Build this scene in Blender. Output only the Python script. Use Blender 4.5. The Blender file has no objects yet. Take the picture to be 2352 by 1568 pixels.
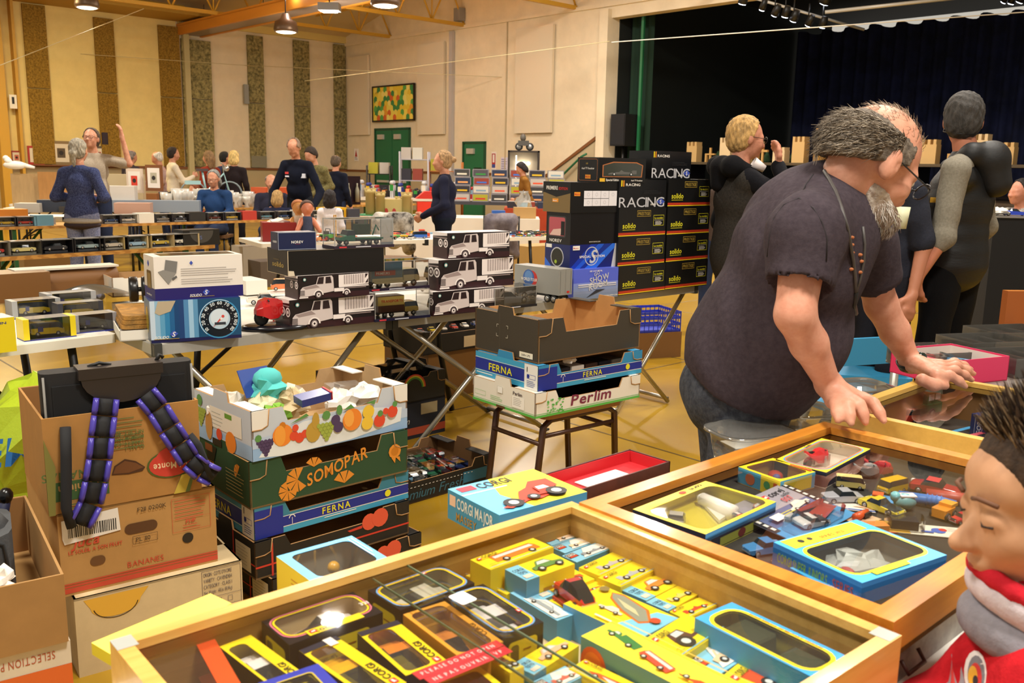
import bpy,math,random
import numpy as np
from mathutils import Vector,Matrix,noise
R=math.radians
SC=bpy.context.scene
COL=SC.collection
# ---------------------------------------------------------------- camera geometry
CH,CF,CP,CT=1.42,2100.0,R(10.65),R(1.1)
def ray(px,py):
 a=(px-1176)/CF;b=(784-py)/CF
 cp,sp,c,s=math.cos(CP),math.sin(CP),math.cos(CT),math.sin(CT)
 r=a*c-b*s;u=a*s+b*c
 return(r,cp+u*sp,-sp+u*cp)
def G(px,py,z):
 d=ray(px,py);t=(z-CH)/d[2]
 return Vector((d[0]*t,d[1]*t,z))
def D(px,py,y):
 d=ray(px,py);t=y/d[1]
 return Vector((d[0]*t,y,CH+d[2]*t))
def prj(p):
 cp,sp,c,s=math.cos(CP),math.sin(CP),math.cos(CT),math.sin(CT)
 x,y,z=p[0],p[1],p[2]-CH
 f=y*cp-z*sp;u=y*sp+z*cp
 return(1176+CF*(x*c+u*s)/f,784-CF*(-x*s+u*c)/f)
 # hall frame: s runs along the stage wall, n comes away from it
SX,SY,NX,NY=.682,-.731,.731,.682
def W(s,n,z):return Vector((-.94+s*SX-n*NX,23+s*SY-n*NY,z))
AS,AN=math.atan2(SY,SX),math.atan2(NY,NX) # headings of s (-47 deg) and of -n (43 deg)
cam=bpy.data.cameras.new('camera');co=bpy.data.objects.new('camera',cam);COL.objects.link(co)
cam.sensor_fit='HORIZONTAL';cam.sensor_width=22.3;cam.lens=CF/2352*22.3
cam.clip_start=.05;cam.clip_end=200
c_,s_,cp_,sp_=math.cos(CT),math.sin(CT),math.cos(CP),math.sin(CP)
R0=Vector((1,0,0));U0=Vector((0,sp_,cp_));F0=Vector((0,cp_,-sp_))
Rv=R0*c_+U0*s_;Uv=-R0*s_+U0*c_
m=Matrix((Rv,Uv,-F0)).transposed().to_4x4();m.translation=(0,0,CH);co.matrix_world=m
cam.dof.use_dof=True;cam.dof.focus_distance=3.3;cam.dof.aperture_fstop=5.6
SC.camera=co
vs=SC.view_settings;SC.display_settings.display_device='sRGB'
vs.view_transform='Standard';vs.look='None';vs.gamma=1;vs.use_curve_mapping=False
vs.exposure=0.0
def lin(h):
 if isinstance(h,str):
  h=h.lstrip('#');h=h if len(h)==6 else ''.join(x*2 for x in h);h=[int(h[i:i+2],16)/255 for i in(0,2,4)]
 return tuple((c/12.92 if c<=.04045 else((c+.055)/1.055)**2.4)for c in h)+(1,)
 # ---------------------------------------------------------------- world and lights
w=bpy.data.worlds.new('world');SC.world=w;w.use_nodes=True
w.node_tree.nodes['Background'].inputs[0].default_value=(1,.93,.80,1)
w.node_tree.nodes['Background'].inputs[1].default_value=.55
def area(name,loc,size,power,col,rot=(0,0,0),sy=None):
 l=bpy.data.lights.new(name,'AREA');l.energy=power;l.color=col;l.size=size
 if sy:l.shape='RECTANGLE';l.size_y=sy
 o=bpy.data.objects.new(name,l);o.location=loc;o.rotation_euler=rot;COL.objects.link(o);return o
WARM=(1,.82,.60)
# lamps hang in rows under the roof
area('hall_lamp_light',(1.2,.2,5.2),.9,300,(1,.95,.86))
area('hall_lamp_light',(-2.4,1.0,5.2),.9,210,(1,.95,.85))
area('hall_lamp_light',(2.8,4.6,5.4),.9,210,(1,.95,.87))
for s,n,sz in((9,4,.4),(8.6,9.6,.22),(4.5,12.5,.4),(13.5,6.5,.4)):
 area('hall_lamp_light',W(s,n,5.6),sz,270,(1,.93,.82))
area('hall_lamp_light',W(-1.5,10.5,4.6),.8,260,(1,.80,.42))
area('hall_lamp_light',W(0,4.5,4.9),.8,260,(1,.94,.86))
area('wall_wash_light',W(5.5,3.5,5.4),.9,230,(1,.94,.86))
# ---------------------------------------------------------------- materials
_M={}
def mat(c,rough=.55,metal=0.,alpha=1.,emit=0.,noise_=0.,scale=40.,c2=None,bump=0.,coat=0.,trans=0.,kind='noise',stretch=(1,1,1),spec=None):
 key=(str(c),rough,metal,alpha,emit,noise_,scale,str(c2),bump,coat,kind,stretch,spec)
 if key in _M:return _M[key]
 m=bpy.data.materials.new('paint_'+str(len(_M)));m.use_nodes=True;_M[key]=m
 nt=m.node_tree;b=nt.nodes['Principled BSDF']
 b.inputs['Base Color'].default_value=lin(c);b.inputs['Roughness'].default_value=rough
 b.inputs['Metallic'].default_value=metal
 if spec is not None:b.inputs['Specular IOR Level'].default_value=spec
 if coat:b.inputs['Coat Weight'].default_value=coat;b.inputs['Coat Roughness'].default_value=.08
 if alpha<1:b.inputs['Alpha'].default_value=alpha
 if emit:
  b.inputs['Emission Color'].default_value=lin(c);b.inputs['Emission Strength'].default_value=emit
 if noise_ or c2 or bump:
  tc=nt.nodes.new('ShaderNodeTexCoord');mp=nt.nodes.new('ShaderNodeMapping')
  mp.inputs['Scale'].default_value=stretch
  nt.links.new(tc.outputs['Object'],mp.inputs[0])
  if kind=='wave':
   n=nt.nodes.new('ShaderNodeTexWave');n.inputs['Scale'].default_value=scale
   n.inputs['Distortion'].default_value=6;n.inputs['Detail'].default_value=3
   out=n.outputs['Fac']
  else:
   n=nt.nodes.new('ShaderNodeTexNoise');n.inputs['Scale'].default_value=scale;n.inputs['Detail'].default_value=5
   n.inputs['Roughness'].default_value=.65
   out=n.outputs['Fac']
  nt.links.new(mp.outputs[0],n.inputs['Vector'])
  if noise_ or c2:
   rp=nt.nodes.new('ShaderNodeValToRGB');nt.links.new(out,rp.inputs[0])
   a=lin(c);k=noise_ or.3
   d=lin(c2)if c2 else tuple(x*(1-k)for x in a[:3])+(1,)
   e=a if c2 else tuple(min(1,x*(1+k*.5))for x in a[:3])+(1,)
   rp.color_ramp.elements[0].color=d;rp.color_ramp.elements[1].color=e
   rp.color_ramp.elements[0].position=.36;rp.color_ramp.elements[1].position=.64
   nt.links.new(rp.outputs[0],b.inputs['Base Color'])
  if bump:
   bm=nt.nodes.new('ShaderNodeBump');bm.inputs['Strength'].default_value=bump;bm.inputs['Distance'].default_value=.01
   nt.links.new(out,bm.inputs['Height']);nt.links.new(bm.outputs[0],b.inputs['Normal'])
 return m
def clear(c='#ffffff',refl=.10,rough=.03,haze=0.):
 key=('clear',c,refl,rough,haze)
 if key in _M:return _M[key]
 m=bpy.data.materials.new('clear_'+str(len(_M)));m.use_nodes=True;_M[key]=m
 nt=m.node_tree;nt.nodes.clear();N=nt.nodes.new;L=nt.links.new
 o=N('ShaderNodeOutputMaterial');t=N('ShaderNodeBsdfTransparent');g=N('ShaderNodeBsdfGlossy');mx=N('ShaderNodeMixShader')
 fr=N('ShaderNodeFresnel');fr.inputs[0].default_value=1.5;ad=N('ShaderNodeMath');ad.operation='MULTIPLY_ADD'
 ad.inputs[1].default_value=1.3;ad.inputs[2].default_value=refl-.05;ad.use_clamp=True
 t.inputs[0].default_value=lin(c);g.inputs['Roughness'].default_value=rough
 L(fr.outputs[0],ad.inputs[0]);L(ad.outputs[0],mx.inputs[0]);L(t.outputs[0],mx.inputs[1]);L(g.outputs[0],mx.inputs[2])
 if haze:
  df=N('ShaderNodeBsdfDiffuse');df.inputs[0].default_value=(.8,.78,.72,1);m2=N('ShaderNodeMixShader');m2.inputs[0].default_value=haze
  L(mx.outputs[0],m2.inputs[1]);L(df.outputs[0],m2.inputs[2]);L(m2.outputs[0],o.inputs[0])
 else:L(mx.outputs[0],o.inputs[0])
 return m
 # ---------------------------------------------------------------- glyphs
_GL={}
def _glyphs():
 chars=[chr(i)for i in range(33,127)]
 obs=[]
 for bold in(0,1):
  for ch in chars:
   cu=bpy.data.curves.new('g','FONT');cu.body=ch;cu.fill_mode='FRONT';cu.offset=.018*bold;cu.resolution_u=3
   o=bpy.data.objects.new('g',cu);COL.objects.link(o);obs.append((bold,ch,o,cu))
 dg=bpy.context.evaluated_depsgraph_get()
 for bold,ch,o,cu in obs:
  me=bpy.data.meshes.new_from_object(o.evaluated_get(dg))
  vv=[(v.co.x,v.co.y)for v in me.vertices];ff=[tuple(p.vertices)for p in me.polygons]
  x0=min([v[0]for v in vv]or[0]);x1=max([v[0]for v in vv]or[.3])
  _GL[(bold,ch)]=([(a-x0,b)for a,b in vv],ff,x1-x0)
  bpy.data.meshes.remove(me);bpy.data.objects.remove(o);bpy.data.curves.remove(cu)
_glyphs()
# ---------------------------------------------------------------- mesh builder
class MB:
 def __init__(s):s.v=[];s.f=[];s.m=[];s.mats=[];s.sm=[]
 def mi(s,m):
  if m not in s.mats:s.mats.append(m)
  return s.mats.index(m)
 def add(s,vs,fs,m,T=None,sm=False):
  b=len(s.v)
  s.v+=[tuple(T@Vector(p))for p in vs]if T is not None else[tuple(p)for p in vs]
  i=s.mi(m)
  for f in fs:s.f.append(tuple(b+k for k in f));s.m.append(i);s.sm.append(sm)
  return s
 def box(s,x0,y0,z0,x1,y1,z1,m,T=None):
  return s.add([(x0,y0,z0),(x1,y0,z0),(x1,y1,z0),(x0,y1,z0),(x0,y0,z1),(x1,y0,z1),(x1,y1,z1),(x0,y1,z1)],[(0,3,2,1),(4,5,6,7),(0,1,5,4),(1,2,6,5),(2,3,7,6),(3,0,4,7)],m,T)
 def rbox(s,x0,y0,z0,x1,y1,z1,m,r=.01,T=None,n=3):
  pr=[]
  for cx,cy,a0 in((x1-r,y1-r,0),(x0+r,y1-r,90),(x0+r,y0+r,180),(x1-r,y0+r,270)):
   for k in range(n+1):
    a=R(a0+90*k/n);pr.append((cx+r*math.cos(a),cy+r*math.sin(a)))
  return s.prism(pr,z0,z1,m,T)
 def prism(s,poly,z0,z1,m,T=None,sm=False):
  n=len(poly)
  a=sum(poly[i][0]*poly[(i+1)%n][1]-poly[(i+1)%n][0]*poly[i][1]for i in range(n))
  if a<0:poly=poly[::-1]
  return s.add([(x,y,z0)for x,y in poly]+[(x,y,z1)for x,y in poly],[tuple(range(n))[::-1],tuple(range(n,2*n))]+[(i,(i+1)%n,n+(i+1)%n,n+i)for i in range(n)],m,T,sm)
 def tube(s,pts,r,m,n=8,T=None,caps=True,sm=True):
  pts=[Vector(p)for p in pts];rs=r if isinstance(r,(list,tuple))else[r]*len(pts)
  vs,fs=[],[];up=None
  for i,p in enumerate(pts):
   t=(pts[min(i+1,len(pts)-1)]-pts[max(i-1,0)]).normalized()
   if up is None:up=Vector((0,0,1))if abs(t.z)<.9 else Vector((1,0,0))
   a=t.cross(up).normalized();up=a.cross(t)
   for k in range(n):
    g=2*math.pi*k/n;vs.append(p+(a*math.cos(g)+up*math.sin(g))*rs[i])
  for i in range(len(pts)-1):
   for k in range(n):fs.append((i*n+k,(i+1)*n+k,(i+1)*n+(k+1)%n,i*n+(k+1)%n))
  if caps:fs+=[tuple(range(n)),tuple((len(pts)-1)*n+k for k in range(n))[::-1]]
  return s.add(vs,fs,m,T,sm)
 def lathe(s,prof,m,n=16,T=None,sm=True):
  vs=[(r*math.cos(2*math.pi*k/n),r*math.sin(2*math.pi*k/n),z)for r,z in prof for k in range(n)]
  fs=[(i*n+k,i*n+(k+1)%n,(i+1)*n+(k+1)%n,(i+1)*n+k)for i in range(len(prof)-1)for k in range(n)]
  fs+=[tuple(range(n))[::-1],tuple((len(prof)-1)*n+k for k in range(n))]
  return s.add(vs,fs,m,T,sm)
 def ball(s,c,r,m,n=10,T=None,k=6):
  r=r if isinstance(r,(list,tuple))else(r,)*3
  vs=[(c[0]+r[0]*math.sin(math.pi*i/k)*math.cos(2*math.pi*j/n),c[1]+r[1]*math.sin(math.pi*i/k)*math.sin(2*math.pi*j/n),c[2]-r[2]*math.cos(math.pi*i/k))for i in range(k+1)for j in range(n)]
  fs=[(i*n+j,i*n+(j+1)%n,(i+1)*n+(j+1)%n,(i+1)*n+j)for i in range(k)for j in range(n)]
  return s.add(vs,fs,m,T,True)
 def wheel(s,c,r,w,m=None,hub=None,ax='y',n=14,T=None):
  m=m or mat('#161616',.6);hub=hub or mat('#b8b8b4',.3,.7)
  Q=Matrix.Translation(c)@(Matrix.Rotation(R(90),4,'X')if ax=='y' else Matrix.Rotation(R(90),4,'Y'))
  if T is not None:Q=T@Q
  s.lathe([(r*.7,-w/2),(r*.95,-w/2),(r,-w*.3),(r,w*.3),(r*.95,w/2),(r*.7,w/2)],m,n,Q)
  s.lathe([(.02*r,-w*.52),(r*.6,-w*.53),(r*.62,-w*.4)],hub,n,Q)
  return s.lathe([(r*.62,w*.4),(r*.6,w*.53),(.02*r,w*.52)],hub,n,Q)
 def build(s,name,parent=None,loc=None,rz=0,**kw):
  me=bpy.data.meshes.new(name);me.from_pydata(s.v,[],s.f)
  for m in s.mats:me.materials.append(m)
  me.polygons.foreach_set('material_index',s.m);me.polygons.foreach_set('use_smooth',s.sm);me.update()
  o=bpy.data.objects.new(name,me);COL.objects.link(o)
  if parent:o.parent=parent
  if loc is not None:o.location=loc
  if rz:o.rotation_euler=(0,0,rz)
  return tag(o,**kw)
def tag(o,label=None,cat=None,group=None,kind=None):
 if label:o['label']=label
 if cat:o['category']=cat
 if group:o['group']=group
 if kind:o['kind']=kind
 return o
def thing(name,label,cat,loc=(0,0,0),rz=0,group=None):
 o=bpy.data.objects.new(name,None);COL.objects.link(o);o.location=loc;o.rotation_euler=(0,0,rz)
 o.empty_display_size=.1
 return tag(o,label,cat,group)
def dup(r0,loc,rz=0,label=None,group=None,parent=None):
 r=r0.copy();COL.objects.link(r)
 if parent is None:r.location=loc;r.rotation_euler=(0,0,rz)
 if label:r['label']=label
 if group:r['group']=group
 if parent is not None:r.parent=parent
 for c in list(r0.children):dup(c,None,parent=r)
 return r
class Face:
 """draws flat artwork on a plane: o + u*x + v*y, stacked a hair apart"""
 def __init__(s,mb,o,u,v,e=.0003):
  s.mb=mb;s.o=Vector(o);s.u=Vector(u).normalized();s.v=Vector(v).normalized();s.n=s.u.cross(s.v);s.k=0;s.e=e
 def poly(s,pts,m):
  s.k+=1;n=len(pts)
  a=sum(pts[i][0]*pts[(i+1)%n][1]-pts[(i+1)%n][0]*pts[i][1]for i in range(n))
  if a<0:pts=pts[::-1]
  s.mb.add([s.o+s.u*x+s.v*y+s.n*(s.e*s.k)for x,y in pts],[tuple(range(n))],m);return s
 def rect(s,x0,y0,x1,y1,m):return s.poly([(x0,y0),(x1,y0),(x1,y1),(x0,y1)],m)
 def frame(s,x0,y0,x1,y1,t,m):
  s.rect(x0,y0,x1,y0+t,m);s.k-=1;s.rect(x0,y1-t,x1,y1,m);s.k-=1;s.rect(x0,y0+t,x0+t,y1-t,m);s.k-=1;return s.rect(x1-t,y0+t,x1,y1-t,m)
 def disk(s,x,y,r,m,n=18,ry=None,a0=0,a1=360):
  ry=ry or r
  p=[(x+r*math.cos(R(a0+(a1-a0)*k/n)),y+ry*math.sin(R(a0+(a1-a0)*k/n)))for k in range(n+(a1-a0<360))]
  return s.poly(p,m)
 def ring(s,x,y,r0,r1,m,n=24,a0=0,a1=360,sy=1):
  s.k+=1
  p=[(x+q*math.cos(R(a0+(a1-a0)*k/n)),y+sy*q*math.sin(R(a0+(a1-a0)*k/n)))for k in range(n+1)for q in(r0,r1)]
  s.mb.add([s.o+s.u*a+s.v*b+s.n*(s.e*s.k)for a,b in p],[(2*k,2*k+1,2*k+3,2*k+2)for k in range(n)],m);return s
 def rrect(s,x0,y0,x1,y1,r,m):
  p=[]
  for cx,cy,a0 in((x1-r,y1-r,0),(x0+r,y1-r,90),(x0+r,y0+r,180),(x1-r,y0+r,270)):
   for k in range(5):a=R(a0+22.5*k);p.append((cx+r*math.cos(a),cy+r*math.sin(a)))
  return s.poly(p,m)
 def rring(s,x0,y0,x1,y1,r,t,m):
  s.k+=1;p=[]
  for q in(0,t):
   for cx,cy,a0 in((x1-r,y1-r,0),(x0+r,y1-r,90),(x0+r,y0+r,180),(x1-r,y0+r,270)):
    for k in range(5):a=R(a0+22.5*k);rr=max(r-q,.0001);p.append((cx+rr*math.cos(a),cy+rr*math.sin(a)))
  n=20;s.mb.add([s.o+s.u*a+s.v*b+s.n*(s.e*s.k)for a,b in p],[(k,(k+1)%n,n+(k+1)%n,n+k)for k in range(n)],m);return s
 def text(s,t,x,y,h,m,bold=1,sx=1.,shear=0.,rot=0.,al='l',sp=.09,fit=None):
  s.k+=1;k=h/.72;adv=0;items=[]
  for ch in t:
   if ch==' ':adv+=.32;continue
   g=_GL.get((bold,ch))
   if g:items.append((adv,g));adv+=g[2]+sp
  wd=max(adv-sp,.01)*k
  if fit:sx=fit/wd
  wd*=sx
  ox={'l':0,'c':-wd/2,'r':-wd}[al];cr,sr=math.cos(R(rot)),math.sin(R(rot))
  for ad,(vv,ff,_)in items:
   P=[]
   for a,b in vv:
    X=ox+(ad+a)*k*sx+b*k*shear;Y=b*k
    P.append(s.o+s.u*(x+X*cr-Y*sr)+s.v*(y+X*sr+Y*cr)+s.n*(s.e*s.k))
   s.mb.add(P,ff,m)
  return s
 def lines(s,x,y,w,n,dy,m,t=None,seed=1):
  rr=random.Random(seed)
  for i in range(n):
   s.rect(x,y-i*dy,x+w*rr.uniform(.75,1),y-i*dy+(t or dy*.4),m);s.k-=1
  s.k+=1;return s
  # ================================================================ the hall
cream=mat('#e2d2b4',.8,noise_=.05,scale=3)
yelwLit=mat('#ead58f',.8,noise_=.05,scale=3)  # wall colour with the yellow lamplight mixed in
acou=mat('#a79a66',.95,c2='#5d5636',scale=14,bump=.5)
acouLit=mat('#a58231',.95,c2='#6d5217',scale=30,bump=.5)  # acoustic board under the yellow lamp, its light coloured in
brown=mat('#7a4a22',.5);dado=mat('#b7a684',.8);steelY=mat('#c99a2e',.5)
blackm=mat('#0b0b0b',.5);chrome=mat('#c9c9c6',.25,.9);alu=mat('#b4b1a8',.42,.25);white=mat('#ece8de',.5)
navyC=mat('#1a2148',.9,c2='#0e122c',scale=2)
def wbox(mb,s0,n0,z0,s1,n1,z1,m):
 q=[W(s0,n0,z0),W(s1,n0,z0),W(s1,n1,z0),W(s0,n1,z0)]
 v=[tuple(p)for p in q]+[(p.x,p.y,z1)for p in q]
 mb.add(v,[(0,3,2,1),(4,5,6,7),(0,1,5,4),(1,2,6,5),(2,3,7,6),(3,0,4,7)],m);return mb
def wb(name,s0,n0,z0,s1,n1,z1,m,parent=None,**kw):return wbox(MB(),s0,n0,z0,s1,n1,z1,m).build(name,parent,**kw)
ST=dict(kind='structure')
# floor: sports floor with thin joints
fm=mat('#b08a22',.24,c2='#a67f1a',scale=1.3,coat=.25)
f=MB();wbox(f,-6,-9,-.05,26,24,0,fm);f.build('floor',**ST)
fj=MB();jm=mat('#5a4416',.5)
for k in range(-5,24,2):wbox(fj,k+.35,0,0,k+.362,22,.0012,jm)
for k in range(1,22,2):wbox(fj,-5.8,k+.3,0,24,k+.312,.0012,jm)
fj.build('floor_marking',**ST)
# stage wall and side wall
ZT=8.2
b=MB()
wbox(b,-6,-.25,0,4.23,0,ZT,cream);wbox(b,4.23,-.25,4.55,24,0,ZT,cream);wbox(b,4.23,-.25,0,24,0,1.0,mat('#0c0b0c',.8))
wbox(b,4.0,0,0,4.23,.12,4.72,cream)
b.build('wall_back',**ST)
wb('trim_1',-5.9,0,4.78,24,.05,4.86,cream,**ST)
wb('trim_2',-5.85,0,1.27,2.45,.03,1.33,brown,**ST)
wb('wall_panel_dado',-5.85,0,0,2.45,.012,1.27,dado,kind='structure')
b=MB()
wbox(b,-6.1,-.2,0,-5.9,9.0,ZT,cream);wbox(b,-6.1,9.0,0,-5.9,16,ZT,cream)
b.build('wall_left',**ST)
wb('trim_3',-5.9,0,1.27,-5.85,14,1.33,brown,**ST)
# yellow lamplight on the first bay is put into its wall colour
wb('wall_left_lamplit_bay',-5.9,4.95,1.33,-5.885,14,6.5,yelwLit,**ST)
wb('wall_left_dado',-5.9,0,0,-5.88,14,1.27,mat('#b5a37c',.8),**ST)
bands=[(8.01,8.49,4.87),(6.5,6.95,4.76),(4.9,5.42,4.76),(4.08,4.85,4.5),(2.6,3.05,4.78),(1.2,1.68,4.8),(.02,.4,4.82),(9.6,10.1,4.8)]
for i,(n0,n1,zt)in enumerate(bands):
 m_=acouLit if n0>4.88 else acou
 t=thing('acoustic_panel',['dark golden acoustic board strip behind the raised hand of the man','','','wide grey green acoustic board strip beside the corner post','','','',''][0],'acoustic panel',W(-5.88,(n0+n1)/2,1.33),AN+math.pi/2)
 t['label']=['golden lamplit acoustic board strip nearest the yellow post','golden lamplit acoustic board strip behind the man raising his hand','golden lamplit acoustic board strip meeting the grey green one','extra wide grey green acoustic board strip behind the woman in white sweater','grey green acoustic board strip with grey patch at its foot','grey green acoustic board strip behind the bald man in navy','narrow grey green acoustic board strip in the hall corner','golden lamplit acoustic board strip beyond the yellow post'][i]
 t['group']='acoustic wall strips'
 t.rotation_euler=(0,0,0);t.location=(0,0,0)
 wb('board',-5.885,n0,1.34,-5.82,n1,3.03,m_,t);wb('board',-5.885,n0,3.05,-5.82,n1,zt,m_,t)
 if i==4:wb('patch',-5.82,n0,1.34,-5.81,n1,1.65,mat('#84806c',.9),t)
wb('pillar_left',-5.9,4.68,0,-5.74,4.82,6.0,mat('#bdb184',.8),**ST)
p=MB();wbox(p,-5.9,9.02,0,-5.55,9.22,7,steelY);wbox(p,-5.9,8.72,0,-5.65,8.78,7,steelY);p.build('pillar_yellow',**ST)
t=MB();q=W(-5.54,9.1,0);wbox(t,-5.64,8.80,2.55,-5.62,8.95,2.85,white);wbox(t,-5.62,8.85,2.65,-5.615,8.9,2.8,blackm)
t.build('wall_notice',label='small white notice with black arrow on the yellow post',cat='notice')
# ceiling and roof over the side wall: low eaves sloping up
roof=MB();rc=mat('#cdb98e',.8);rg=mat('#a8842c',.7)
P=[W(-6,-.2,5.0),W(-6,17,5.0),W(7,17,ZT),W(7,-.2,ZT)]
roof.add(P,[(0,1,2,3)],rc);roof.add([W(7,-.2,ZT),W(7,22,ZT),W(26,22,ZT),W(26,-.2,ZT)],[(0,1,2,3)],rc)
roof.build('ceiling',**ST)
ev=MB();wbox(ev,-5.9,4.6,4.9,-4.6,12,4.98,rg);wbox(ev,-5.9,5.0,4.98,-5.2,12,5.5,rg);ev.build('beam_eaves',**ST)
wb('trim_4',-5.9,0,4.86,-5.82,4.9,5.3,mat('#d9c176',.7),**ST)
# roof trusses
for k,s0 in enumerate((-3.63,-.55,3.2,7.2)):
 t=thing('roof_truss',['','','',''][k],'roof truss');t['group']='yellow roof trusses'
 t['label']=['yellow roof truss nearest the panelled side wall','yellow roof truss ending beside the small grey box','yellow roof truss ending left of the stage opening','yellow roof truss running in over the stage opening'][k]
 c=MB();wbox(c,s0-.04,0,4.82,s0+.04,12,4.9,steelY);c.build('bottom_chord',t)
 c=MB();wbox(c,s0-.04,0,5.78,s0+.04,12,5.86,steelY);c.build('top_chord',t)
 for j in range(12):
  a,bq=(W(s0,j,4.86),W(s0,j+.5,5.82))
  MB().tube([a,bq],.022,steelY,6).build('web_bar',t)
  MB().tube([bq,W(s0,j+1,4.86)],.022,steelY,6).build('web_bar',t)
  if j%2:MB().tube([a,W(s0,j,5.82)],.018,steelY,6).build('web_bar',t)
for k,n0 in enumerate((1.6,4.9,8.2)):
 t=thing('ceiling_purlin',['yellow lattice purlin deep in the hall corner','yellow lattice purlin above the round lamps','yellow lattice purlin over the golden wall panels'][k],'roof beam')
 c=MB();wbox(c,-5.9,n0-.04,5.3,6,n0+.04,5.38,steelY);c.build('lower_bar',t)
 c=MB();wbox(c,-5.9,n0-.04,5.9,6,n0+.04,5.98,steelY);c.build('upper_bar',t)
 for j in range(12):MB().tube([W(-5.9+j,n0,5.34),W(-5.4+j,n0,5.94),W(-4.9+j,n0,5.34)],.02,steelY,6).build('web_bar',t)
 # long orange radiant heater under the roof
t=thing('radiant_heater','long orange edged radiant heater hanging under the roof','heater')
c=MB();og=mat('#d08a2c',.5);gy=mat('#8d7c72',.4)
wbox(c,-6.6,4.25,4.58,3.6,4.33,4.80,og);wbox(c,-6.6,4.85,4.58,3.6,4.93,4.80,og);wbox(c,-6.6,4.25,4.78,3.6,4.93,4.84,og);c.v=[(x,y,z)for x,y,z in c.v]
c.build('casing',t);wb('emitter_strip',-6.55,4.34,4.60,3.55,4.84,4.62,gy,t)
for s_ in(-5,-2,1):MB().tube([W(s_,4.6,4.84),W(s_,4.6,6)],.008,blackm,5).build('hanger',t)
# round high bay lamps
glow=mat('#fff4dc',.5,emit=9.)
def highbay(px,py,dist,label,r=.2,sq=False):
 p=D(px,py,dist);t=thing('high_bay_lamp',label,'ceiling lamp',p,0,'high bay lamps under the roof')
 c=MB();bz=mat('#5c4634',.4,.4)
 if sq:c.box(-r,-r*.7,.02,r,r*.7,.16,mat('#8b8c90',.5))
 else:c.lathe([(r*1.0,0),(r*1.08,.05),(r*.95,.2),(r*.5,.26),(r*.3,.36)],bz,20)
 c.build('housing',t)
 (MB().lathe([(.01,-.012),(r*.7,-.012),(r*.86,.0),(.01,.01)],glow,20)if not sq else MB().box(-r*.7,-r*.5,0,r*.7,r*.5,.022,glow)).build('diffuser',t)
 MB().tube([(0,0,.15),(0,0,.9)],.012,blackm,6).build('hanger',t)
 l=bpy.data.lights.new('lamp_light','POINT');l.energy=60;l.color=(1,.88,.7);l.shadow_soft_size=.15
 o=bpy.data.objects.new('lamp_light',l);o.location=p+Vector((0,0,-.25));COL.objects.link(o)
highbay(657,74,19.5,'round bronze lamp glowing beneath the orange heater, in the middle',.23)
highbay(885,14,16.5,'round bronze lamp glowing nearest the picture wall',.24)
highbay(200,18,17.5,'round bronze lamp glowing over the golden wall panels',.2)
highbay(757,28,18.5,'square floodlight glowing between two round lamps',.2,True)
# doors, panels, painting on the stage wall
grn=mat('#1d6a45',.45);grnD=mat('#124a30',.5)
def door(name,s0,s1,zt,leaves,recess=0):
 d=MB()
 for a,b_ in((s0-.05,s0),(s1,s1+.05)):wbox(d,a,-.02,0,b_,.05,zt+.05,grnD)
 wbox(d,s0-.05,-.02,zt,s1+.05,.05,zt+.05,grnD);o=d.build(name,**ST)
 n=len(leaves)
 for i,(a,b_)in enumerate(leaves):
  l=wb('door_leaf',a+.008,0,.02,b_-.008,.035,zt-.01,grn,o)
  wb('door_closer',a+.15,.035,zt-.25,a+.42,.09,zt-.12,mat('#b9b2a4',.5),l)
 return o
dd=door('door_1',-4.33,-2.78,2.42,[(-4.33,-3.55),(-3.55,-2.78)])
wb('push_bar',-4.2,.03,1.0,-3.7,.1,1.06,mat('#c2bfb4',.4),dd);wb('push_bar',-3.4,.03,1.0,-2.9,.1,1.06,mat('#c2bfb4',.4),dd)
dd=door('door_2',-.48,.28,2.03,[(-.48,.28)]);wb('door_window',-.08,.036,.95,.2,.042,1.45,mat('#12301f',.2),dd)
pm=mat('#dccdb2',.7)
for i,(s0,s1,z0,z1)in enumerate(((-5.6,-4.62,2.3,4.46),(-2.33,-1.24,2.27,4.54),(1.4,2.6,2.25,4.58))):
 wb('wall_acoustic_board',s0,.02,z0,s1,.09,z1,pm,label=['pale square edged board hung on the wall nearest the corner','pale board hung on the wall between the painting and grey pipe','pale board hung on the wall nearest the stage opening'][i],cat='wall panel',group='pale wall boards')
wb('downpipe',-1.02,.01,0,-.9,.1,4.75,mat('#b7b0ac',.5),label='grey vertical downpipe on the cream wall',cat='pipe')
wb('wall_conduit',1.02,.0,1.3,1.045,.03,4.8,mat('#bfae8e',.6),label='thin vertical conduit running up the cream wall',cat='conduit')
t=thing('painting','yellow, green and orange rounded shapes painting in thin black frame','painting',W(-3.45,.05,3.12),AS)
mbp=MB();fc=Face(mbp,(-.93,-.022,-.44),(1,0,0),(0,0,1),.0012);rr=random.Random(4)
fc.rect(0,0,1.86,.88,mat('#d9c33a',.6))
cols=[mat(c_,.6)for c_ in('#e8c83a','#f0d95a','#3f8a4a','#d9662c','#5aa84e','#e6a02e','#f2e27a')]
for j in range(7):
 for i in range(12):
  fc.disk(.12+i*.15+(j%2)*.05,.80-j*.125,.085,cols[rr.choice((0,0,1,1,2,3,4,5,6))],10,.1);fc.k=1+j
mbp.build('canvas',t)
fr=MB()
for a in((-.97,-.04,-.48,-.93,0,.48),(.93,-.04,-.48,.97,0,.48),(-.97,-.04,-.48,.97,0,-.44),(-.97,-.04,.44,.97,0,.48)):fr.box(*a,mat('#2a1d12',.5))
fr.build('frame',t)
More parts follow.
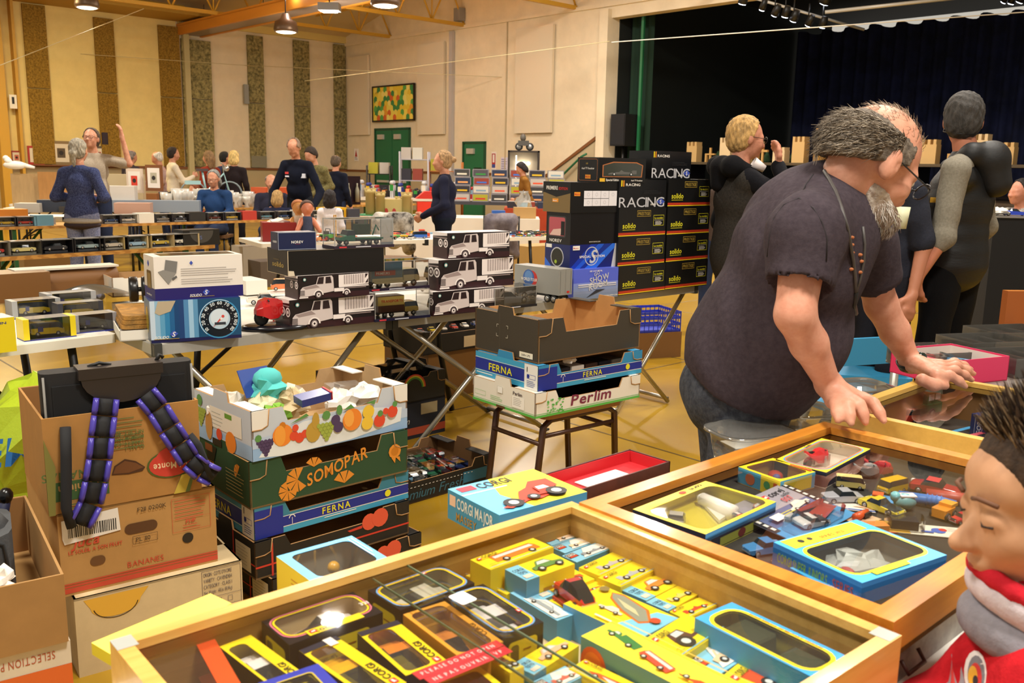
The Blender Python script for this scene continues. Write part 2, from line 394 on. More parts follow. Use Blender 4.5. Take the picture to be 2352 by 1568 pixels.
def wsign(s,z,w_,h,c,txt=None,label='',c2='#b03030'):
 m_=MB();wbox(m_,s-w_/2,.002,z-h/2,s+w_/2,.015,z+h/2,mat(c,.6))
 p=W(s-w_/2,.016,z-h/2);fc=Face(m_,p,(SX,SY,0),(0,0,1));k=mat(c2,.6)
 if txt=='tri':fc.poly([(w_*.2,h*.35),(w_*.8,h*.35),(w_*.5,h*.9)],k);fc.lines(w_*.15,h*.25,w_*.7,2,h*.12,mat('#6a6a80'))
 elif txt=='bar':fc.rect(w_*.1,h*.1,w_*.9,h*.9,k);fc.rect(w_*.3,h*.4,w_*.7,h*.85,mat('#f0e8e0'));fc.rect(w_*.15,h*.1,w_*.85,h*.3,mat('#3a4f9a'))
 else:fc.lines(w_*.1,h*.85,w_*.8,6,h*.13,mat('#8a83a8'))
 m_.build('wall_sign',label=label,cat='sign')
wsign(-5.35,1.75,.2,.35,'#e8e0d8','tri','small white sign with red triangle left of the double doors')
wsign(.62,1.62,.16,.42,'#e8e0d8','bar','red and white fire sign beside the small green door')
wsign(1.0,1.5,.25,.4,'#d6cfe0',None,'pale printed notice right of the fire sign');wsign(1.3,1.5,.2,.38,'#d9d2e2',None,'pale printed notice nearest the display shelf')
wb('light_switch',2.0,.0,1.5,2.1,.03,1.62,mat('#cdb98a'),label='small beige switch box on the cream wall',cat='switch')
wb('wall_loudspeaker',-.72,.02,4.95,-.5,.2,5.25,mat('#8d8a88'),label='small grey box speaker at the foot of the truss',cat='speaker')
wb('wall_socket_box',-5.82,3.1,3.0,-5.74,3.22,3.5,mat('#8f8f8a'),label='slim grey box beside an acoustic strip',cat='box')
# stair with diagonal trim and green handrail to the stage
t=thing('stage_stair','steps to the stage with brown diagonal trim and green handrail','stairs')
c=MB()
for i in range(6):wbox(c,2.5+i*.27,.02,0,4.2,1.0,.18*(i+1),mat('#8a6a3a',.6))
c.build('steps',t)
c=MB();q=[W(2.45,.01,1.27),W(2.45,.01,1.33),W(4.0,.01,2.2),W(4.02,.01,2.13)];q2=[p+Vector((-NX*.03,-NY*.03,0))for p in q]
c.add(q+q2,[(0,1,2,3),(4,7,6,5),(0,4,5,1),(1,5,6,2),(2,6,7,3),(3,7,4,0)],brown)
wbox(c,3.98,.01,2.14,4.23,.04,2.2,brown);wbox(c,3.93,.01,1.1,3.97,.04,2.14,brown);c.build('diagonal_trim',t)
c=MB();q=[W(2.45,.008,.0),W(2.45,.008,1.27),W(4.0,.008,2.13),W(4.0,.008,0)];c.add(q,[(0,3,2,1)],dado);c.build('side_panel',t)
MB().tube([W(2.35,.12,.8),W(3.6,.12,1.72),W(3.75,.12,1.78)],.025,grn,8).build('handrail',t)
# stage
wb('stage_floor',4.23,-9,.9,24,-.02,1.05,mat('#3a2c1c',.5),kind='structure')
c=MB();wbox(c,4.2,-9,1.0,4.25,-.25,5.5,mat('#08100c',.9));wbox(c,4.2,-9,5.4,24,-.25,5.5,mat('#0a0908',.9));c.build('stage_wall',kind='structure')
# pleated curtains
def curtain(name,s0,s1,n,z0,z1,m,label,amp=.09,per=.32):
 c=MB();k=int((s1-s0)/per*6);vs=[]
 for i in range(k+1):
  s=s0+(s1-s0)*i/k;a=n+amp*math.sin(i/6*2*math.pi)+amp*.5*math.sin(i*.37)
  vs+=[W(s,a,z0),W(s,a,z1+.05*math.sin(i/6*math.pi))]
 c.add(vs,[(2*i,2*i+1,2*i+3,2*i+2)for i in range(k)],m,sm=True);return c.build(name,label=label,cat='curtain')
curtain('stage_backdrop_curtain',4.3,22,-7.2,1.05,5.0,navyC,'deep navy pleated curtain across the back of the stage')
curtain('stage_side_curtain',4.3,4.85,-.6,1.05,4.9,mat('#0c2a1a',.9),'dark green curtain at the left edge of the stage',.05,.2)
wb('stage_curtain_pole',4.78,-.35,1.05,4.84,-.3,4.6,mat('#18663c',.5),label='bright green upright edge of the stage side curtain',cat='curtain edge')
# stage loudspeaker
t=thing('stage_loudspeaker','tall black loudspeaker cabinet standing in the stage opening','loudspeaker',W(4.55,-.15,1.05),AS)
MB().box(-.2,-.2,.9,.2,.2,1.55,mat('#0c0c0e',.6)).build('cabinet',t);MB().box(-.18,-.21,.92,.18,-.2,1.53,mat('#16161a',.8)).build('grille',t)
MB().tube([(0,0,0),(0,0,.9)],.03,blackm).build('pole',t)
# stage spotlights on a grey bar
t=thing('lighting_bar','thin silver lighting bar across the stage ceiling','lighting bar')
a,b_=D(1690,-12,16.5),D(2352,45,13.2);a2,b2=D(1720,-8,17),D(1985,68,17)
MB().tube([D(1895,28,16),D(2352,-22,15)],.03,alu).build('bar',t);MB().tube([a2,b2],.025,alu).build('bar',t)
MB().tube([D(1405,97,17.5),D(2352,28,13.0)],.008,mat('#d8d2c4',.5)).build('cable',t)
spotg=mat('#eef2ff',.5,emit=14.)
names=['leftmost of the row of lit spotlights','second lit spotlight from the left, turned away','third lit spotlight from the left','fourth lit spotlight from the left','fifth and brightest spotlight in the row','sixth lit spotlight, below the bar chain','lowest lit spotlight at the right end of the row','large bright spotlight alone above the row','first spotlight in the top right corner','second spotlight in the top right corner','last spotlight in the top right corner']
for i,(x,y,r)in enumerate(((1705,8,.07),(1750,22,.05),(1779,34,.06),(1803,38,.06),(1822,47,.065),(1856,57,.055),(1888,62,.06),(1893,7,.09),(2305,4,.05),(2322,8,.05),(2342,4,.06))):
 t=thing('stage_spotlight',names[i]+' over the stage','spotlight',D(x,y,16.5),.3,'stage spotlights')
 Q=Matrix.Rotation(R(25+8*(i%3)),4,'X')
 MB().lathe([(r*.8,.18),(r*1.1,.1),(r*1.15,0),(r,-.0)],blackm,12,Q).build('can',t);MB().lathe([(.01,-.012),(r*.9,-.012),(.92*r,.0)],spotg,12,Q).build('lens',t)
 MB().tube([(0,0,.1),(0,0,.35)],.012,blackm,5).build('yoke',t)
 if i in(2,4,7):
  l=bpy.data.lights.new('spot_light','SPOT');l.energy=700;l.spot_size=R(80);l.color=(1,.93,.82)
  o=bpy.data.objects.new('spot_light',l);o.location=D(x,y,16.5)+Vector((0,0,-.15));o.rotation_euler=(R(-28),0,0);COL.objects.link(o)
  # tie cables across the hall
for i,(a,b_)in enumerate(((D(100,118,22),D(560,150,24)),(D(560,150,24),D(1305,184,22)),(D(700,186,21),D(1400,95,18)),(D(0,150,15),D(330,20,19)))):
 MB().tube([a,b_],.007,mat('#c9b98c',.5),5).build('tie_cable',label=['thin pale cable crossing in front of the golden wall panels','thin pale cable crossing in front of the painting wall','thin cable rising to the stage opening','thin cable rising towards the round lamp at far left'][i],cat='cable')
 # ================================================================ builders for goods
def hull(mb,st,L,Wd,H,body,glass,T=None,roof=None):
 """st rows: x, z0, zb, zt, w, wr as fractions"""
 vs=[]
 for x,z0,zb,zt,w,wr in st:
  X=(x-.5)*L
  vs+=[(X,-w*Wd,z0*H),(X,w*Wd,z0*H),(X,w*Wd,zb*H),(X,wr*Wd,zt*H),(X,-wr*Wd,zt*H),(X,-w*Wd,zb*H)]
 n=len(st)
 for i in range(n-1):
  a,b=st[i],st[i+1];o=i*6
  up=(a[3]-a[2])>.13 or(b[3]-b[2])>.13
  ws=abs(a[3]-b[3])>.14
  full=(a[3]-a[2])>.13 and(b[3]-b[2])>.13
  for j in range(6):
   k=(j+1)%6
   mm=body
   if j in(2,4)and up:mm=glass
   if j==3 and ws:mm=glass
   if j==3 and full and not ws:mm=roof or body
   mb.add([vs[o+j],vs[o+k],vs[o+6+k],vs[o+6+j]],[(0,1,2,3)],mm,T,sm=False)
 for o in(0,(n-1)*6):mb.add(vs[o:o+6],[tuple(range(6))],body,T)
SEDAN=[(0,.32,.5,.52,.40,.36),(.04,.2,.56,.58,.47,.42),(.33,.18,.62,.66,.5,.45),(.42,.18,.66,.98,.5,.40),(.68,.18,.66,1,.5,.40),(.77,.18,.62,.68,.5,.44),(.96,.22,.58,.6,.47,.42),(1,.34,.52,.54,.42,.38)]
SPORT=[(0,.2,.3,.32,.42,.38),(.05,.14,.42,.44,.48,.42),(.40,.14,.58,.62,.5,.45),(.51,.14,.64,.98,.5,.37),(.68,.14,.66,1,.5,.37),(.76,.16,.64,.72,.5,.43),(.88,.16,.64,.70,.5,.43),(.97,.2,.6,.62,.48,.42),(1,.3,.5,.52,.44,.4)]
VAN=[(0,.2,.4,.42,.45,.42),(.04,.16,.5,.54,.48,.45),(.12,.16,.55,.95,.5,.44),(.2,.16,.6,1,.5,.45),(.96,.16,.6,1,.5,.45),(1,.2,.58,.95,.48,.43)]
BEETLE=[(0,.25,.4,.42,.3,.26),(.08,.2,.5,.56,.42,.36),(.28,.2,.56,.66,.46,.38),(.38,.2,.6,.95,.47,.33),(.55,.2,.6,1,.47,.34),(.75,.2,.58,.84,.46,.32),(.92,.22,.5,.58,.4,.3),(1,.3,.4,.42,.3,.26)]
KINDS=dict(sedan=SEDAN,sport=SPORT,van=VAN,beetle=BEETLE)
CG='#222a30'
def carbody(mb,kind,L,col,T=None,Wd=None,H=None,roof=None,glass=None):
 Wd=Wd or L*.42;H=H or L*{'van':.45,'sport':.27,'beetle':.37}.get(kind,.32)
 body=mat(col,.22,coat=.6)if isinstance(col,str)else col
 hull(mb,KINDS[kind],L,Wd,H,body,glass or mat(CG,.12),T,roof)
 yl=mat('#d8d4c8',.3,.6)
 for s in(-1,1):
  p=Vector((-L*.49,s*Wd*.3,H*.45));mb.ball(p,L*.02,yl,6,T,4)
 mb.box(-L*.505,-Wd*.4,H*.24,-L*.48,Wd*.4,H*.32,yl,T);mb.box(L*.485,-Wd*.4,H*.28,L*.503,Wd*.4,H*.36,yl,T)
 return Wd,H
def carwheels(L,Wd,H,r=None):
 r=r or L*.075
 return[(Vector((x*L,s*(Wd*.5-r*.25),r)),r)for x in(-.31,.30)for s in(-1,1)]
def car1(mb,kind,L,col,T=None,**k):
 "whole car in one mesh: for cars sealed in a package or tiny in the picture"
 Wd,H=carbody(mb,kind,L,col,T,**k)
 for c,r in carwheels(L,Wd,H):mb.wheel(c,r,r*.6,n=10,T=T)
def car(name,label,kind,L,col,loc,rz=0,group=None,cat='toy car',tilt=None,**k):
 t=thing(name,label,cat,loc,rz,group)
 if tilt:t.rotation_euler=(tilt[0],tilt[1],rz)
 b=MB();Wd,H=carbody(b,kind,L,col,**k);b.build('car_body',t)
 for c,r in carwheels(L,Wd,H):MB().wheel((0,0,0),r,r*.6,n=12).build('wheel',t,c)
 return t
def truck1(mb,L,cab,load,T=None,boxh=.42,bonnet=True):
 H=L*.42;w=L*.16;c=mat(cab,.3,coat=.5);l=mat(load,.4)if isinstance(load,str)else load
 mb.box(-L*.48,-w*.55,L*.07,L*.5,w*.55,L*.1,mat('#1a1a1a',.5),T)
 st=[(0,.2,.4,.42,.4,.36),(.35,.15,.5,.56,.5,.42),(.42,.15,.55,.62,.5,.45),(.55,.15,.6,1,.5,.42),(.98,.15,.6,1,.5,.43),(1,.15,.6,.95,.5,.43)]if bonnet else VAN
 Q=Matrix.Translation((-L*.32,0,L*.05));Q=T@Q if T is not None else Q
 hull(mb,st,L*.34,w*2,L*.25,c,mat(CG,.12),Q)
 mb.box(-L*.12,-w*1.05,L*.11,L*.5,w*1.05,L*.11+L*boxh*.55,l,T)
 for x in(-.36,.18,.34):
  for s in(-1,1):mb.wheel((x*L,s*w*.95,L*.055),L*.055,L*.04,n=10,T=T)
def bike1(mb,L,col,T=None):
 r=L*.17;c=mat(col,.25,coat=.6);k=mat('#141414',.4);g=mat('#b9b4aa',.3,.8)
 for x in(-.33,.33):
  mb.lathe([(r*.72,-L*.03),(r,-L*.02),(r,L*.02),(r*.72,L*.03)],k,18,(T or Matrix())@Matrix.Translation((x*L,0,r))@Matrix.Rotation(R(90),4,'X'))
  mb.lathe([(r*.1,-L*.02),(r*.7,-.002*L),(r*.7,.002*L),(r*.1,L*.02)],g,14,(T or Matrix())@Matrix.Translation((x*L,0,r))@Matrix.Rotation(R(90),4,'X'))
 st=[(0,.3,.5,.55,.2,.1),(.12,.25,.6,.85,.5,.3),(.3,.1,.65,.95,.5,.35),(.5,.12,.6,.9,.45,.35),(.75,.45,.62,.7,.3,.2),(1,.8,.88,.95,.2,.1)]
 hull(mb,st,L*.95,L*.26,L*.52,c,c,(T or Matrix())@Matrix.Translation((0,0,L*.08)))
 mb.tube([(-L*.33,-L*.05,r),(-L*.2,-L*.05,L*.5)],L*.018,g,6,T);mb.tube([(-L*.33,L*.05,r),(-L*.2,L*.05,L*.5)],L*.018,g,6,T)
 mb.tube([(-L*.24,-L*.16,L*.52),(-L*.2,0,L*.56),(-L*.24,L*.16,L*.52)],L*.015,k,6,T)
 mb.box(-L*.1,-L*.09,L*.1,L*.12,L*.09,L*.26,g,T);mb.box(0,-L*.05,L*.46,L*.35,L*.05,L*.5,k,T)
def art_car(fc,x,y,w,h,col,kind='sedan',rot=0,c2=None,flip=False):
 "printed picture of a car"
 cr,sr=math.cos(R(rot)),math.sin(R(rot));o=fc.o+fc.u*x+fc.v*y
 g=Face(fc.mb,o,fc.u*cr+fc.v*sr,fc.v*cr-fc.u*sr,fc.e);g.k=fc.k+1
 m=mat(col,.5);d=mat('#2b2a2c',.5);gl=mat(c2 or '#cfd6d2',.5);X=(lambda a:(1-a)*w)if flip else(lambda a:a*w)
 def P(l,mm):g.poly([(X(a),b*h)for a,b in l],mm)
 if kind=='truck':P([(0,.2),(1,.2),(1,.85),(.38,.85),(.38,.5),(.3,.75),(.16,.75),(.1,.45),(0,.4)],m);P([(.14,.48),(.3,.48),(.27,.68),(.18,.68)],gl)
 elif kind=='bus':P([(0,.2),(1,.2),(1,.9),(.06,.9),(0,.6)],m);P([(.06,.55),(.95,.55),(.95,.78),(.08,.78)],gl)
 elif kind=='racer':P([(0,.15),(1,.2),(1,.6),(.85,.6),(.8,.4),(.55,.45),(.45,.62),(.38,.42),(.1,.35),(0,.25)],m)
 elif kind=='plane':P([(0,.4),(.2,.6),(.7,.7),(1,.9),(.95,.5),(.6,.3),(.15,.25)],m);P([(.3,.45),(.6,.5),(.8,0),(.7,0)],gl)
 elif kind=='tractor':P([(.1,.35),(.45,.35),(.5,.85),(.85,.85),(.95,.4),(.6,.2),(.15,.25)],m);P([(.52,.55),(.8,.55),(.78,.8),(.55,.8)],gl)
 elif kind=='farm':P([(0,.1),(.3,.25),(.45,.6),(.6,.7),(.75,.95),(1,.9),(.98,.5),(.8,.45),(.78,.2),(.55,.1),(.4,.15),(.1,.0)],m);P([(.1,.06),(.35,.16),(.35,.22),(.08,.12)],mat('#6a1d10',.5))
 else:P([(0,.25),(1,.25),(1,.52),(.82,.58),(.68,.95),(.38,.95),(.25,.58),(0,.5)],m);P([(.3,.6),(.76,.6),(.66,.86),(.4,.86)],gl)
 for cx in((.2,.8)if kind!='tractor' else(.2,.78)):
  rr_=h*.2 if kind!='tractor' else h*(.2 if cx<.5 else.32)
  g.disk(X(cx),h*.2,rr_,d,12);g.disk(X(cx),h*.2,rr_*.5,gl,10)
 fc.k=g.k;return fc
def logo(fc,x,y,s,m1=None):
 fc.rect(x,y,x+s*1.2,y+s,m1 or mat('#d8343a',.5));fc.poly([(x+s*.2,y+s*.2),(x+s,y+s*.25),(x+s*.95,y+s*.8),(x+s*.7,y+s*.6),(x+s*.3,y+s*.55)],mat('#f4efe6',.5));return fc
class Box:
 "closed carton; front faces -y, left faces -x, origin at the near bottom corner"
 def __init__(s,L,Wd,H,c,cl=None,ct=None,cr=None,rough=.42):
  s.L,s.W,s.H=L,Wd,H;s.mb=MB()
  m=lambda q:q if not isinstance(q,str)else mat(q,rough)
  a,l,t,r=m(c),m(cl or c),m(ct or c),m(cr or c);v=[(0,0,0),(L,0,0),(L,Wd,0),(0,Wd,0),(0,0,H),(L,0,H),(L,Wd,H),(0,Wd,H)]
  for f,mm in(((0,3,2,1),a),((4,5,6,7),t),((0,1,5,4),a),((1,2,6,5),r),((2,3,7,6),a),((3,0,4,7),l)):s.mb.add([v[i]for i in f],[(0,1,2,3)],mm)
  s.f=Face(s.mb,(0,0,0),(1,0,0),(0,0,1));s.l=Face(s.mb,(0,Wd,0),(0,-1,0),(0,0,1));s.t=Face(s.mb,(0,0,H),(1,0,0),(0,1,0));s.r=Face(s.mb,(L,0,0),(0,1,0),(0,0,1))
  s.bk=Face(s.mb,(L,Wd,0),(-1,0,0),(0,0,1))
def winframe(mb,o,u,v,L,Wd,mg,r,m,e=0.):
 "flat frame with a rounded window; mg = left, bottom, right, top margins"
 o,u,v=Vector(o),Vector(u).normalized(),Vector(v).normalized();n=u.cross(v)
 x0,y0,x1,y1=mg[0],mg[1],L-mg[2],Wd-mg[3];inn,out=[],[]
 for cx,cy,a0,ox,oy in((x1-r,y1-r,0,L,Wd),(x0+r,y1-r,90,0,Wd),(x0+r,y0+r,180,0,0),(x1-r,y0+r,270,L,0)):
  for k in range(5):a=R(a0+22.5*k);inn.append((cx+r*math.cos(a),cy+r*math.sin(a)));out.append((ox,oy))
 P=[o+u*a+v*b+n*e for a,b in out+inn]
 for k in range(20):
  q=(k+1)%20;f=[k,q,20+q,20+k]if out[k]!=out[q]else[k,20+q,20+k]
  mb.add([P[i]for i in f],[tuple(range(len(f)))],m)
FILM=clear(refl=.09,rough=.02,haze=.03)
def window_box(name,label,loc,rz,L,Wd,H,body,frame,mg,r,inner,item=None,stripes=(),art=None,group=None,film=True,cat='boxed toy',left=None,item_name='toy_car',tilt=None,e2=0.):
 "package whose top is a film window over a toy on a tray"
 t=thing(name,label,cat,loc,rz,group)
 if tilt:t.rotation_euler=(tilt[0],tilt[1],rz)
 b=MB();m=lambda q,k=.4:mat(q,k)if isinstance(q,str)else q
 bm,fm_,im=m(body),m(frame),m(inner);th=.0015
 b.box(0,0,0,L,Wd,th,im);b.box(0,0,th,L,th,H,bm);b.box(0,Wd-th,th,L,Wd,H,bm);b.box(0,th,th,th,Wd-th,H,bm);b.box(L-th,th,th,L,Wd-th,H,bm)
 for q in((th,th,th,th*1.3,Wd-th,H),(L-th*1.3,th,th,L-th,Wd-th,H),(th,th,th,L-th,th*1.3,H),(th,Wd-th*1.3,th,L-th,Wd-th,H)):b.box(*q,im)
 winframe(b,(0,0,H),(1,0,0),(0,1,0),L,Wd,mg,r,fm_,.0002)
 tp=Face(b,(0,0,H+.0003),(1,0,0),(0,1,0));off=0
 for wd,c in stripes:
  tp.rring(mg[0]-off-wd,mg[1]-off-wd,L-mg[2]+off+wd,Wd-mg[3]+off+wd,r+off+wd,wd,m(c));tp.k-=1;off+=wd
 tp.k+=1
 ff=Face(b,(0,0,0),(1,0,0),(0,0,1));lf=Face(b,(0,Wd,0),(0,-1,0),(0,0,1));rf=Face(b,(L,0,0),(0,1,0),(0,0,1))
 if art:art(tp,ff,lf,rf,L,Wd,H)
 b.build('carton',t)
 if item:
  i=MB();item(i,L,Wd,H);i.build(item_name,t)
 if film:
  f_=MB();f_.add([(mg[0]*.8,mg[1]*.8,H-.0006),(L-mg[2]*.8,mg[1]*.8,H-.0006),(L-mg[2]*.8,Wd-mg[3]*.8,H-.0006),(mg[0]*.8,Wd-mg[3]*.8,H-.0006)],[(0,1,2,3)],FILM);f_.build('film_window',t)
 return t
def display_case(name,label,loc,rz,L,Wd,H,item,base='#15151a',group=None,cat='model in display case',item_name='model',edge=True,script=True):
 "clear cover on a dark base with a model inside"
 t=thing(name,label,cat,loc,rz,group)
 b=MB();b.box(0,0,0,L,Wd,.012,mat(base,.3))
 fc=Face(b,(0,-.0002,0),(1,0,0),(0,0,1))
 if script:fc.rect(L*.08,.003,L*.2,.009,mat('#c8343a',.5));fc.rect(L*.35,.004,L*.6,.008,mat('#cfcfd4',.5))
 b.build('base',t)
 if item:i=MB();item(i,L,Wd,H);i.build(item_name,t)
 e=MB();g=clear(refl=.09);q=.0015;a=.004
 for f in(((a,a,.012),(L-a,a,.012),(L-a,a,H),(a,a,H)),((a,Wd-a,.012),(a,a,.012),(a,a,H),(a,Wd-a,H)),((L-a,a,.012),(L-a,Wd-a,.012),(L-a,Wd-a,H),(L-a,a,H)),((L-a,Wd-a,.012),(a,Wd-a,.012),(a,Wd-a,H),(L-a,Wd-a,H)),((a,a,H),(L-a,a,H),(L-a,Wd-a,H),(a,Wd-a,H))):e.add(f,[(0,1,2,3)],g)
 if edge:
  em=clear('#d9dde0',refl=.35,rough=.1,haze=.25)
  for x in(a,L-a):
   for y in(a,Wd-a):e.box(x-q,y-q,.012,x+q,y+q,H,em)
  for y in(a,Wd-a):e.box(a,y-q,H-q,L-a,y+q,H+q,em)
  for x in(a,L-a):e.box(x-q,a,H-q,x+q,Wd-a,H+q,em)
 e.build('clear_cover',t);return t
 # ---- placing things from measured image corners on a known height
def place(P,Q,z,ytop=None,ang=None,Rl=None):
 a=G(P[0],P[1],z);b=G(Q[0],Q[1],z);g=math.atan2(b.y-a.y,b.x-a.x)if ang is None else ang
 if ang is None:L=(b-a).length
 else: # meet the sight line of Q with the box edge
  d=ray(*Q);ux,uy=math.cos(g),math.sin(g);k=d[0]/d[1]
  L=(k*a.y-a.x)/(ux-k*uy)
 Wd=None
 if Rl is not None:
  d=ray(*Rl);ux,uy=-math.sin(g),math.cos(g);k=d[0]/d[1];Wd=(k*a.y-a.x)/(ux-k*uy)
 H=None
 if ytop is not None:
  lo,hi=z,z+2.
  for _ in range(40):
   mid=(lo+hi)/2
   if prj((a.x,a.y,mid))[1]>ytop:lo=mid
   else:hi=mid
  H=lo-z
 return a,g,L,Wd,H
def quad(LB,RB,RF,LF,z,cx=None):
 "top face corners (left-back, right-back, right-front, left-front) -> near left corner, heading, length, width"
 f=(lambda p:p)if cx is None else(lambda p:(cx[0]+p[0]/cx[2],cx[1]+p[1]/cx[2]))
 a,b,c,d=[G(*f(p),z)for p in(LF,RF,RB,LB)]
 u=((b-a)+(c-d));g=math.atan2(u.y,u.x);L=u.length/2
 v=((d-a)+(c-b))/2;Wd=abs(-math.sin(g)*v.x+math.cos(g)*v.y)
 ctr=(a+b+c+d)/4;o=ctr-Vector((math.cos(g),math.sin(g),0))*L/2-Vector((-math.sin(g),math.cos(g),0))*Wd/2
 return o,g,L,Wd
 # ---- cardboard fruit trays
KR='#b08a5a'
def crate(name,label,loc,rz,L,Wd,H,outer,inner=None,hm=.6,flat=.18,tab=.03,endh=1.,art=None,rim=None,cat='cardboard crate',th=.006,flaps=True,group=None,notch=.3):
 t=thing(name,label,cat,loc,rz,group)
 o=mat(outer,.6)if isinstance(outer,str)else outer;i=mat(inner or KR,.75,noise_=.08,scale=12);kr=mat('#a67c4c',.8)
 b=MB();b.box(0,0,0,L,Wd,th,i)
 a,c=flat*L,(flat+.03)*L;hz=H*hm
 pf=[(0,0),(L,0),(L,H),(L-a,H),(L-c,hz),(c,hz),(a,H),(0,H)]
 def wall(poly,axis,off,sgn,mo,mi_):
  n=len(poly);q=(lambda p,d:(p[0],d,p[1]))if axis=='y' else(lambda p,d:(d,p[0],p[1]))
  v0=[q(p,off)for p in poly];v1=[q(p,off+sgn*th)for p in poly]
  b.add(v0,[tuple(range(n))],mo);b.add(v1,[tuple(range(n))],mi_)
  b.add(v0+v1,[(k,(k+1)%n,n+(k+1)%n,n+k)for k in range(n)],kr)
 wall(pf,'y',0,1,o,i);wall(pf,'y',Wd,-1,o,i)
 He=H*endh;w3=notch*Wd
 pe=[(0,0),(Wd,0),(Wd,He),(Wd*.64,He),(Wd*.62,He+tab),(Wd*.40,He+tab),(Wd*.38,He),(0,He)]
 wall(pe,'x',0,1,o,i);wall(pe,'x',L,-1,o,i)
 b.build('tray',t)
 if flaps: # folded corner flaps and top rims
  rm=rim or o
  rm=mat(rm,.6)if isinstance(rm,str)else rm
  for s in(0,1):
   X0=0 if s==0 else L-.05
   for y0,y1,yy,sg in((th,Wd*.34,0,-1),(Wd*.66,Wd-th,Wd,1)):
    f=MB();f.box(X0+(th if s==0 else 0),y0,H-.003,X0+.05-(th if s else 0),y1,H+.001,rm)
    x0=0 if s==0 else L;d_=1 if s==0 else-1;pts=[(x0,H),(x0+d_*a*.55,H),(x0+d_*a*.5,H*.68),(x0+d_*a*.3,H*.62),(x0,H*.62)]
    v=[(p[0],yy+sg*.002,p[1])for p in pts];f.add(v,[(0,1,2,3,4)],rm)
    f.tube([(p[0],yy+sg*.002,p[1])for p in pts[1:]],.0022,kr,5)
    f.add([(x0,yy+sg*.002,H),(x0+d_*a*.55,yy+sg*.002,H),(x0+d_*a*.55,yy-sg*.01,H),(x0,yy-sg*.01,H)],[(0,1,2,3)],rm)
    f.build('corner_flap',t)
 m=MB();ff=Face(m,(0,-.0008,0),(1,0,0),(0,0,1));lf=Face(m,(-.0008,Wd,0),(0,-1,0),(0,0,1))
 if art:art(ff,lf,L,Wd,H);m.build('printing',t)
 return t
def paper(mb,c,r,m,seed=0,sq=.6,va=.35):
 "crumpled sheet"
 rr=random.Random(seed);n,k=11,7;vs=[]
 for i in range(k+1):
  for j in range(n):
   q=r*(1+rr.uniform(-va,va));a,e=2*math.pi*j/n,math.pi*i/k
   vs.append((c[0]+q*math.sin(e)*math.cos(a),c[1]+q*math.sin(e)*math.sin(a),c[2]-q*sq*math.cos(e)))
 mb.add(vs,[(i*n+j,i*n+(j+1)%n,(i+1)*n+(j+1)%n,(i+1)*n+j)for i in range(k)for j in range(n)],m)
 # ---- tables
def folding_table(label,P,ang,L,Wd,z=.74,top='#e9e6dd',edge='#a9a8a2',leg='black',th=.035,name='folding_table',legs='h',group=None,hinge=True,round_=False):
 t=thing(name,label,'table',(P[0],P[1],0),ang,group)
 em=mat(edge,.35,.6)if edge!='white' else mat('#e4ddcc',.5);b=MB()
 b.rbox(0,0,z-th,L,Wd,z,em,.02);b.rbox(.012,.012,z,L-.012,Wd-.012,z+.0015,mat(top,.5),.02);b.build('tabletop',t)
 if hinge:MB().box(L/2-.02,-.004,z-th-.02,L/2+.02,.05,z+.001,blackm).build('hinge_block',t)
 lm=blackm if leg=='black' else mat('#b9b4a8',.3,.85)
 for s in(.12,.88):
  for y in(.08,.92):
   if legs=='x':MB().tube([(L*s,Wd*y,z-th),(L*(1-s)*.8+L*.1,Wd*y,.012)],.014,lm,8).build('leg',t)
   elif legs=='arch':
    d=.12 if s<.5 else-.12;MB().tube([(L*s,Wd*y,z-th),(L*s-d*.2,Wd*y,.4),(L*s-d,Wd*y,.012)],.017,lm,8).build('leg',t)
   else:MB().tube([(L*s,Wd*y,z-th),(L*s,Wd*y,.012)],.015,lm,8).build('leg',t)
  MB().tube([(L*s,Wd*.08,.25),(L*s,Wd*.92,.25)],.010,lm,6).build('stretcher',t)
  MB().tube([(L*s,Wd*.5,.3),(L*(.5+.25*(s-.5)),Wd*.5,z-th)],.011,lm,6).build('brace',t)
 return t
def bench_table(label,A,B,Wd=.6,z=.75,name='trestle_table',group=None,legc='#1e5a2c'):
 "long wooden table with green folding metal legs; A,B front edge ends"
 A,B=Vector(A[:2]),Vector(B[:2]);L=(B-A).length;g=math.atan2(B.y-A.y,B.x-A.x)
 t=thing(name,label,'table',(A.x,A.y,0),g,group);wd=mat('#c18e45',.45,noise_=.15,scale=3,kind='wave',stretch=(1,12,12),c2='#a87534')
 b=MB();b.rbox(0,0,z-.028,L,Wd,z,wd,.03);b.build('tabletop',t);lm=mat(legc,.5)
 for i,x in enumerate((.12,.88)):
  for y in(.1,.9):MB().box(L*x-.018,Wd*y-.018,0,L*x+.018,Wd*y+.018,z-.028,lm).build('leg',t)
  MB().box(L*x-.012,Wd*.1,.22,L*x+.012,Wd*.9,.25,lm).build('stretcher',t)
  MB().tube([(L*x,Wd*.5,.3),(L*x+(.35 if i==0 else-.35),Wd*.5,z-.03)],.013,lm,6).build('brace',t)
 return t,g,L
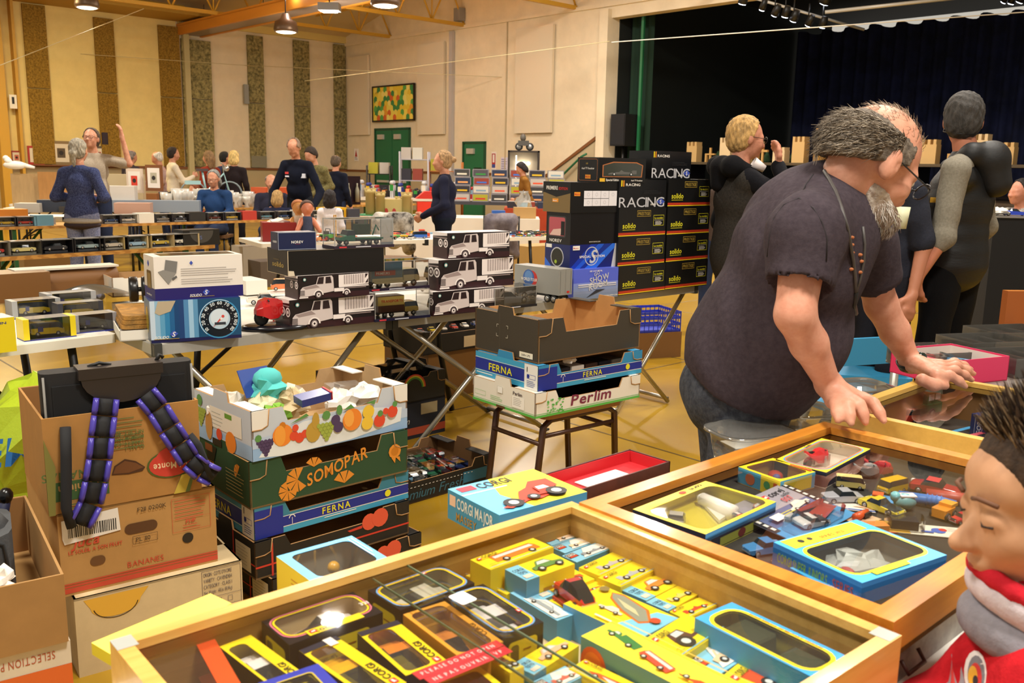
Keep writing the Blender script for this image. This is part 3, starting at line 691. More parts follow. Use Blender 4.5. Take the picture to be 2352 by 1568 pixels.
 # ================================================================ silver edged tables and the model stacks on them
TZ=.74
a43=R(43)
P1=G(353,791,TZ);gT=R(41.5)
uT,vT=Vector((math.cos(gT),math.sin(gT),0)),Vector((-math.sin(gT),math.cos(gT),0))
def silver(label,P,L,legs):
 t=thing('folding_table',label,'table',(P.x,P.y,0),gT)
 b=MB();b.box(0,0,TZ-.045,L,.62,TZ-.004,alu);b.box(.012,.012,TZ-.004,L-.012,.608,TZ,mat('#cfc8ba',.5));b.build('tabletop',t)
 for x in(0,L-.03):MB().box(x,-.006,TZ-.052,x+.03,.03,TZ+.001,mat('#3c3c38',.5)).build('corner_cap',t)
 lm=mat('#b3aea2',.3,.85)
 for y in(.06,.56):
  for x0,x1 in legs:MB().tube([(x0,y,TZ-.05),(x1,y,.012)],.014,lm,8).build('leg',t)
  for x0,x1 in legs[:2]:MB().tube([(x1-.0,y,.012),(x1,y,.02)],.02,blackm,8).build('foot_cap',t)
 for x0,x1 in legs:MB().tube([(x1,.06,.03),(x1,.56,.03)],.012,lm,8).build('stretcher',t)
 return t
L1=1.08;silver('silver edged folding table carrying the blue and white car boxes',P1,L1,((.1,L1*.62),(L1*.9,L1*.3)))
P2=P1+uT*(L1+.004);silver('silver edged folding table carrying the tall stacks of black boxes',P2,2.26,((.1,1.05),(.85,.1),(2.2,1.62),(1.35,2.1)))
# white folding table at far left with black arched legs, and a second one behind
folding_table('white folding table at far left under yellow boxed vans',G(0,808,TZ)-Vector((.9*.731,.9*.682,0)),R(48),1.36,.62,TZ,edge='white',legs='arch')
folding_table('white folding table behind the silver one, black legged',P1+uT*.25+vT*.66,gT,1.83,.6,TZ-.01,edge='white',legs='arch')
def carton(name,label,P,Q,z,ytop=None,ang=None,Rl=None,Wd=None,H=None,L=None,cols=('#111',),art=None,cat='box',group=None,rough=.35,y=None):
 if y is None:a,g,L_,W_,H_=place(P,Q,z,ytop,ang,Rl)
 else:
  p_=D(P[0],P[1],y);a=Vector((p_.x,y,z));g=ang;d=ray(*Q);k=d[0]/d[1];L_=(k*a.y-a.x)/(math.cos(g)-k*math.sin(g));W_=Wd
  if Rl:d=ray(*Rl);k=d[0]/d[1];W_=(k*a.y-a.x)/(-math.sin(g)-k*math.cos(g))
  H_=D(P[0],ytop,y).z-z
 B=Box(L or L_,Wd or W_,H or H_,*cols,rough=rough)
 if art:art(B)
 B.mb.build(name,None,(a.x,a.y,z),g,label=label,cat=cat,group=group)
 return z+(H or H_),a,g,L or L_
wt=mat('#efe9de',.5);bk=mat('#0d0d0f',.35);yl=mat('#d9d12e',.5);rd=mat('#c22a22',.5);ye=mat('#f0d21c',.5);gd=mat('#a58a3c',.4);slv=mat('#c3c3c8',.35)
# --- solido boxes
SBL='#141414'
def art_solido(B):
 f,L,H=B.f,B.L,B.H
 f.rect(0,.004,L,.009,ye);f.rect(0,.009,L,.0125,mat('#c8281e'));f.rect(0,.0145,L,.019,mat('#d8481e'));f.rect(0,.0205,L,.0235,rd)
 f.text('solido',L*.08,H*.30,H*.19,yl,fit=L*.27);f.rect(L*.08,H*.235,L*.34,H*.252,yl)
 f.rect(L*.37,H*.70,L*.66,H*.92,gd);f.rect(L*.376,H*.72,L*.654,H*.90,bk);f.text('PRESTIGE',L*.515,H*.755,H*.11,gd,al='c',fit=L*.25)
 f.frame(L*.72,H*.36,L*.95,H*.74,.002,yl);f.text('Le modèle'.replace('è','e'),L*.835,H*.60,H*.075,yl,al='c',fit=L*.18);f.rect(L*.735,H*.555,L*.935,H*.562,wt);f.lines(L*.76,H*.50,L*.15,4,H*.035,wt,H*.012)
 B.l.text('solido',B.W*.5,H*.3,H*.16,yl,al='c')
z=TZ;tops=[]
for col,xs in(('left',(((1419.6,679),(1527,665.6),613),((1418,613),(1527,600.5),545),((1419.6,545),(1529,534),479))),('right',(((1527,665.6),(1624,653.5),602.6),((1529,602.6),(1626,592),540),((1531,540),(1629,530),475),((1533,475),(1632,467),411)))):
 z=TZ
 for i,(P,Q,yt)in enumerate(xs):
  nm={'left':['lowest black box of the left lettered column','middle black box of the left lettered column','black box just under the lower RACING box'],'right':['lowest black box of the right lettered column','second black box up the right lettered column','third black box up the right lettered column','topmost black box of the right lettered column']}[col][i]
  z,a,g,L_=carton('boxed_model_car',nm+', yellow lettering and red stripes',P,Q,z,yt,a43,L=.415,Wd=.17,cols=(SBL,),art=art_solido,y=(5.055 if col=='left' else 5.352),group='black boxes with yellow lettering')
 tops.append(z)
def art_racing(B):
 f,L,H=B.f,B.L,B.H
 f.text('RACING',L*.0,H*.04,H*.36,slv,bold=0,fit=L*.97,sp=.04);f.text('RACING',L*.13,H*.78,H*.09,wt,bold=1,fit=L*.3)
 f.rect(L*.03,H*.76,L*.055,H*.97,ye);f.rect(L*.07,H*.76,L*.095,H*.97,mat('#d98a1c'))
 f.poly([(L*.80,H*.22),(L*.9,H*.34),(L*.98,H*.22),(L*.89,H*.10)],mat('#3a4fae'));f.text('S',L*.87,H*.15,H*.14,wt);f.text('SOLIDO',L*.66,H*.10,H*.06,wt,shear=.2)
 f.lines(L*.5,H*.6,L*.4,3,H*.05,mat('#26262a'),H*.015)
zr,a,g,L_=carton('boxed_model_car','black RACING box with big silver lettering, between columns of yellow lettered boxes',(1421,479),(1527,478),tops[0],412,a43,L=.41,Wd=.17,y=5.055,cols=('#101114',),art=art_racing)
carton('boxed_model_car','black RACING box with silver lettering on the very top',(1496,412.5),(1585.6,409.8),max(zr,tops[1]),345.5,R(43),Wd=.17,y=5.26,cols=('#101114',),art=art_racing)
# --- left mixed stack
def art_show(B):
 f,L,H=B.f,B.L,B.H
 for i in range(6):f.rect(0,0,L,H*(.55-.09*i),mat(('#7f8fd4','#8092c8','#8494bc','#8490ae','#7c8aa6','#76849e')[i],.4))
 f.rect(L*.1,H*.40,L*.95,H*.44,slv);f.rect(L*.1,H*.47,L*.95,H*.50,wt);f.text('SHOW',L*.36,H*.5,H*.2,slv,rot=10);f.text('ROOM',L*.34,H*.28,H*.2,slv,rot=10)
 f.poly([(L*.28,H*.05),(L*.7,H*.3),(L*.5,H*.3)],mat('#2a2c36'));f.text('GO',L*.45,H*.74,H*.12,slv,rot=20);f.text('WWW.NOREV.COM',L*.68,H*.05,H*.045,wt)
 f.text('DIE CAST METAL',L*.34,H*.9,H*.05,wt)
z,*_=carton('boxed_model_car','light blue box with silver lettering at the bottom of the mixed stack',(1316,690),(1418,682),TZ,620,R(38),Wd=.16,cols=('#5666d0',),art=art_show)
def art_spec(B):
 f,L,H,l=B.f,B.L,B.H,B.l
 for i,c in enumerate(('#1b3aa8','#2458c8','#16308c','#2b6ad8')):f.poly([(L*.1*i,0),(L*(.25+.1*i),0),(L*(.55+.15*i),H),(L*(.42+.15*i),H)],mat(c,.3))
 f.poly([(L*.86,0),(L,0),(L,H),(L*.93,H)],slv);f.ring(L*.44,H*.5,H*.36,H*.40,slv);f.text('S',L*.39,H*.22,H*.56,slv,shear=.3);f.text('SPECIAL  EDITION',L*.19,H*.44,H*.10,wt,fit=L*.52);f.rect(L*.05,H*.78,L*.19,H*.96,wt);f.text('Maisto',L*.06,H*.83,H*.07,rd)
 l.poly([(0,H*.4),(B.W*.3,0),(0,0)],mat('#2a6ad8',.3));l.disk(B.W*.5,H*.45,H*.42,slv);l.disk(B.W*.5,H*.45,H*.37,mat('#33342f',.15));l.rect(B.W*.05,H*.82,B.W*.28,H*.97,wt);l.disk(B.W*.45,H*.25,H*.08,mat('#a9c23a'))
z,*_=carton('boxed_model_car','deep blue SPECIAL EDITION box with silver ring and round window',(1308,617),(1418,608),z,563,R(38),(1251,608),y=4.86,cols=('#13206a','#10205c'),art=art_spec)
def art_norev(B):
 l,L,H,Wd=B.l,B.L,B.H,B.W
 l.rrect(Wd*.08,H*.22,Wd*.82,H*.88,.012,mat('#3b3b3b',.3));l.rrect(Wd*.12,H*.26,Wd*.78,H*.84,.01,mat('#b5555c',.15));l.poly([(Wd*.15,H*.27),(Wd*.6,H*.27),(Wd*.66,H*.5),(Wd*.3,H*.45)],mat('#dcb7a8',.3));l.rect(Wd*.62,H*.28,Wd*.77,H*.72,bk)
 l.text('NOREV',Wd*.16,H*.06,H*.10,wt,fit=Wd*.5);B.f.text('www.norev.com',L*.38,H*.06,H*.05,wt,bold=0)
z,*_=carton('boxed_model_car','plain black box with a square red tinted window on its end',(1309,562.6),(1421.6,556),z,489,R(38),(1254,559),y=4.86,cols=('#0f0f11',),art=art_norev)
def art_prem(B):
 l,f,L,H,Wd=B.l,B.f,B.L,B.H,B.W
 l.rect(0,0,Wd,H*.64,mat('#7a643c',.4));l.poly([(0,H),(Wd,H),(Wd,H*.64),(Wd*.5,H*.5),(0,H*.66)],bk);l.text('PREMIERE',Wd*.12,H*.74,H*.12,wt,fit=Wd*.42);l.text('EDITION',Wd*.58,H*.74,H*.09,rd,fit=Wd*.32);l.text('Maisto',Wd*.37,H*.36,H*.06,rd);l.rect(Wd*.36,H*.33,Wd*.58,H*.45,mat('#e0902c'));l.text('Maisto',Wd*.38,H*.36,H*.05,wt)
 f.rect(L*.07,H*.55,L*.18,H*.68,mat('#e0902c'));f.text('Maisto',L*.08,H*.58,H*.06,rd);f.rect(L*.25,H*.22,L*.88,H*.72,mat('#e3dfe2'))
 for i in range(1,4):f.rect(L*(.25+.157*i),H*.22,L*(.254+.157*i),H*.72,bk);f.k-=1
 f.rect(L*.25,H*.46,L*.72,H*.475,bk)
 for i in range(7):f.ring(L*(.33+.157*(i%4))if i<4 else L*(.33+.157*(i-4)),H*(.60 if i<4 else.34),H*.05,H*.056,mat('#9a9aa0'));f.k-=1
zp,*_=carton('boxed_model_car','black and gold PREMIERE EDITION box showing white diagram panel',(1309,488.5),(1429,486),z,418,R(38),(1247,484),y=4.85,cols=('#101010',),art=art_prem)
def art_tt(B):
 f,l,L,H,Wd=B.f,B.l,B.L,B.H,B.W;cu=mat('#b06a3c',.4)
 l.rring(Wd*.06,H*.06,Wd*.94,H*.94,.012,.002,cu);l.text('1:18',Wd*.4,H*.72,H*.07,gd);l.text('Audi TT Roadster',Wd*.2,H*.52,H*.08,wt,fit=Wd*.6);l.rect(Wd*.38,H*.14,Wd*.64,H*.30,mat('#e0902c'));l.text('Maisto',Wd*.40,H*.19,H*.07,rd)
 f.poly([(L*.08,H*.22),(L*.92,H*.22),(L*.94,H*.72),(L*.8,H*.84),(L*.3,H*.84),(L*.08,H*.7)],cu);f.poly([(L*.10,H*.25),(L*.90,H*.25),(L*.92,H*.70),(L*.79,H*.80),(L*.31,H*.80),(L*.10,H*.68)],mat('#3c3f38',.12))
 art_car(f,L*.2,H*.26,L*.6,H*.4,'#60605c','racer');f.rect(L*.02,H*.03,L*.13,H*.17,mat('#e0b02c'));f.text('Special Edition',L*.15,H*.06,H*.09,wt,fit=L*.3);f.text('Audi TT Roadster',L*.68,H*.06,H*.06,wt)
carton('boxed_model_car','black window box with dark roadster, resting on top of the mixed stack',(1373.9,420),(1482,412.5),zp,361,R(38),(1326,416),y=4.97,cols=('#0e0e0e',),art=art_tt)
# --- grey toy trailer
a,g,L_,W_,H_=place((1283,679),(1314,676),TZ+.045,619,R(44),(1178,641))
t=thing('toy_trailer','long grey toy truck trailer with a round blue and red emblem','toy trailer',(a.x,a.y,TZ),g)
W_=.33;B=Box(.1,W_,H_,'#8d8c86',cl='#96958e',ct='#a09f98');B.mb.v=[(x,y,z+.045)for x,y,z in B.mb.v]
fl=Face(B.mb,(0,W_,.045),(0,-1,0),(0,0,1));fl.disk(W_*.40,H_*.52,.042,rd,20);fl.disk(W_*.33,H_*.55,.042,mat('#2f5aa0',.4),20);fl.disk(W_*.33,H_*.6,.03,mat('#5a86bc',.4),16);fl.text('WORLD TOUR',W_*.16,H_*.42,.016,wt,fit=.12)
ff=Face(B.mb,(0,0,.045),(1,0,0),(0,0,1));ff.rect(.049,.003,.051,H_-.003,mat('#6c6b66'))
for x in(.01,.088):ff.rect(x,.01,x+.002,H_-.01,mat('#5c5b56'))
ff.rect(.06,.01,.08,.02,rd);B.mb.build('cargo_body',t)
c=MB();c.box(.02,.02,.03,.08,W_-.02,.045,blackm);c.build('chassis',t)
for y in(.04,.085,.27):
 for x in(.008,.092):MB().wheel((0,0,0),.021,.014,ax='x').build('wheel',t,(x,y,.021))
 # --- chrome dome car in curved clear case
a,g,L_,W_,H_=place((1160,712),(1241,700),TZ,652,R(41))
def it_ds(i,L,Wd,H):car1(i,'sport',L*.88,'#8b8d90',Matrix.Translation((L*.5,Wd*.5,.014))@Matrix.Rotation(math.pi,4,'Z'),H=H*.62,Wd=Wd*.6)
display_case('cased_model_car','silver car under a low clear cover beside the grey trailer',(a.x-.05,a.y-.02,TZ),g,.28,.14,.105,it_ds,base='#1c1a1e')
# --- monochrome truck boxes
wf=mat('#d3c5c0',.5);wd_=mat('#9c8a86',.5);dk=mat('#2a1a1c',.4);w2=mat('#efe4de',.5)
def art_truck(B):
 f,l,L,H,Wd=B.f,B.l,B.L,B.H,B.W
 f.rect(0,0,L,H*.22,mat('#33161c',.4));f.rect(L*.02,H*.02,L*.5,H*.05,mat('#241416'))
 f.poly([(L*.56,H*.45),(L*.99,H*.50),(L*.99,H*.97),(L*.60,H*.95),(L*.56,H*.95)],w2);f.poly([(L*.63,H*.54),(L*.93,H*.57),(L*.93,H*.94),(L*.63,H*.92)],wf)
 for i in range(9):x=L*(.64+.033*i);f.rect(x,H*.54,x+L*.004,H*.94,dk);f.k-=1
 f.k+=1;f.poly([(L*.94,H*.55),(L*.985,H*.75),(L*.98,H*.56)],dk);f.poly([(L*.94,H*.75),(L*.985,H*.94),(L*.94,H*.94)],dk)
 f.rect(L*.56,H*.42,L*.99,H*.47,w2);f.rect(L*.6,H*.36,L*.95,H*.39,wd_)
 # cab and bonnet
 f.poly([(L*.02,H*.12),(L*.03,H*.42),(L*.06,H*.52),(L*.24,H*.62),(L*.27,H*.92),(L*.46,H*.95),(L*.48,H*.86),(L*.49,H*.28),(L*.30,H*.2),(L*.12,H*.12)],wf)
 f.poly([(L*.06,H*.50),(L*.24,H*.60),(L*.29,H*.48),(L*.1,H*.42)],wd_)
 f.poly([(L*.25,H*.62),(L*.28,H*.9),(L*.35,H*.91),(L*.34,H*.62)],dk);f.poly([(L*.37,H*.63),(L*.375,H*.9),(L*.44,H*.91),(L*.455,H*.64)],dk)
 for i in range(5):f.rect(L*.02,H*(.18+.045*i),L*.085,H*(.2+.045*i),dk);f.k-=1
 f.k+=1;f.rect(L*.49,H*.25,L*.63,H*.40,w2);f.rect(L*.01,H*.06,L*.13,H*.11,w2)
 for x,r in((.27,.17),(.66,.13)):
  f.ring(L*x,H*.16,H*r,H*(r+.06),w2,16,0,180);f.disk(L*x,H*.17,H*r,dk,18);f.disk(L*x,H*.17,H*r*.72,mat('#84787a',.4),18);f.disk(L*x,H*.17,H*r*.5,w2,16);f.disk(L*x,H*.17,H*r*.22,dk,12)
 f.disk(L*.08,H*.84,H*.07,mat('#4f8f88',.5));f.disk(L*.08,H*.84,H*.045,w2)
 l.rect(0,0,Wd,H*.45,mat('#33181a',.4));l.poly([(0,H*.84),(Wd,H*.9),(Wd,H),(0,H)],w2);l.rect(0,H*.78,Wd,H*.82,wd_)
 for x in(.55,.92):l.disk(Wd*x,H*.6,H*.16,w2,16);l.disk(Wd*x,H*.6,H*.11,mat('#5c4a4a'),16);l.disk(Wd*x,H*.6,H*.06,w2,12)
 B.t.rect(0,0,L*.3,Wd,w2);B.t.rect(L*.3,0,L,Wd,wf);B.t.rect(L*.45,Wd*.1,L*.8,Wd*.9,w2)
TC=('#1c1214',)
z,a,g,L_=carton('boxed_model_truck','monochrome truck picture box under its twin, beneath the long black box',(666,759.6),(861,739.6),TZ,690,R(40),(641,749),cols=TC,art=art_truck,Wd=.13)
z,a,g,L_=carton('boxed_model_truck','worn monochrome truck picture box squeezed beneath the long black box',(685,689),(848,676),z,634,R(38),(661,685),cols=TC,art=art_truck,Wd=.13)
def art_long(B):
 l,f,L,H,Wd=B.l,B.f,B.L,B.H,B.W
 l.text('solido',Wd*.25,H*.3,H*.2,gd,fit=Wd*.55);l.rect(Wd*.3,H*.55,Wd*.6,H*.62,mat('#4a3c20'));l.rect(0,0,Wd,.002,mat('#c8b48c'));l.rect(0,0,.002,H,mat('#c8b48c'));f.rect(0,0,.003,H,mat('#cbb99a'));f.rect(L-.003,0,L,H,mat('#a89474'));f.poly([(.003,0),(.03,0),(.026,.02),(.003,.022)],mat('#d8cab0'));f.rect(0,H-.0015,L,H,mat('#9a8a70'))
zl,a,g,L_=carton('long_box','long worn black box lying across the truck picture boxes',(661.5,634.5),(883,619),z,576,R(37),(615.5,628.6),cols=('#0b0a09','#1c160c'),art=art_long)
def art_nb(B):
 B.f.text('NOREV',B.L*.5,B.H*.36,B.H*.15,wt,al='c');B.f.frame(0,0,B.L,B.H,.0025,mat('#8d93a0'));B.f.rect(B.L*.45,B.H*.3,B.L*.57,B.H*.31,rd);B.l.text('NOREV',B.W*.3,B.H*.4,B.H*.12,wt)
carton('boxed_model_car','small navy blue box with grey edges on the long black box',(639,574.4),(726.4,573),zl,534,R(36),(622.6,574),cols=('#1a2347','#181f3c'),art=art_nb)
def it_tow(i,L,Wd,H):
 T=Matrix.Translation((L*.5,Wd*.5,.012));truck1(i,L*.72,'#1c9a78','#1c8a6c',T,.06);i.box(L*.45,Wd*.32,.055,L*.66,Wd*.68,.10,mat('#3c4a34',.8));i.tube([(L*.74,Wd*.5,.05),(L*.8,Wd*.5,.095),(L*.85,Wd*.5,.07)],.003,mat('#1c8a6c',.3),6)
a,g,*_=place((768,572),(885,566),zl,None,R(37))
display_case('cased_model_truck','green toy tow truck in clear case on the long black box',(a.x,a.y,zl),g,.29,.12,.125,it_tow,base='#2a2030')
def it_blue(i,L,Wd,H):
 T=Matrix.Translation((L*.5,Wd*.5,.012))@Matrix.Rotation(math.pi,4,'Z');truck1(i,L*.78,'#d8cfa0','#5d7f92',T,.62,False);i.box(L*.14,Wd*.1,.03,L*.62,Wd*.12,.042,mat('#d8cfa0'));f=Face(i,(L*.12,Wd*.5-L*.78*.16*1.05-.0005,.038),(1,0,0),(0,0,1));f.rect(0,0,L*.48,.016,mat('#d8cfa0',.4));f.rect(L*.04,.028,L*.36,.05,mat('#b5442c',.4));f.text('PRIMEURS',L*.06,.033,.011,wt)
def it_brown(i,L,Wd,H):
 T=Matrix.Translation((L*.48,Wd*.5,.012))@Matrix.Rotation(math.pi,4,'Z');truck1(i,L*.74,'#c8b060','#5a3420',T,.62,False);w_=L*.74*.16*1.07;i.box(L*.105,Wd*.5-w_,.066,L*.57,Wd*.5+w_,.106,mat('#cdb45c',.4));f=Face(i,(L*.1,Wd*.5-w_-.0005,.066),(1,0,0),(0,0,1));f.text('TRANSPORTS',L*.06,.014,.012,rd)
a,g,*_=place((861,740),(992,730),TZ,None,R(37))
display_case('cased_model_truck','cream and brown toy lorry in the lower clear case of two',(a.x,a.y,TZ),g,.29,.125,.132,it_brown,base='#1a1830')
display_case('cased_model_truck','blue, red and cream toy lorry in the upper clear case of two',(a.x-.035,a.y-.005,TZ+.135),g+R(1),.33,.125,.13,it_blue,base='#241a2e')
z,a,g,L_=carton('boxed_model_truck','monochrome truck picture box at the bottom of the stack of three',(994,726.5),(1158,709),TZ,671,R(39),cols=TC,art=art_truck,Wd=.13)
z,a,g,L_=carton('boxed_model_truck','monochrome truck picture box in the middle of the stack of three',(1007,668.7),(1179,652),z,598,R(41),cols=TC,art=art_truck,Wd=.13)
z,a,g,L_=carton('boxed_model_truck','monochrome truck picture box on top of the stack of three',(1027,595.6),(1170,586),z,535.4,R(36),cols=TC,art=art_truck,Wd=.13)
# --- white and blue solido boxes at the left
def slogo(f,x,y,s,st=True):
 if st:f.text('SOLIDO',x,y,s*.33,wt,shear=.25,fit=s*1.5)
 bl=mat('#3f55b4',.35);f.poly([(x+s*1.65,y+s*.5),(x+s*2.1,y+s*.95),(x+s*2.6,y+s*.55),(x+s*2.1,y+s*.02)],bl);f.text('S',x+s*1.88,y+s*.2,s*.58,wt,shear=.25)
def art_blue(B):
 f,l,L,H,Wd=B.f,B.l,B.L,B.H,B.W
 cs=('#c3d3e0','#8fb6cf','#5c9cc0','#2f7fae','#1c5f92','#124273','#1c3f74','#4f86b4','#9cc2dc','#5b93ba')
 for i,c in enumerate(cs):f.rect(L*(.0+.052*i),H*.08,L*(.052+.052*i),H,mat(c,.3));f.k-=1
 f.k+=1;f.rect(0,0,L,H*.08,mat('#191a4c',.3));f.rect(L*.52,H*.08,L,H,mat('#154a70',.3));f.poly([(L*.05,H*.72),(L*.09,H*.99),(L*.28,H*.99),(L*.22,H*.74),(L*.1,H*.66)],mat('#b6a68a',.4))
 cx,cy,r=L*.755,H*.50,H*.44
 f.disk(cx,cy,H*.475,mat('#3f8fbe',.25),30);f.disk(cx,cy,r,mat('#0b1420',.25),30);f.ring(cx,cy,H*.455,H*.47,mat('#cfe0ea',.2),30,60,230)
 for i,n in enumerate((10,20,30,40,50,60,70,80,90,100,110)):
  an=218-i*26;f.text(str(n),cx+H*.35*math.cos(R(an)),cy+H*.35*math.sin(R(an)),H*.08,mat('#dfe8ea',.4),rot=an-90,al='c');f.k-=1
  f.disk(cx+H*.30*math.cos(R(an-13)),cy+H*.30*math.sin(R(an-13)),H*.008,wt,6);f.k-=1
 f.k+=2;f.disk(cx,cy,H*.25,mat('#b9cfdc',.3),30);f.disk(cx,cy+H*.03,H*.21,mat('#d3dfe6',.3),30);f.poly([(cx-H*.17,cy-H*.21),(cx+H*.03,cy+H*.04),(cx+H*.06,cy)],mat('#d2463c'));f.disk(cx+H*.08,cy+H*.06,H*.035,mat('#d2463c'));f.disk(cx+H*.04,cy,H*.03,wt);f.rect(cx-H*.12,cy-H*.14,cx+H*.14,cy-H*.08,mat('#2a3038'))
 slogo(f,L*.04,H*.1,H*.2);f.rect(L*.03,H*.085,L*.3,H*.1,gd)
 l.rect(0,0,Wd,H*.3,mat('#44546a',.3));l.disk(Wd*.5,H*.5,Wd*.26,mat('#8a7c34',.2),20,H*.32);l.disk(Wd*.5,H*.5,Wd*.2,mat('#a7973e',.2),20,H*.26)
z,a,g,L_=carton('boxed_model_car','blue box printed with a large speedometer dial',(348,789),(555,775),TZ,692,None,Wd=.17,cols=('#1d2f66','#6d8396'),art=art_blue)
def art_white(B):
 f,l,L,H,Wd=B.f,B.l,B.L,B.H,B.W;nv=mat('#231c66',.35);gk=mat('#8b8780',.5)
 f.rect(0,0,L,H*.27,nv);slogo(f,L*.38,H*.05,H*.18);f.rect(L*.38,H*.04,L*.66,H*.05,gd);f.poly([(L*.13,H*.93),(L*.26,H*.88),(L*.24,H*.62),(L*.11,H*.68)],mat('#77746f'));f.poly([(L*.04,H*.66),(L*.1,H*.70),(L*.24,H*.62),(L*.15,H*.36)],gk);f.poly([(L*.19,H*.5),(L*.24,H*.56),(L*.25,H*.52),(L*.2,H*.45)],mat('#5d5b58'))
 f.poly([(L*.39,H*.84),(L*.41,H*.89),(L*.43,H*.84),(L*.41,H*.79)],mat('#3a4fae'));f.lines(L*.29,H*.70,L*.66,4,H*.05,mat('#a39c95'),H*.014);f.lines(L*.29,H*.46,L*.66,3,H*.05,mat('#a39c95'),H*.014,seed=3)
 l.rect(0,0,Wd,H*.27,nv);l.rrect(Wd*.28,H*.24,Wd*.72,H*.66,.008,mat('#5c4a22',.2));l.rrect(Wd*.34,H*.27,Wd*.66,H*.6,.006,mat('#8b7442',.2));l.poly([(Wd*.4,H*.82),(Wd*.48,H*.9),(Wd*.56,H*.82),(Wd*.48,H*.74)],mat('#3a4fae'));l.text('www.solido.com',Wd*.2,H*.08,H*.05,wt,fit=Wd*.5)
 B.t.rect(L*.1,Wd*.2,L*.95,Wd*.9,mat('#4c4640',.12))
carton('boxed_model_car','white box with navy band on top of the speedometer box',(357,691),(559,678.6),z,590.5,None,Wd=.16,cols=('#e9e0d4','#d9cfc2'),art=art_white)
# --- small things behind them
def small_box(name,label,px,py,z,L,Wd,H,ang,c,cat='box',cl=None):
 p=G(px,py,z);B=Box(L,Wd,H,c,cl);return B.mb.build(name,None,(p.x,p.y,z),R(ang),label=label,cat=cat)
small_box('white_carton','plain white carton behind the speedometer box',566,678,TZ,.12,.2,.075,41,'#e3dccf')
p=G(250,772,TZ-.005);t=thing('open_white_carton','open shallow white carton under the folded orange cloth','box',(p.x+.1,p.y-.13,TZ),R(28))
c=MB();c.box(0,0,0,.2,.42,.004,wt)
for q in((0,0,0,.004,.42,.04),(0,0,0,.2,.004,.04),(.196,0,0,.2,.42,.04),(0,.416,0,.2,.42,.04)):c.box(*q,wt)
c.build('tray',t)
c=MB();rr=random.Random(2);cm=mat('#b9853c',.95,c2='#8f6a34',scale=25,bump=.8)
for k in range(3):c.rbox(.01+.004*k,.03,.02+.018*k,.19,.40-.004*k,.036+.018*k,cm,.03)
c.build('folded_cloth',None,(p.x+.1,p.y-.13,TZ+.02),R(28),label='folded ochre cloth lying in the open white carton',cat='cloth')
p=G(298,700,TZ+.08);t=thing('toy_tyre_pair','pair of large black toy tyres on the ochre cloth','toy wheels',(p.x+.02,p.y,TZ+.092),R(25))
for x in(0,.05):MB().wheel((0,0,0),.055,.035,mat('#0e0e0e',.3),mat('#6a6f6a',.3),ax='x',n=20).build('tyre',t,(x,-.01*x,.055))
MB().tube([(0,0,.055),(.05,0,.055)],.01,blackm).build('axle',t)
# open white carton with brown inside
p=G(262,690,TZ);crate('open_carton','white sided open carton behind the black toy tyres',(p.x-.05,p.y+.1,TZ),R(35),.3,.3,.10,'#e6ddcd',hm=.95,tab=0,flaps=False,cat='open box')
# motorcycle and cars
p=G(566,762,TZ);t=thing('toy_motorcycle','red toy racing motorcycle on black oval base','toy motorcycle',(p.x+.1,p.y+.08,TZ),R(20))
c=MB();c.lathe([(.12,0),(.13,.004),(.125,.018),(.11,.022)],mat('#141318',.2),24,Matrix.Diagonal((1.1,.62,1,1)));c.build('base',t)
c=MB();bike1(c,.2,'#c61f20',Matrix.Translation((0,0,.022))@Matrix.Rotation(R(28),4,'Z'));c.build('motorcycle',t)
for lb,kd,L_,col,px,py,an,kw in(('cream and red toy camper van beside the truck picture box','van',.15,'#cf3a2a',650,712,15,dict(roof=mat('#efe6cf',.3))),('orange and white toy van under the long black box','van',.14,'#d8743a',648,668,15,dict(roof=mat('#e8a468',.3))),('white toy saloon car behind the red motorcycle','sedan',.16,'#e9e2d4',600,700,20,{}),('red toy coupe beside the red motorcycle','sport',.13,'#c8221e',638,742,100,{})):
 p=G(px,py,TZ);car('toy_car',lb,kd,L_,col,(p.x,p.y+.04,TZ),R(an),**kw)
 # --- left white table: yellow and clear packages
def art_mich(B):
 B.t.rect(0,0,B.L,B.W,mat('#6c6c9c',.2));B.f.text('MICHELIN',B.L*.1,B.H*.82,B.H*.07,mat('#26306c'),fit=B.L*.7)
carton('boxed_toy_van','tall yellow box at the left end of the white table',(-60,818),(38,792),TZ,690,R(48),Wd=.12,H=.125,cols=('#e0c81e',),art=art_mich)
def vanpack(label,P,ang,L,Wd,H,c,cc,kd='van',vc='#e3c51c',base='#242a7c'):
 t=thing('boxed_toy_van',label,'boxed toy',(P.x,P.y,TZ),ang);b=MB();m=mat(c,.4)
 b.box(0,0,0,L,Wd,.006,mat(base,.4));b.box(0,0,.006,L*.11,Wd,H,m);b.box(L*.89,0,.006,L,Wd,H,m);b.box(0,Wd-.003,0,L,Wd,H,mat(cc,.3));b.build('carton',t)
 i=MB();car1(i,kd,L*.62,vc,Matrix.Translation((L*.5,Wd*.48,.012))@Matrix.Rotation(R(172),4,'Z'));f=Face(i,(L*.3,Wd*.23,.03),(1,0,0),(0,0,1));f.rect(0,0,L*.1,.02,mat('#2a3a8c'));i.build('toy_van',t)
 e=MB();g_=clear(refl=.1);e.add([(L*.11,0,.006),(L*.89,0,.006),(L*.89,0,H),(L*.11,0,H)],[(0,1,2,3)],g_);e.add([(L*.11,0,H),(L*.89,0,H),(L*.89,Wd,H),(L*.11,Wd,H)],[(0,1,2,3)],clear('#c8c4c0',refl=.15,haze=.3));e.build('clear_cover',t)
vanpack('yellow window box with yellow toy van at the front of the white table',G(56,786,TZ),R(44),.19,.09,.085,'#e0c81e','#4a4a48')
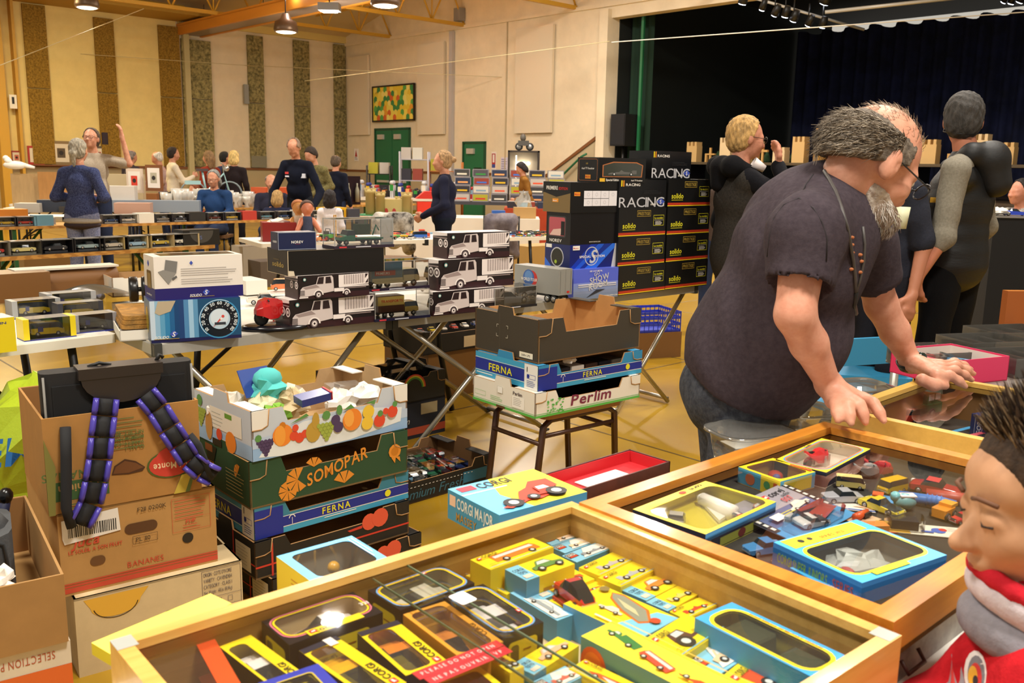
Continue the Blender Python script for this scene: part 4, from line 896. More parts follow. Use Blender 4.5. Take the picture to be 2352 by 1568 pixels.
vanpack('clear pack with blue base beside the yellow window box',G(172,768,TZ),R(44),.17,.09,.075,'#8f8f94','#33343a',base='#1d2a80',vc='#23232a')
vanpack('grey topped clear pack behind the yellow window box',G(30,735,TZ),R(46),.2,.09,.08,'#9a9a98','#4a4a48')
vanpack('grey topped clear pack in the middle of the white table',G(110,716,TZ),R(46),.22,.1,.08,'#a3a3a4','#4a4a52',vc='#b9b01c')
vanpack('black edged clear pack with yellow toy beside the ochre cloth',G(135,738,TZ),R(44),.19,.08,.075,'#33333a','#2a2a2e')
t=thing('stack_of_trays','fan of thin curved grey trays behind the ochre cloth','trays',G(175,704,TZ),R(42))
for k in range(6):
 c=MB();n=8;vs=[]
 for i in range(n+1):
  a_=i/n;vs+=[(a_*.3,k*.045,.02+.035*math.sin(a_*math.pi)),(a_*.3,k*.045+.07,.02+.035*math.sin(a_*math.pi)+.012)]
 c.add(vs,[(2*i,2*i+2,2*i+3,2*i+1)for i in range(n)],mat('#4a463c',.25),sm=True);c.build('tray',t)
small_box('open_brown_carton','brown open carton flap rising at the far left of the table',-35,700,TZ,.3,.2,.14,44,'#7a5228')
t=thing('brown_padded_case','long brown case with pale rounded lid behind the clear packs','case',G(38,690,TZ)+Vector((0,.02,0)),R(44))
c=MB();c.tube([(0,.08,.07),(.5,.08,.07)],.07,mat('#7d5327',.6),12);c.box(0,.01,0,.5,.15,.07,mat('#7d5327',.6));c.build('case_body',t);MB().box(-.003,.02,.135,.503,.14,.145,mat('#d8cfbc',.5)).build('lid_strip',t)
# ================================================================ fruit trays, stool, bag, floor boxes
def hole(f,x,y,w,h,m=None):f.rrect(x-w/2,y-h/2,x+w/2,y+h/2,min(w,h)*.48,m or mat('#1c120a',.9))
grp=[mat('#7c8f2c',.6),mat('#9cab45',.6)];og_=mat('#e8862c',.6);rd_=mat('#d84a2c',.6);pr=mat('#4c3a5c',.6);yw=mat('#e8c23c',.6);lf_=mat('#5c8f4a',.6);brn=mat('#8a6a2c',.6)
def grapes(f,x,y,s,m,n=4):
 for r in range(n):
  for c_ in range(n-r):f.disk(x+(c_-(n-r-1)/2)*s*1.7,y-r*s*1.4,s,m,9);f.k-=1
 f.k+=1
def art_fruit(f,l,L,Wd,H):
 sky=mat('#b4c4d8',.6);f.rect(0,0,L,H*.25,mat('#8fb2d8',.6));f.rect(0,H*.25,L,H*.45,sky);l.rect(0,0,Wd,H*.3,mat('#9dbbdc',.6))
 white_=mat('#e9e6dd',.6);f.poly([(.02,.01),(.1,.0),(L*.6,.004),(L*.95,.03),(L*.96,H*.5),(L*.75,H*.62),(L*.3,H*.62),(.05,H*.3)],mat('#dfe4e4',.6))
 grapes(f,.045,H*.36,.0075,pr,5);f.disk(.02,H*.45,.012,lf_,8)
 f.disk(.105,H*.42,.036,og_,18);f.disk(.105,H*.62,.012,mat('#c8781c'),8);f.disk(.095,H*.42,.02,mat('#eb9d3c',.6),14,.034)
 f.disk(.145,H*.36,.016,rd_,12);f.disk(.165,H*.30,.017,rd_,12);f.disk(.185,H*.36,.014,rd_,12);f.disk(.15,H*.52,.012,rd_,10)
 f.disk(.215,H*.36,.028,mat('#b9953a',.6),14,.034);f.disk(.225,H*.58,.014,mat('#b9953a',.6),10,.03);f.poly([(.13,H*.62),(.19,H*.78),(.20,H*.72)],lf_)
 grapes(f,.265,H*.46,.0085,grp[1],5);f.disk(.265,H*.66,.016,lf_,8);f.disk(.30,H*.52,.018,pr,14);f.disk(.31,H*.36,.019,pr,14);f.disk(.315,H*.72,.012,lf_,8,.018)
 f.disk(.365,H*.46,.038,og_,18);f.disk(.352,H*.5,.02,mat('#efa648',.6),12,.03);f.poly([(.33,H*.7),(.36,H*.80),(.375,H*.70)],lf_)
 f.disk(.43,H*.56,.024,yw,14);f.disk(.425,H*.32,.024,yw,14);f.poly([(.42,H*.76),(.46,H*.80),(.455,H*.70)],lf_)
 f.disk(.475,H*.32,.024,rd_,12);f.disk(.478,H*.47,.012,lf_,8);f.disk(.53,H*.46,.022,rd_,12);f.disk(.54,H*.62,.011,lf_,8);f.disk(.50,H*.5,.012,rd_,10)
 l.rect(Wd*.30,H*.36,Wd*.84,H*.80,mat('#ebe6d8',.6));l.rect(Wd*.56,H*.66,Wd*.68,H*.76,mat('#6a9a3a'));l.lines(Wd*.33,H*.68,Wd*.2,4,H*.08,mat('#b5b9b4'),.002)
 grapes(l,Wd*.13,H*.62,.009,grp[1],5);l.disk(Wd*.12,H*.82,.02,lf_,8);l.disk(Wd*.28,H*.36,.025,mat('#c28c4a',.6),12,.05);l.disk(Wd*.46,H*.26,.02,rd_,12);l.disk(Wd*.66,H*.2,.036,og_,14);l.rect(Wd*.34,0,Wd*.5,H*.14,mat('#2a1a12'))
def art_somo(f,l,L,Wd,H):
 o=mat('#d98a2c',.6)
 def fan(cx,cy,r,a0,n,fc):
  for i in range(n):a_,b_=a0+i*44,a0+i*44+38;fc.poly([(cx,cy),(cx+r*math.cos(R(a_)),cy+r*math.sin(R(a_))),(cx+r*math.cos(R(b_)),cy+r*math.sin(R(b_)))],o);fc.k-=1
  fc.k+=1
 fan(.165,H*.42,.042,60,6,f);fan(.13,H*.22,.034,100,6,f);fan(.225,H*.62,.034,20,3,f);fan(.34,H*.10,.045,30,3,f)
 f.text('SOMOPAR',.20,H*.22,H*.27,o,rot=13,shear=.2,fit=.24,bold=1);f.disk(.545,H*.56,.026,o,10);f.disk(.545,H*.56,.016,mat('#c0761c'),10);f.poly([(.53,H*.42),(.545,H*.28),(.548,H*.4)],o);f.poly([(.548,H*.42),(.568,H*.29),(.565,H*.42)],o)
 l.text('SOMOPAR',Wd*.05,H*.5,H*.12,o,fit=Wd*.3,shear=.2);fan(Wd*.8,H*.66,.028,60,4,l);fan(Wd*.3,H*.28,.02,30,4,l);l.lines(Wd*.58,H*.62,Wd*.34,7,H*.075,mat('#9a8f5a'),.003);l.poly([(Wd*.2,H*.95),(Wd*.42,H*.95),(Wd*.36,H*.6),(Wd*.24,H*.6)],mat('#16100a'));l.rect(Wd*.2,H*.8,Wd*.34,H*.96,mat('#8a4a22'))
def art_ferna(f,l,L,Wd,H):
 nv,tq,w_,y=mat('#1c2c8c',.5),mat('#3c9cc4',.5),mat('#e6e6e0',.5),mat('#e0d82c',.5)
 f.rect(0,0,L,H*.18,tq);f.rect(0,H*.18,L,H*.21,w_);f.rect(0,H*.21,L,H*.52,nv);f.rect(0,H*.52,L,H*.54,w_);f.rect(0,0,.1,H*.9,nv)
 f.text('FERNA',L*.5,H*.26,H*.22,y,al='c',fit=.11,sp=.2);f.tube if 0 else None;f.ring(L*.22,H*.42,.009,.012,w_,10,0,180);f.rect(L*.219,H*.22,L*.222,H*.44,w_);f.disk(L*.85,H*.38,.013,y,10);f.lines(L*.42,H*.12,.16,1,.01,w_,.003)
 l.rect(0,0,Wd,H,tq);l.rect(0,H*.26,Wd*.8,H*.74,nv);l.rect(0,H*.76,Wd*.8,H*.78,w_);l.rect(0,H*.22,Wd*.8,H*.24,w_);l.rect(Wd*.8,0,Wd,H,w_);l.text('FERNA',Wd*.42,H*.34,H*.30,y,al='c',fit=Wd*.38);l.frame(Wd*.84,H*.42,Wd*.97,H*.6,.0015,mat('#4a5ab0'));l.disk(Wd*.86,H*.52,.008,nv);l.lines(Wd*.84,H*.32,Wd*.13,4,H*.07,mat('#3a4f9a'),.002);l.text('1',Wd*.84,H*.7,H*.2,mat('#222'))
 l.lines(Wd*.03,H*.12,Wd*.34,1,.01,w_,.004);l.rect(Wd*.38,0,Wd*.55,H*.16,mat('#14100c'))
def art_tom(f,l,L,Wd,H):
 r_=mat('#c83a2c',.5);f.rect(0,H*.30,L,H*.35,r_);f.rect(.055,0,.062,H*.9,r_);l.rect(0,H*.36,Wd,H*.40,r_);l.rect(Wd*.62,0,Wd*.64,H,r_);l.rect(Wd*.67,H*.12,Wd*.93,H*.8,mat('#d8cfb4',.6));l.lines(Wd*.69,H*.7,Wd*.2,6,H*.09,mat('#9a927c'),.0015)
 f.disk(.43,H*.7,.03,mat('#d8563a'),14);f.disk(.475,H*.74,.034,mat('#d8563a'),14);f.poly([(.34,H*.62),(.40,H*.66),(.4,H*.58),(.35,H*.56)],r_)
def art_perlim(f,l,L,Wd,H):
 g_,mr=mat('#5ab04a',.5),mat('#7a2a44',.5);f.rect(0,0,L,H*.1,g_);f.rect(0,H*.14,L,H*.16,g_);l.rect(0,0,Wd,H*.1,g_);l.rect(0,H*.14,Wd,H*.155,g_)
 f.text('Perlim',.19,H*.26,H*.44,mr,fit=.23,shear=.15);rr=random.Random(5)
 for i in range(34):f.disk(.10+rr.uniform(-.035,.05),H*rr.uniform(.12,.68),.006,g_ if i%3 else mat('#8ac47a'),6,.0035);f.k-=1
 f.k+=1;l.text('Perlim',Wd*.66,H*.72,H*.14,mat('#4a3a40'),fit=Wd*.14);l.rect(Wd*.65,H*.2,Wd*.84,H*.68,mat('#f2ede2'));l.lines(Wd*.67,H*.6,Wd*.13,5,H*.07,mat('#9a948c'),.0015);l.lines(Wd*.3,H*.4,Wd*.2,3,H*.07,g_,.0015);l.frame(Wd*.04,H*.3,Wd*.22,H*.5,.001,g_);l.rect(Wd*.4,0,Wd*.54,H*.1,mat('#5a4020'))
 l.rect(Wd*.42,H*.62,Wd*.5,H*.9,mat('#f4f0e6'));l.frame(Wd*.42,H*.62,Wd*.5,H*.9,.0006,mat('#aaa69a'))
def art_black(f,l,L,Wd,H):
 g_=mat('#cfc8b4',.6);tn=mat('#e6dfc8',.6);l.rect(Wd*.72,H*.07,Wd*.92,H*.2,tn);l.text('1.168g LPS',Wd*.75,H*.11,H*.05,mat('#555'),fit=Wd*.13);l.rect(Wd*.405,H*.12,Wd*.407,H,mat('#6a6250'))
 for x,y,sx,sy in((.36,.72,1,-1),(.54,.72,-1,-1),(.36,.44,1,1),(.54,.44,-1,1)):
  l.rect(min(Wd*x,Wd*x+sx*.012),H*y-.0008,max(Wd*x,Wd*x+sx*.012),H*y+.0008,g_);l.rect(Wd*x-.0008,min(H*y,H*y+sy*.012),Wd*x+.0008,max(H*y,H*y+sy*.012),g_)
 l.poly([(Wd*.4,0),(Wd*.56,0),(Wd*.53,H*.07),(Wd*.42,H*.07)],mat('#1c1812'));f.rect(0,0,.003,H,mat('#9c7a50'))
 # tower of trays left of centre, on the floor
gS=R(44);pF=G(581,1068,.50)
def at(o,dx,dy):return(pF.x+dx,pF.y+dy,o)
crate('fruit_tray','black tray with red lines at the very bottom of the tray tower',at(0,.05,-.0),R(44),.6,.4,.118,'#1d1a18',hm=.8,art=art_tom)
crate('fruit_tray','black tray with red lines and a tomato, second up the tray tower',at(.12,.0,-.01),R(43),.6,.4,.125,'#1d1a18',hm=.7,art=art_tom)
crate('fruit_tray','blue FERNA tray in the tray tower beside banana boxes',at(.247,-.005,.01),R(43),.6,.4,.105,'#38809a',hm=.62,art=art_ferna)
crate('fruit_tray','dark green tray with orange SOMOPAR lettering',at(.352,-.012,.0),R(42),.6,.4,.155,'#27492f',hm=.66,art=art_somo)
ft=crate('fruit_tray','white and blue tray printed with fruit, open, on top of tray tower',at(.51,0,0),gS,.6,.4,.16,'#c3ccd6',inner='#b8966a',hm=.70,art=art_fruit,rim='#e8e4da')
# crumpled papers and things in the open tray
def inside(dx,dy,z):return pF+Vector((math.cos(gS)*dx-math.sin(gS)*dy,math.sin(gS)*dx+math.cos(gS)*dy,z-.50))
PAPW=(('crumpled white paper at the left of the fruit printed tray',.07,.3,.06,'#ddd5c8'),('crumpled pale newspaper beside the turquoise cloth',.15,.22,.06,'#cfc9a8'),('crumpled printed paper behind the turquoise cloth',.30,.30,.055,'#d8c8b4'),('crumpled white tissue near the tray notch',.40,.12,.055,'#e9e4da'),('white plastic bag at the right of the fruit printed tray',.50,.12,.06,'#e6e6e2'),('green and yellow wrapper at the front of the fruit printed tray',.13,.1,.05,'#7fb43a'),('crumpled beige paper in the middle of the tray',.26,.2,.06,'#cdb890'))
for i,(lb,x,y,r,c)in enumerate(PAPW):
 c_=MB();paper(c_,(0,0,0),r,mat(c,.8),i+3,.7);c_.build('crumpled_paper',None,inside(x,y,.51+.105),i,label=lb,cat='paper')
c_=MB();paper(c_,(0,0,0),.055,mat('#58c0bc',.9),11,1.1);c_.ball((.0,.0,.04),(.05,.035,.04),mat('#58c0bc',.9),10);c_.build('turquoise_cloth',None,inside(.19,.24,.665),.4,label='bunched turquoise cloth lying on papers in the tray',cat='cloth')
c_=MB();c_.box(-.06,-.05,0,.06,.05,.004,mat('#23408c',.5));o=c_.build('blue_card',None,inside(.17,.28,.69),.5,label='dark blue card behind the turquoise cloth',cat='card');o.rotation_euler=(R(60),0,.9)
c_=MB();c_.box(-.05,-.03,0,.06,.03,.025,mat('#3a4488',.25));c_.box(.055,-.03,0,.062,.03,.028,rd);o=c_.build('blister_pack',None,inside(.245,.05,.655),.6,label='blue toy in clear pack resting near the tray notch',cat='packaged toy');o.rotation_euler=(.1,-.1,.7)
c_=MB();c_.box(-.06,-.04,0,.06,.04,.06,clear(refl=.15,haze=.1));c_.build('clear_plastic_box',None,inside(.50,.25,.58),.5,label='empty clear plastic box at the right end of the tray',cat='box')
# stool with three trays
pS=G(1229,962,.46)
t=thing('stool','brown tubular stool holding three fruit trays','stool',(pS.x,pS.y,0),R(40));bt=mat('#4a2f22',.35,.3)
b=MB();b.rbox(.08,.02,.435,.52,.38,.458,mat('#a8763a',.5),.03);b.build('seat',t)
for y in(.05,.35):MB().tube([(.04,y,.012),(.09,y,.40),(.13,y,.425),(.46,y,.425),(.50,y,.40),(.53,y,.012)],.014,bt,8).build('leg_frame',t)
for x in(.075,.515):MB().tube([(x,.05,.33),(x,.35,.33)],.010,bt,8).build('crossbar',t)
MB().tube([(.09,.05,.36),(.50,.05,.36)],.010,bt,8).build('front_bar',t)
crate('fruit_tray','white PERLIM tray with green base band on the stool',(pS.x,pS.y,.46),R(40),.6,.4,.10,'#e6dfd0',inner='#171513',hm=.62,art=art_perlim)
pf=G(1235,899,.562);crate('fruit_tray','blue FERNA tray in the middle of the stack on the stool',(pf.x,pf.y,.562),R(40),.6,.4,.10,'#2f86b4',hm=.6,art=art_ferna)
c_=MB();rr=random.Random(8)
for k in range(6):c_.box(.08+k*.08,.06,.01,.15+k*.08,.16,.06,mat(['#17171a','#23242a','#d8d0c4','#3a2a24','#1c1c22','#5a5248'][k],.3))
c_.build('dark_packets',None,(pf.x,pf.y,.562),R(40),label='dark packets lying inside the middle blue tray',cat='packets',kind='stuff')
pb=G(1236,836,.665);crate('fruit_tray','plain black brown tray, empty, on top of the stack on the stool',(pb.x,pb.y,.665),R(41),.6,.4,.175,'#3d362b',inner='#b7864e',hm=.66,flat=.22,art=art_black)
c_=MB();paper(c_,(0,0,0),.03,mat('#e8e4dc',.6),3);c_.build('white_wrapper',None,(pf.x+.13,pf.y+.2,.655),0,label='small white wrapper peeping over the middle blue tray',cat='paper')
# banana boxes
def art_delmonte(f,l,L,Wd,H):
 gr,rr_,tx=mat('#3c5a2c',.7),mat('#c23a2c',.6),mat('#5a6a34',.7)
 f.rect(.0,H*.13,L*.38,H*.33,gr);f.text('Premium',L*.36,H*.29,H*.085,mat('#b58a50'),rot=180);f.text('BANANAS',L*.36,H*.43,H*.085,tx,rot=180)
 f.poly([(L*.40,H*.32),(L*.42,H*.41),(L*.49,H*.47),(L*.56,H*.43),(L*.62,H*.35),(L*.60,H*.31),(L*.51,H*.30)],mat('#4a2c14',.9));f.poly([(L*.41,H*.33),(L*.43,H*.40),(L*.49,H*.45),(L*.56,H*.41),(L*.61,H*.35),(L*.51,H*.315)],mat('#6e4420',.9))
 f.disk(L*.80,H*.34,.07,mat('#4a5a24'),20,.042);f.disk(L*.80,H*.34,.064,rr_,20,.038);f.disk(L*.8,H*.40,.045,rr_,16,.035);f.text('Del Monte',L*.93,H*.36,H*.075,mat('#e8c8a0'),rot=180,fit=.105)
 f.lines(L*.33,H*.90,L*.3,8,H*.045,tx,.0025);f.text('CLASS: 1',L*.62,H*.60,H*.04,tx,rot=180,fit=.05);f.text('VARIETY: CAVENDISH',L*.62,H*.655,H*.04,tx,rot=180,fit=.13);f.text('MINIMUM LENGTH: 20 cm',L*.62,H*.71,H*.04,tx,rot=180,fit=.14);f.text('NET WT. 40 lb (18.14 kg)',L*.62,H*.765,H*.04,tx,rot=180,fit=.14)
 f.poly([(L*.80,0),(L*.9,0),(L*.97,H*.22),(L*.86,H*.2)],mat('#b9a23c',.7));f.poly([(L*.88,0),(L*.91,0),(L*.96,H*.24),(L*.93,H*.2)],tx);f.lines(L*.08,H*.08,L*.26,2,H*.04,tx,.003);f.poly([(0,0),(L*.04,0),(L*.06,H*.5),(0,H*.8)],mat('#7a7434',.7))
def art_ban2(f,l,L,Wd,H):
 r_=mat('#c2482e',.7);bkk=mat('#3a2c1c',.8);f.rect(0,H*.03,L,H*.09,r_);f.rect(0,H*.10,L,H*.125,r_);f.rect(0,H*.135,L,H*.15,r_)
 hole(f,L*.50,H*.66,.09,.032,mat('#5a3a1c',.9));hole(f,L*.22,H*.36,.04,.028,mat('#6a4724',.9));hole(f,L*.80,H*.40,.032,.032,mat('#2a2010',.9));f.text('BANANES',L*.40,H*.19,H*.07,r_,bold=0,fit=.10);f.text('LE SOLEIL A SON FRUIT',L*.05,H*.50,H*.045,r_,fit=.14);f.text('Juca',L*.0+.03,H*.58,H*.12,r_,shear=.3)
 f.poly([(L*.02,H*.70),(L*.02,H*.92),(L*.36,H*.96),(L*.37,H*.68),(L*.03,H*.63)],mat('#e6e2da',.4));rr=random.Random(3);x=L*.055
 while x<L*.34:w_=rr.uniform(.001,.0035);f.rect(x,H*.70,x+w_,H*.84,mat('#1c1c1c'));f.k-=1;x+=w_+rr.uniform(.001,.003)
 f.k+=1;f.lines(L*.08,H*.90,L*.2,1,.01,mat('#333'),.004)
 f.frame(L*.70,H*.50,L*.96,H*.93,.001,r_);f.lines(L*.72,H*.89,L*.22,6,H*.045,r_,.002);f.rect(L*.70,H*.66,L*.96,H*.662,r_);f.text('PHP',L*.79,H*.60,H*.05,r_);f.lines(L*.77,H*.57,L*.12,2,H*.04,r_,.002)
 f.text('F211 0200K',L*.48,H*.86,H*.055,bkk,bold=0,fit=.08);f.frame(L*.44,H*.47,L*.60,H*.57,.001,bkk);f.text('PL 110',L*.46,H*.495,H*.055,bkk,bold=0)
def art_ban3(f,l,L,Wd,H):
 nv=mat('#3c3a50',.7);yb=mat('#d9a83a',.6)
 hole(f,L*.60,H*.50,.10,.034,mat('#120a06',.9));p_=[(L*.10+.11*L*math.cos(R(a))*1.3+.06,H*.84+H*.16*math.sin(R(a)))for a in range(180,361,20)];f.poly(p_+[(L*.42,H*.96),(L*.05,H*.96)],yb);f.ring(L*.10+.06,H*.84,.058,.061,mat('#3a2a14'),20,190,350,.7)
 f.frame(L*.74,H*.25,L*.99,H*.97,.001,nv);[f.text(s,L*.75,H*(.89-.08*i),H*.052,nv,bold=0,fit=.085)for i,s in enumerate(("ORIGIN : COTE D'IVOIRE","VARIETY : CAVENDISH","CATEGORY : CLASS I","Net Weight : 40Lbs (18,14kg)"))];f.rect(L*.74,H*.60,L*.99,H*.604,nv)
 f.frame(L*.83,H*.50,L*.86,H*.57,.001,nv);f.frame(L*.90,H*.50,L*.93,H*.57,.001,nv);f.rect(L*.74,H*.46,L*.99,H*.464,nv);f.lines(L*.79,H*.40,L*.12,2,H*.05,nv,.002);f.ring(L*.62,H*.30,.03,.034,mat('#2a3a8c'),20,20,160)
def banana_box(label,P,ang,L,Wd,H,c,art,name='banana_box',top=True,cin=None):
 t=thing(name,label,'cardboard box',P,R(ang));m_=mat(c,.8,noise_=.06,scale=14);b=MB();th=.006;i=mat(cin or '#8d6232',.85)
 for q in((0,0,0,L,Wd,th),(0,0,th,L,th,H),(0,Wd-th,th,L,Wd,H),(0,th,th,th,Wd-th,H),(L-th,th,th,L,Wd-th,H)):b.box(*q,m_)
 if top:b.box(0,0,H-th,L,Wd*.3,H,m_);b.box(0,Wd*.7,H-th,L,Wd,H,m_)
 b.box(th,Wd-th*1.5,th,L-th,Wd-th,H-.001,i);b.build('carton',t);m2=MB();f=Face(m2,(0,-.0006,0),(1,0,0),(0,0,1));l=Face(m2,(-.0006,Wd,0),(0,-1,0),(0,0,1));art(f,l,L,Wd,H);m2.build('printing',t);return t
p3=G(145,1372,.235);banana_box('pale banana box at the bottom of the banana box stack',(p3.x+.035,p3.y-.012,0),36,.47,.5,.235,'#cdb78c',art_ban3)
banana_box('brown BANANES box with barcode label, middle of the stack',(p3.x,p3.y,.235),36.5,.43,.5,.24,'#b3884e',art_ban2)
pT=G(112,1185,.476);banana_box('worn banana box holding the black case with purple straps',(pT.x,pT.y,.476),35.5,.41,.42,.27,'#a9793c',art_delmonte,top=False)
# black case with purple straps standing in the box
t=thing('black_case','black zipped portfolio case with two purple padded shoulder straps','bag',(pT.x-.008,pT.y+.03,.52),R(34));bm_=mat('#0d0c0e',.7);lt=mat('#2a2422',.35)
b=MB();b.rbox(.0,0,.0,.40,.07,.335,bm_,.02);b.rbox(.025,-.006,.02,.375,.0,.30,mat('#08080a',.9),.003);b.v=[(x,y+(z*.06),z)for x,y,z in b.v];b.build('body',t)
for x in(.006,.394):MB().tube([(x,-.002,.01),(x,.016,.328)],.0035,mat('#77736c',.6),6).build('stitched_edge',t)
b=MB();pts=[(.20+.105*math.cos(R(a)),.318+.075*math.sin(R(a)))for a in range(180,361,15)]
v=[(x,.004+.02*(z-.3)-.012,z)for x,z in pts]+[(x,.004+.02*(z-.3)-.006,z)for x,z in pts];n=len(pts)
b.add(v,[tuple(range(n)),tuple(range(n,2*n))[::-1]]+[(k,(k+1)%n,n+(k+1)%n,n+k)for k in range(n)],lt);b.box(.09,-.01,.315,.31,.07,.345,lt);b.build('leather_flap',t)
MB().tube([(.30,.03,.34),(.31,.03,.36),(.32,.03,.35)],.006,blackm).build('buckle',t);MB().tube([(.12,.03,.343),(.15,.03,.352),(.18,.03,.343)],.005,blackm).build('handle',t)
pu=mat('#4a3fa0',.3);pw=mat('#141416',.8)
def strap(pts,wid=.068):
 st=MB();n=len(pts)
 for i in range(n-1):
  a,b_=Vector(pts[i]),Vector(pts[i+1]);d=(b_-a);px_=Vector((1,0,0));sd=(px_-d.normalized()*px_.dot(d.normalized())).normalized();nn=sd.cross(d).normalized()
  if nn.y>0:nn=-nn
  for k0,k1,m_,h in((-.5,-.26,pu,.014),(-.27,.27,pw,.010),(.26,.5,pu,.014)):
   vs=[]
   for q,e in((a+d*.03,.0),(a+d*.3,1.),(a+d*.7,1.),(b_-d*.03,.0)):
    vs+=[q+sd*wid*k0,q+sd*wid*(k0*.7+k1*.3)+nn*h*(.5+.5*e),q+sd*wid*(k0*.3+k1*.7)+nn*h*(.5+.5*e),q+sd*wid*k1]
   st.add(vs,[(j*4+k,j*4+k+1,(j+1)*4+k+1,(j+1)*4+k)for j in range(3)for k in range(3)]+[(0,3,2,1),(12,13,14,15),(0,12,15,3)],m_,sm=True)
 return st
strap([(.155,-.022,.262),(.145,-.03,.215),(.132,-.045,.16),(.122,-.05,.10),(.108,-.055,.04),(.092,-.055,-.02),(.06,-.06,-.075)]).build('shoulder_strap',t)
strap([(.255,-.022,.262),(.285,-.03,.215),(.31,-.045,.16),(.335,-.05,.11),(.36,-.055,.06),(.395,-.055,.02),(.43,-.05,-.005)]).build('shoulder_strap',t)
b=MB();b.tube([(.045,-.04,.20),(.04,-.05,.12),(.035,-.058,.05),(.03,-.058,-.02),(.04,-.06,-.075)],.015,pw,6);b.v=[(x,y,z)for x,y,z in b.v];b.build('strap_webbing',t)
b=MB();b.tube([(.365,-.04,.13),(.385,-.055,.10),(.40,-.055,.05),(.415,-.055,.0)],.012,pw,6);b.build('strap_webbing',t)
# green and blue bag and left carton group
c_=MB();pg=G(30,1130,.3);rr=random.Random(4)
bagm=mat('#a9bf2c',.35,bump=.6,scale=9)
paper(c_,(0,0,.2),.2,bagm,21,1.1,.13);c_.box(-.15,-.1,0,.15,.1,.2,bagm);paper(c_,(.05,0,.40),.05,mat('#b9b49a',.6),5)
f_=Face(c_,(-.2,-.195,.12),(1,0,0),(0,.12,1));bl_=mat('#2466a8',.5);f_.text('EMO',.03,.03,.10,bl_,shear=.15)
c_.build('shopping_bag',None,(pg.x-.05,pg.y+.28,.22),R(25),label='lime green shopping bag with blue lettering behind the banana boxes',cat='bag')
p0=G(-90,1240,.1);B=Box(.42,.4,.22,'#8a6230');B.mb.build('storage_carton',None,(p0.x+.05,p0.y+.05,0),R(36),label='plain carton on the floor under the lime green bag',cat='cardboard box')
def art_sel(f,l,L,Wd,H):
 o=mat('#dc6a2c',.6);f.rect(0,0,L,H*.72,o);f.text('SELECTION PLANT',L*.92,H*.92,H*.10,mat('#b5583a'),rot=180,bold=0,fit=.16,sp=.2);hole(f,L*.63,H*.42,.028,.06)
sx_,sy_=-1.01-.42*math.cos(R(35)),1.95-.42*math.sin(R(35))
banana_box('orange and white SELECTION box at bottom left',(sx_,sy_,.13),35,.42,.45,.2,'#dccfb8',art_sel,top=False)
B=Box(.4,.42,.13,'#8f6a3c');B.mb.build('storage_carton',None,(sx_+.01,sy_,0),R(35),label='brown carton under the orange and white SELECTION box',cat='cardboard box')
def art_none(*a):pass
cs,sn=math.cos(R(35)),math.sin(R(35));Lc,Wc=.55,.60
oc=Vector((-1.006-Lc*cs,1.936-Lc*sn,.335))
def inc(x,y,z):return oc+Vector((cs*x-sn*y,sn*x+cs*y,z))
banana_box('open brown carton at far left holding the grey bag',oc,35,Lc,Wc,.165,'#a67d48',art_none,name='open_carton',top=False)
gb=MB();gmt=mat('#4a4c4e',.8,bump=.3,scale=60);gb.rbox(-.15,-.12,0,.15,.12,.17,gmt,.06);gb.ball((0,0,.17),(.145,.115,.05),gmt,16);gb.tube([(-.14,-.11,.02),(-.13,-.11,.15),(0,-.115,.205),(.13,-.11,.15),(.14,-.11,.02)],.005,mat('#26282a',.6))
gb.build('grey_bag',None,inc(.34,.40,.006),R(30),label='dark grey soft bag standing in the open brown carton',cat='bag')
gb=MB();gb.tube([(0,0,0),(0,0,.17)],.016,mat('#1a2040',.5),10);gb.ball((0,0,.17),(.02,.02,.024),mat('#0c0c0e',.25),12);o=gb.build('umbrella_handle',None,inc(.46,.555,.03),0,label='black rounded umbrella handle beside the grey bag',cat='umbrella');o.rotation_euler=(0,R(14),0)
for i,(x,y,r)in enumerate(((.42,.12,.05),(.28,.09,.06))):
 c_=MB();paper(c_,(0,0,0),r,mat('#e6ded0',.8),31+i);c_.build('crumpled_paper',None,inc(x,y,.13),0,label=['crumpled white paper at the front of the open brown carton','crumpled white paper at the left picture edge beside the grey bag'][i],cat='paper')
c_=MB();paper(c_,(0,0,0),.05,mat('#e6ded0',.8),37);c_.build('crumpled_paper',None,(sx_+.2,sy_+.25,.24),0,label='white paper in the orange and white SELECTION box',cat='paper')
# floor trays under the tables
def art_fresh(f,l,L,Wd,H):
 f.text('Premium Fresh',.02,H*.15,H*.34,mat('#3a6a7a',.6),shear=.3,fit=.4,bold=0);f.rect(.42,H*.2,.58,H*.6,mat('#2f6f8a'));[f.rect(x*.02,H*.55,x*.02+.01,H*.57,wt)or None for x in range(2,24)]
pr_=G(1131,1102,0);gF=R(44);pl=pr_-Vector((math.cos(gF),math.sin(gF),0))*.6
crate('fruit_tray','black Premium Fresh tray on the floor full of boxed model cars',(pl.x,pl.y,0),gF,.6,.4,.13,'#1b1815',inner='#6a4a28',hm=.72,art=art_fresh)
rr=random.Random(12);cc=['#b32a22','#c9b01c','#e3dccf','#24366a','#3a3a3a','#2a6a4a','#d87a2c','#7aa0b8']
nm8={'#b32a22':'red','#c9b01c':'yellow','#e3dccf':'white','#24366a':'navy','#3a3a3a':'dark grey','#2a6a4a':'green','#d87a2c':'orange','#7aa0b8':'pale blue'}
POS=('at the left end of the','second along the','third along the','in the middle of the','fifth along the','near the right end of the','at the right end of the')
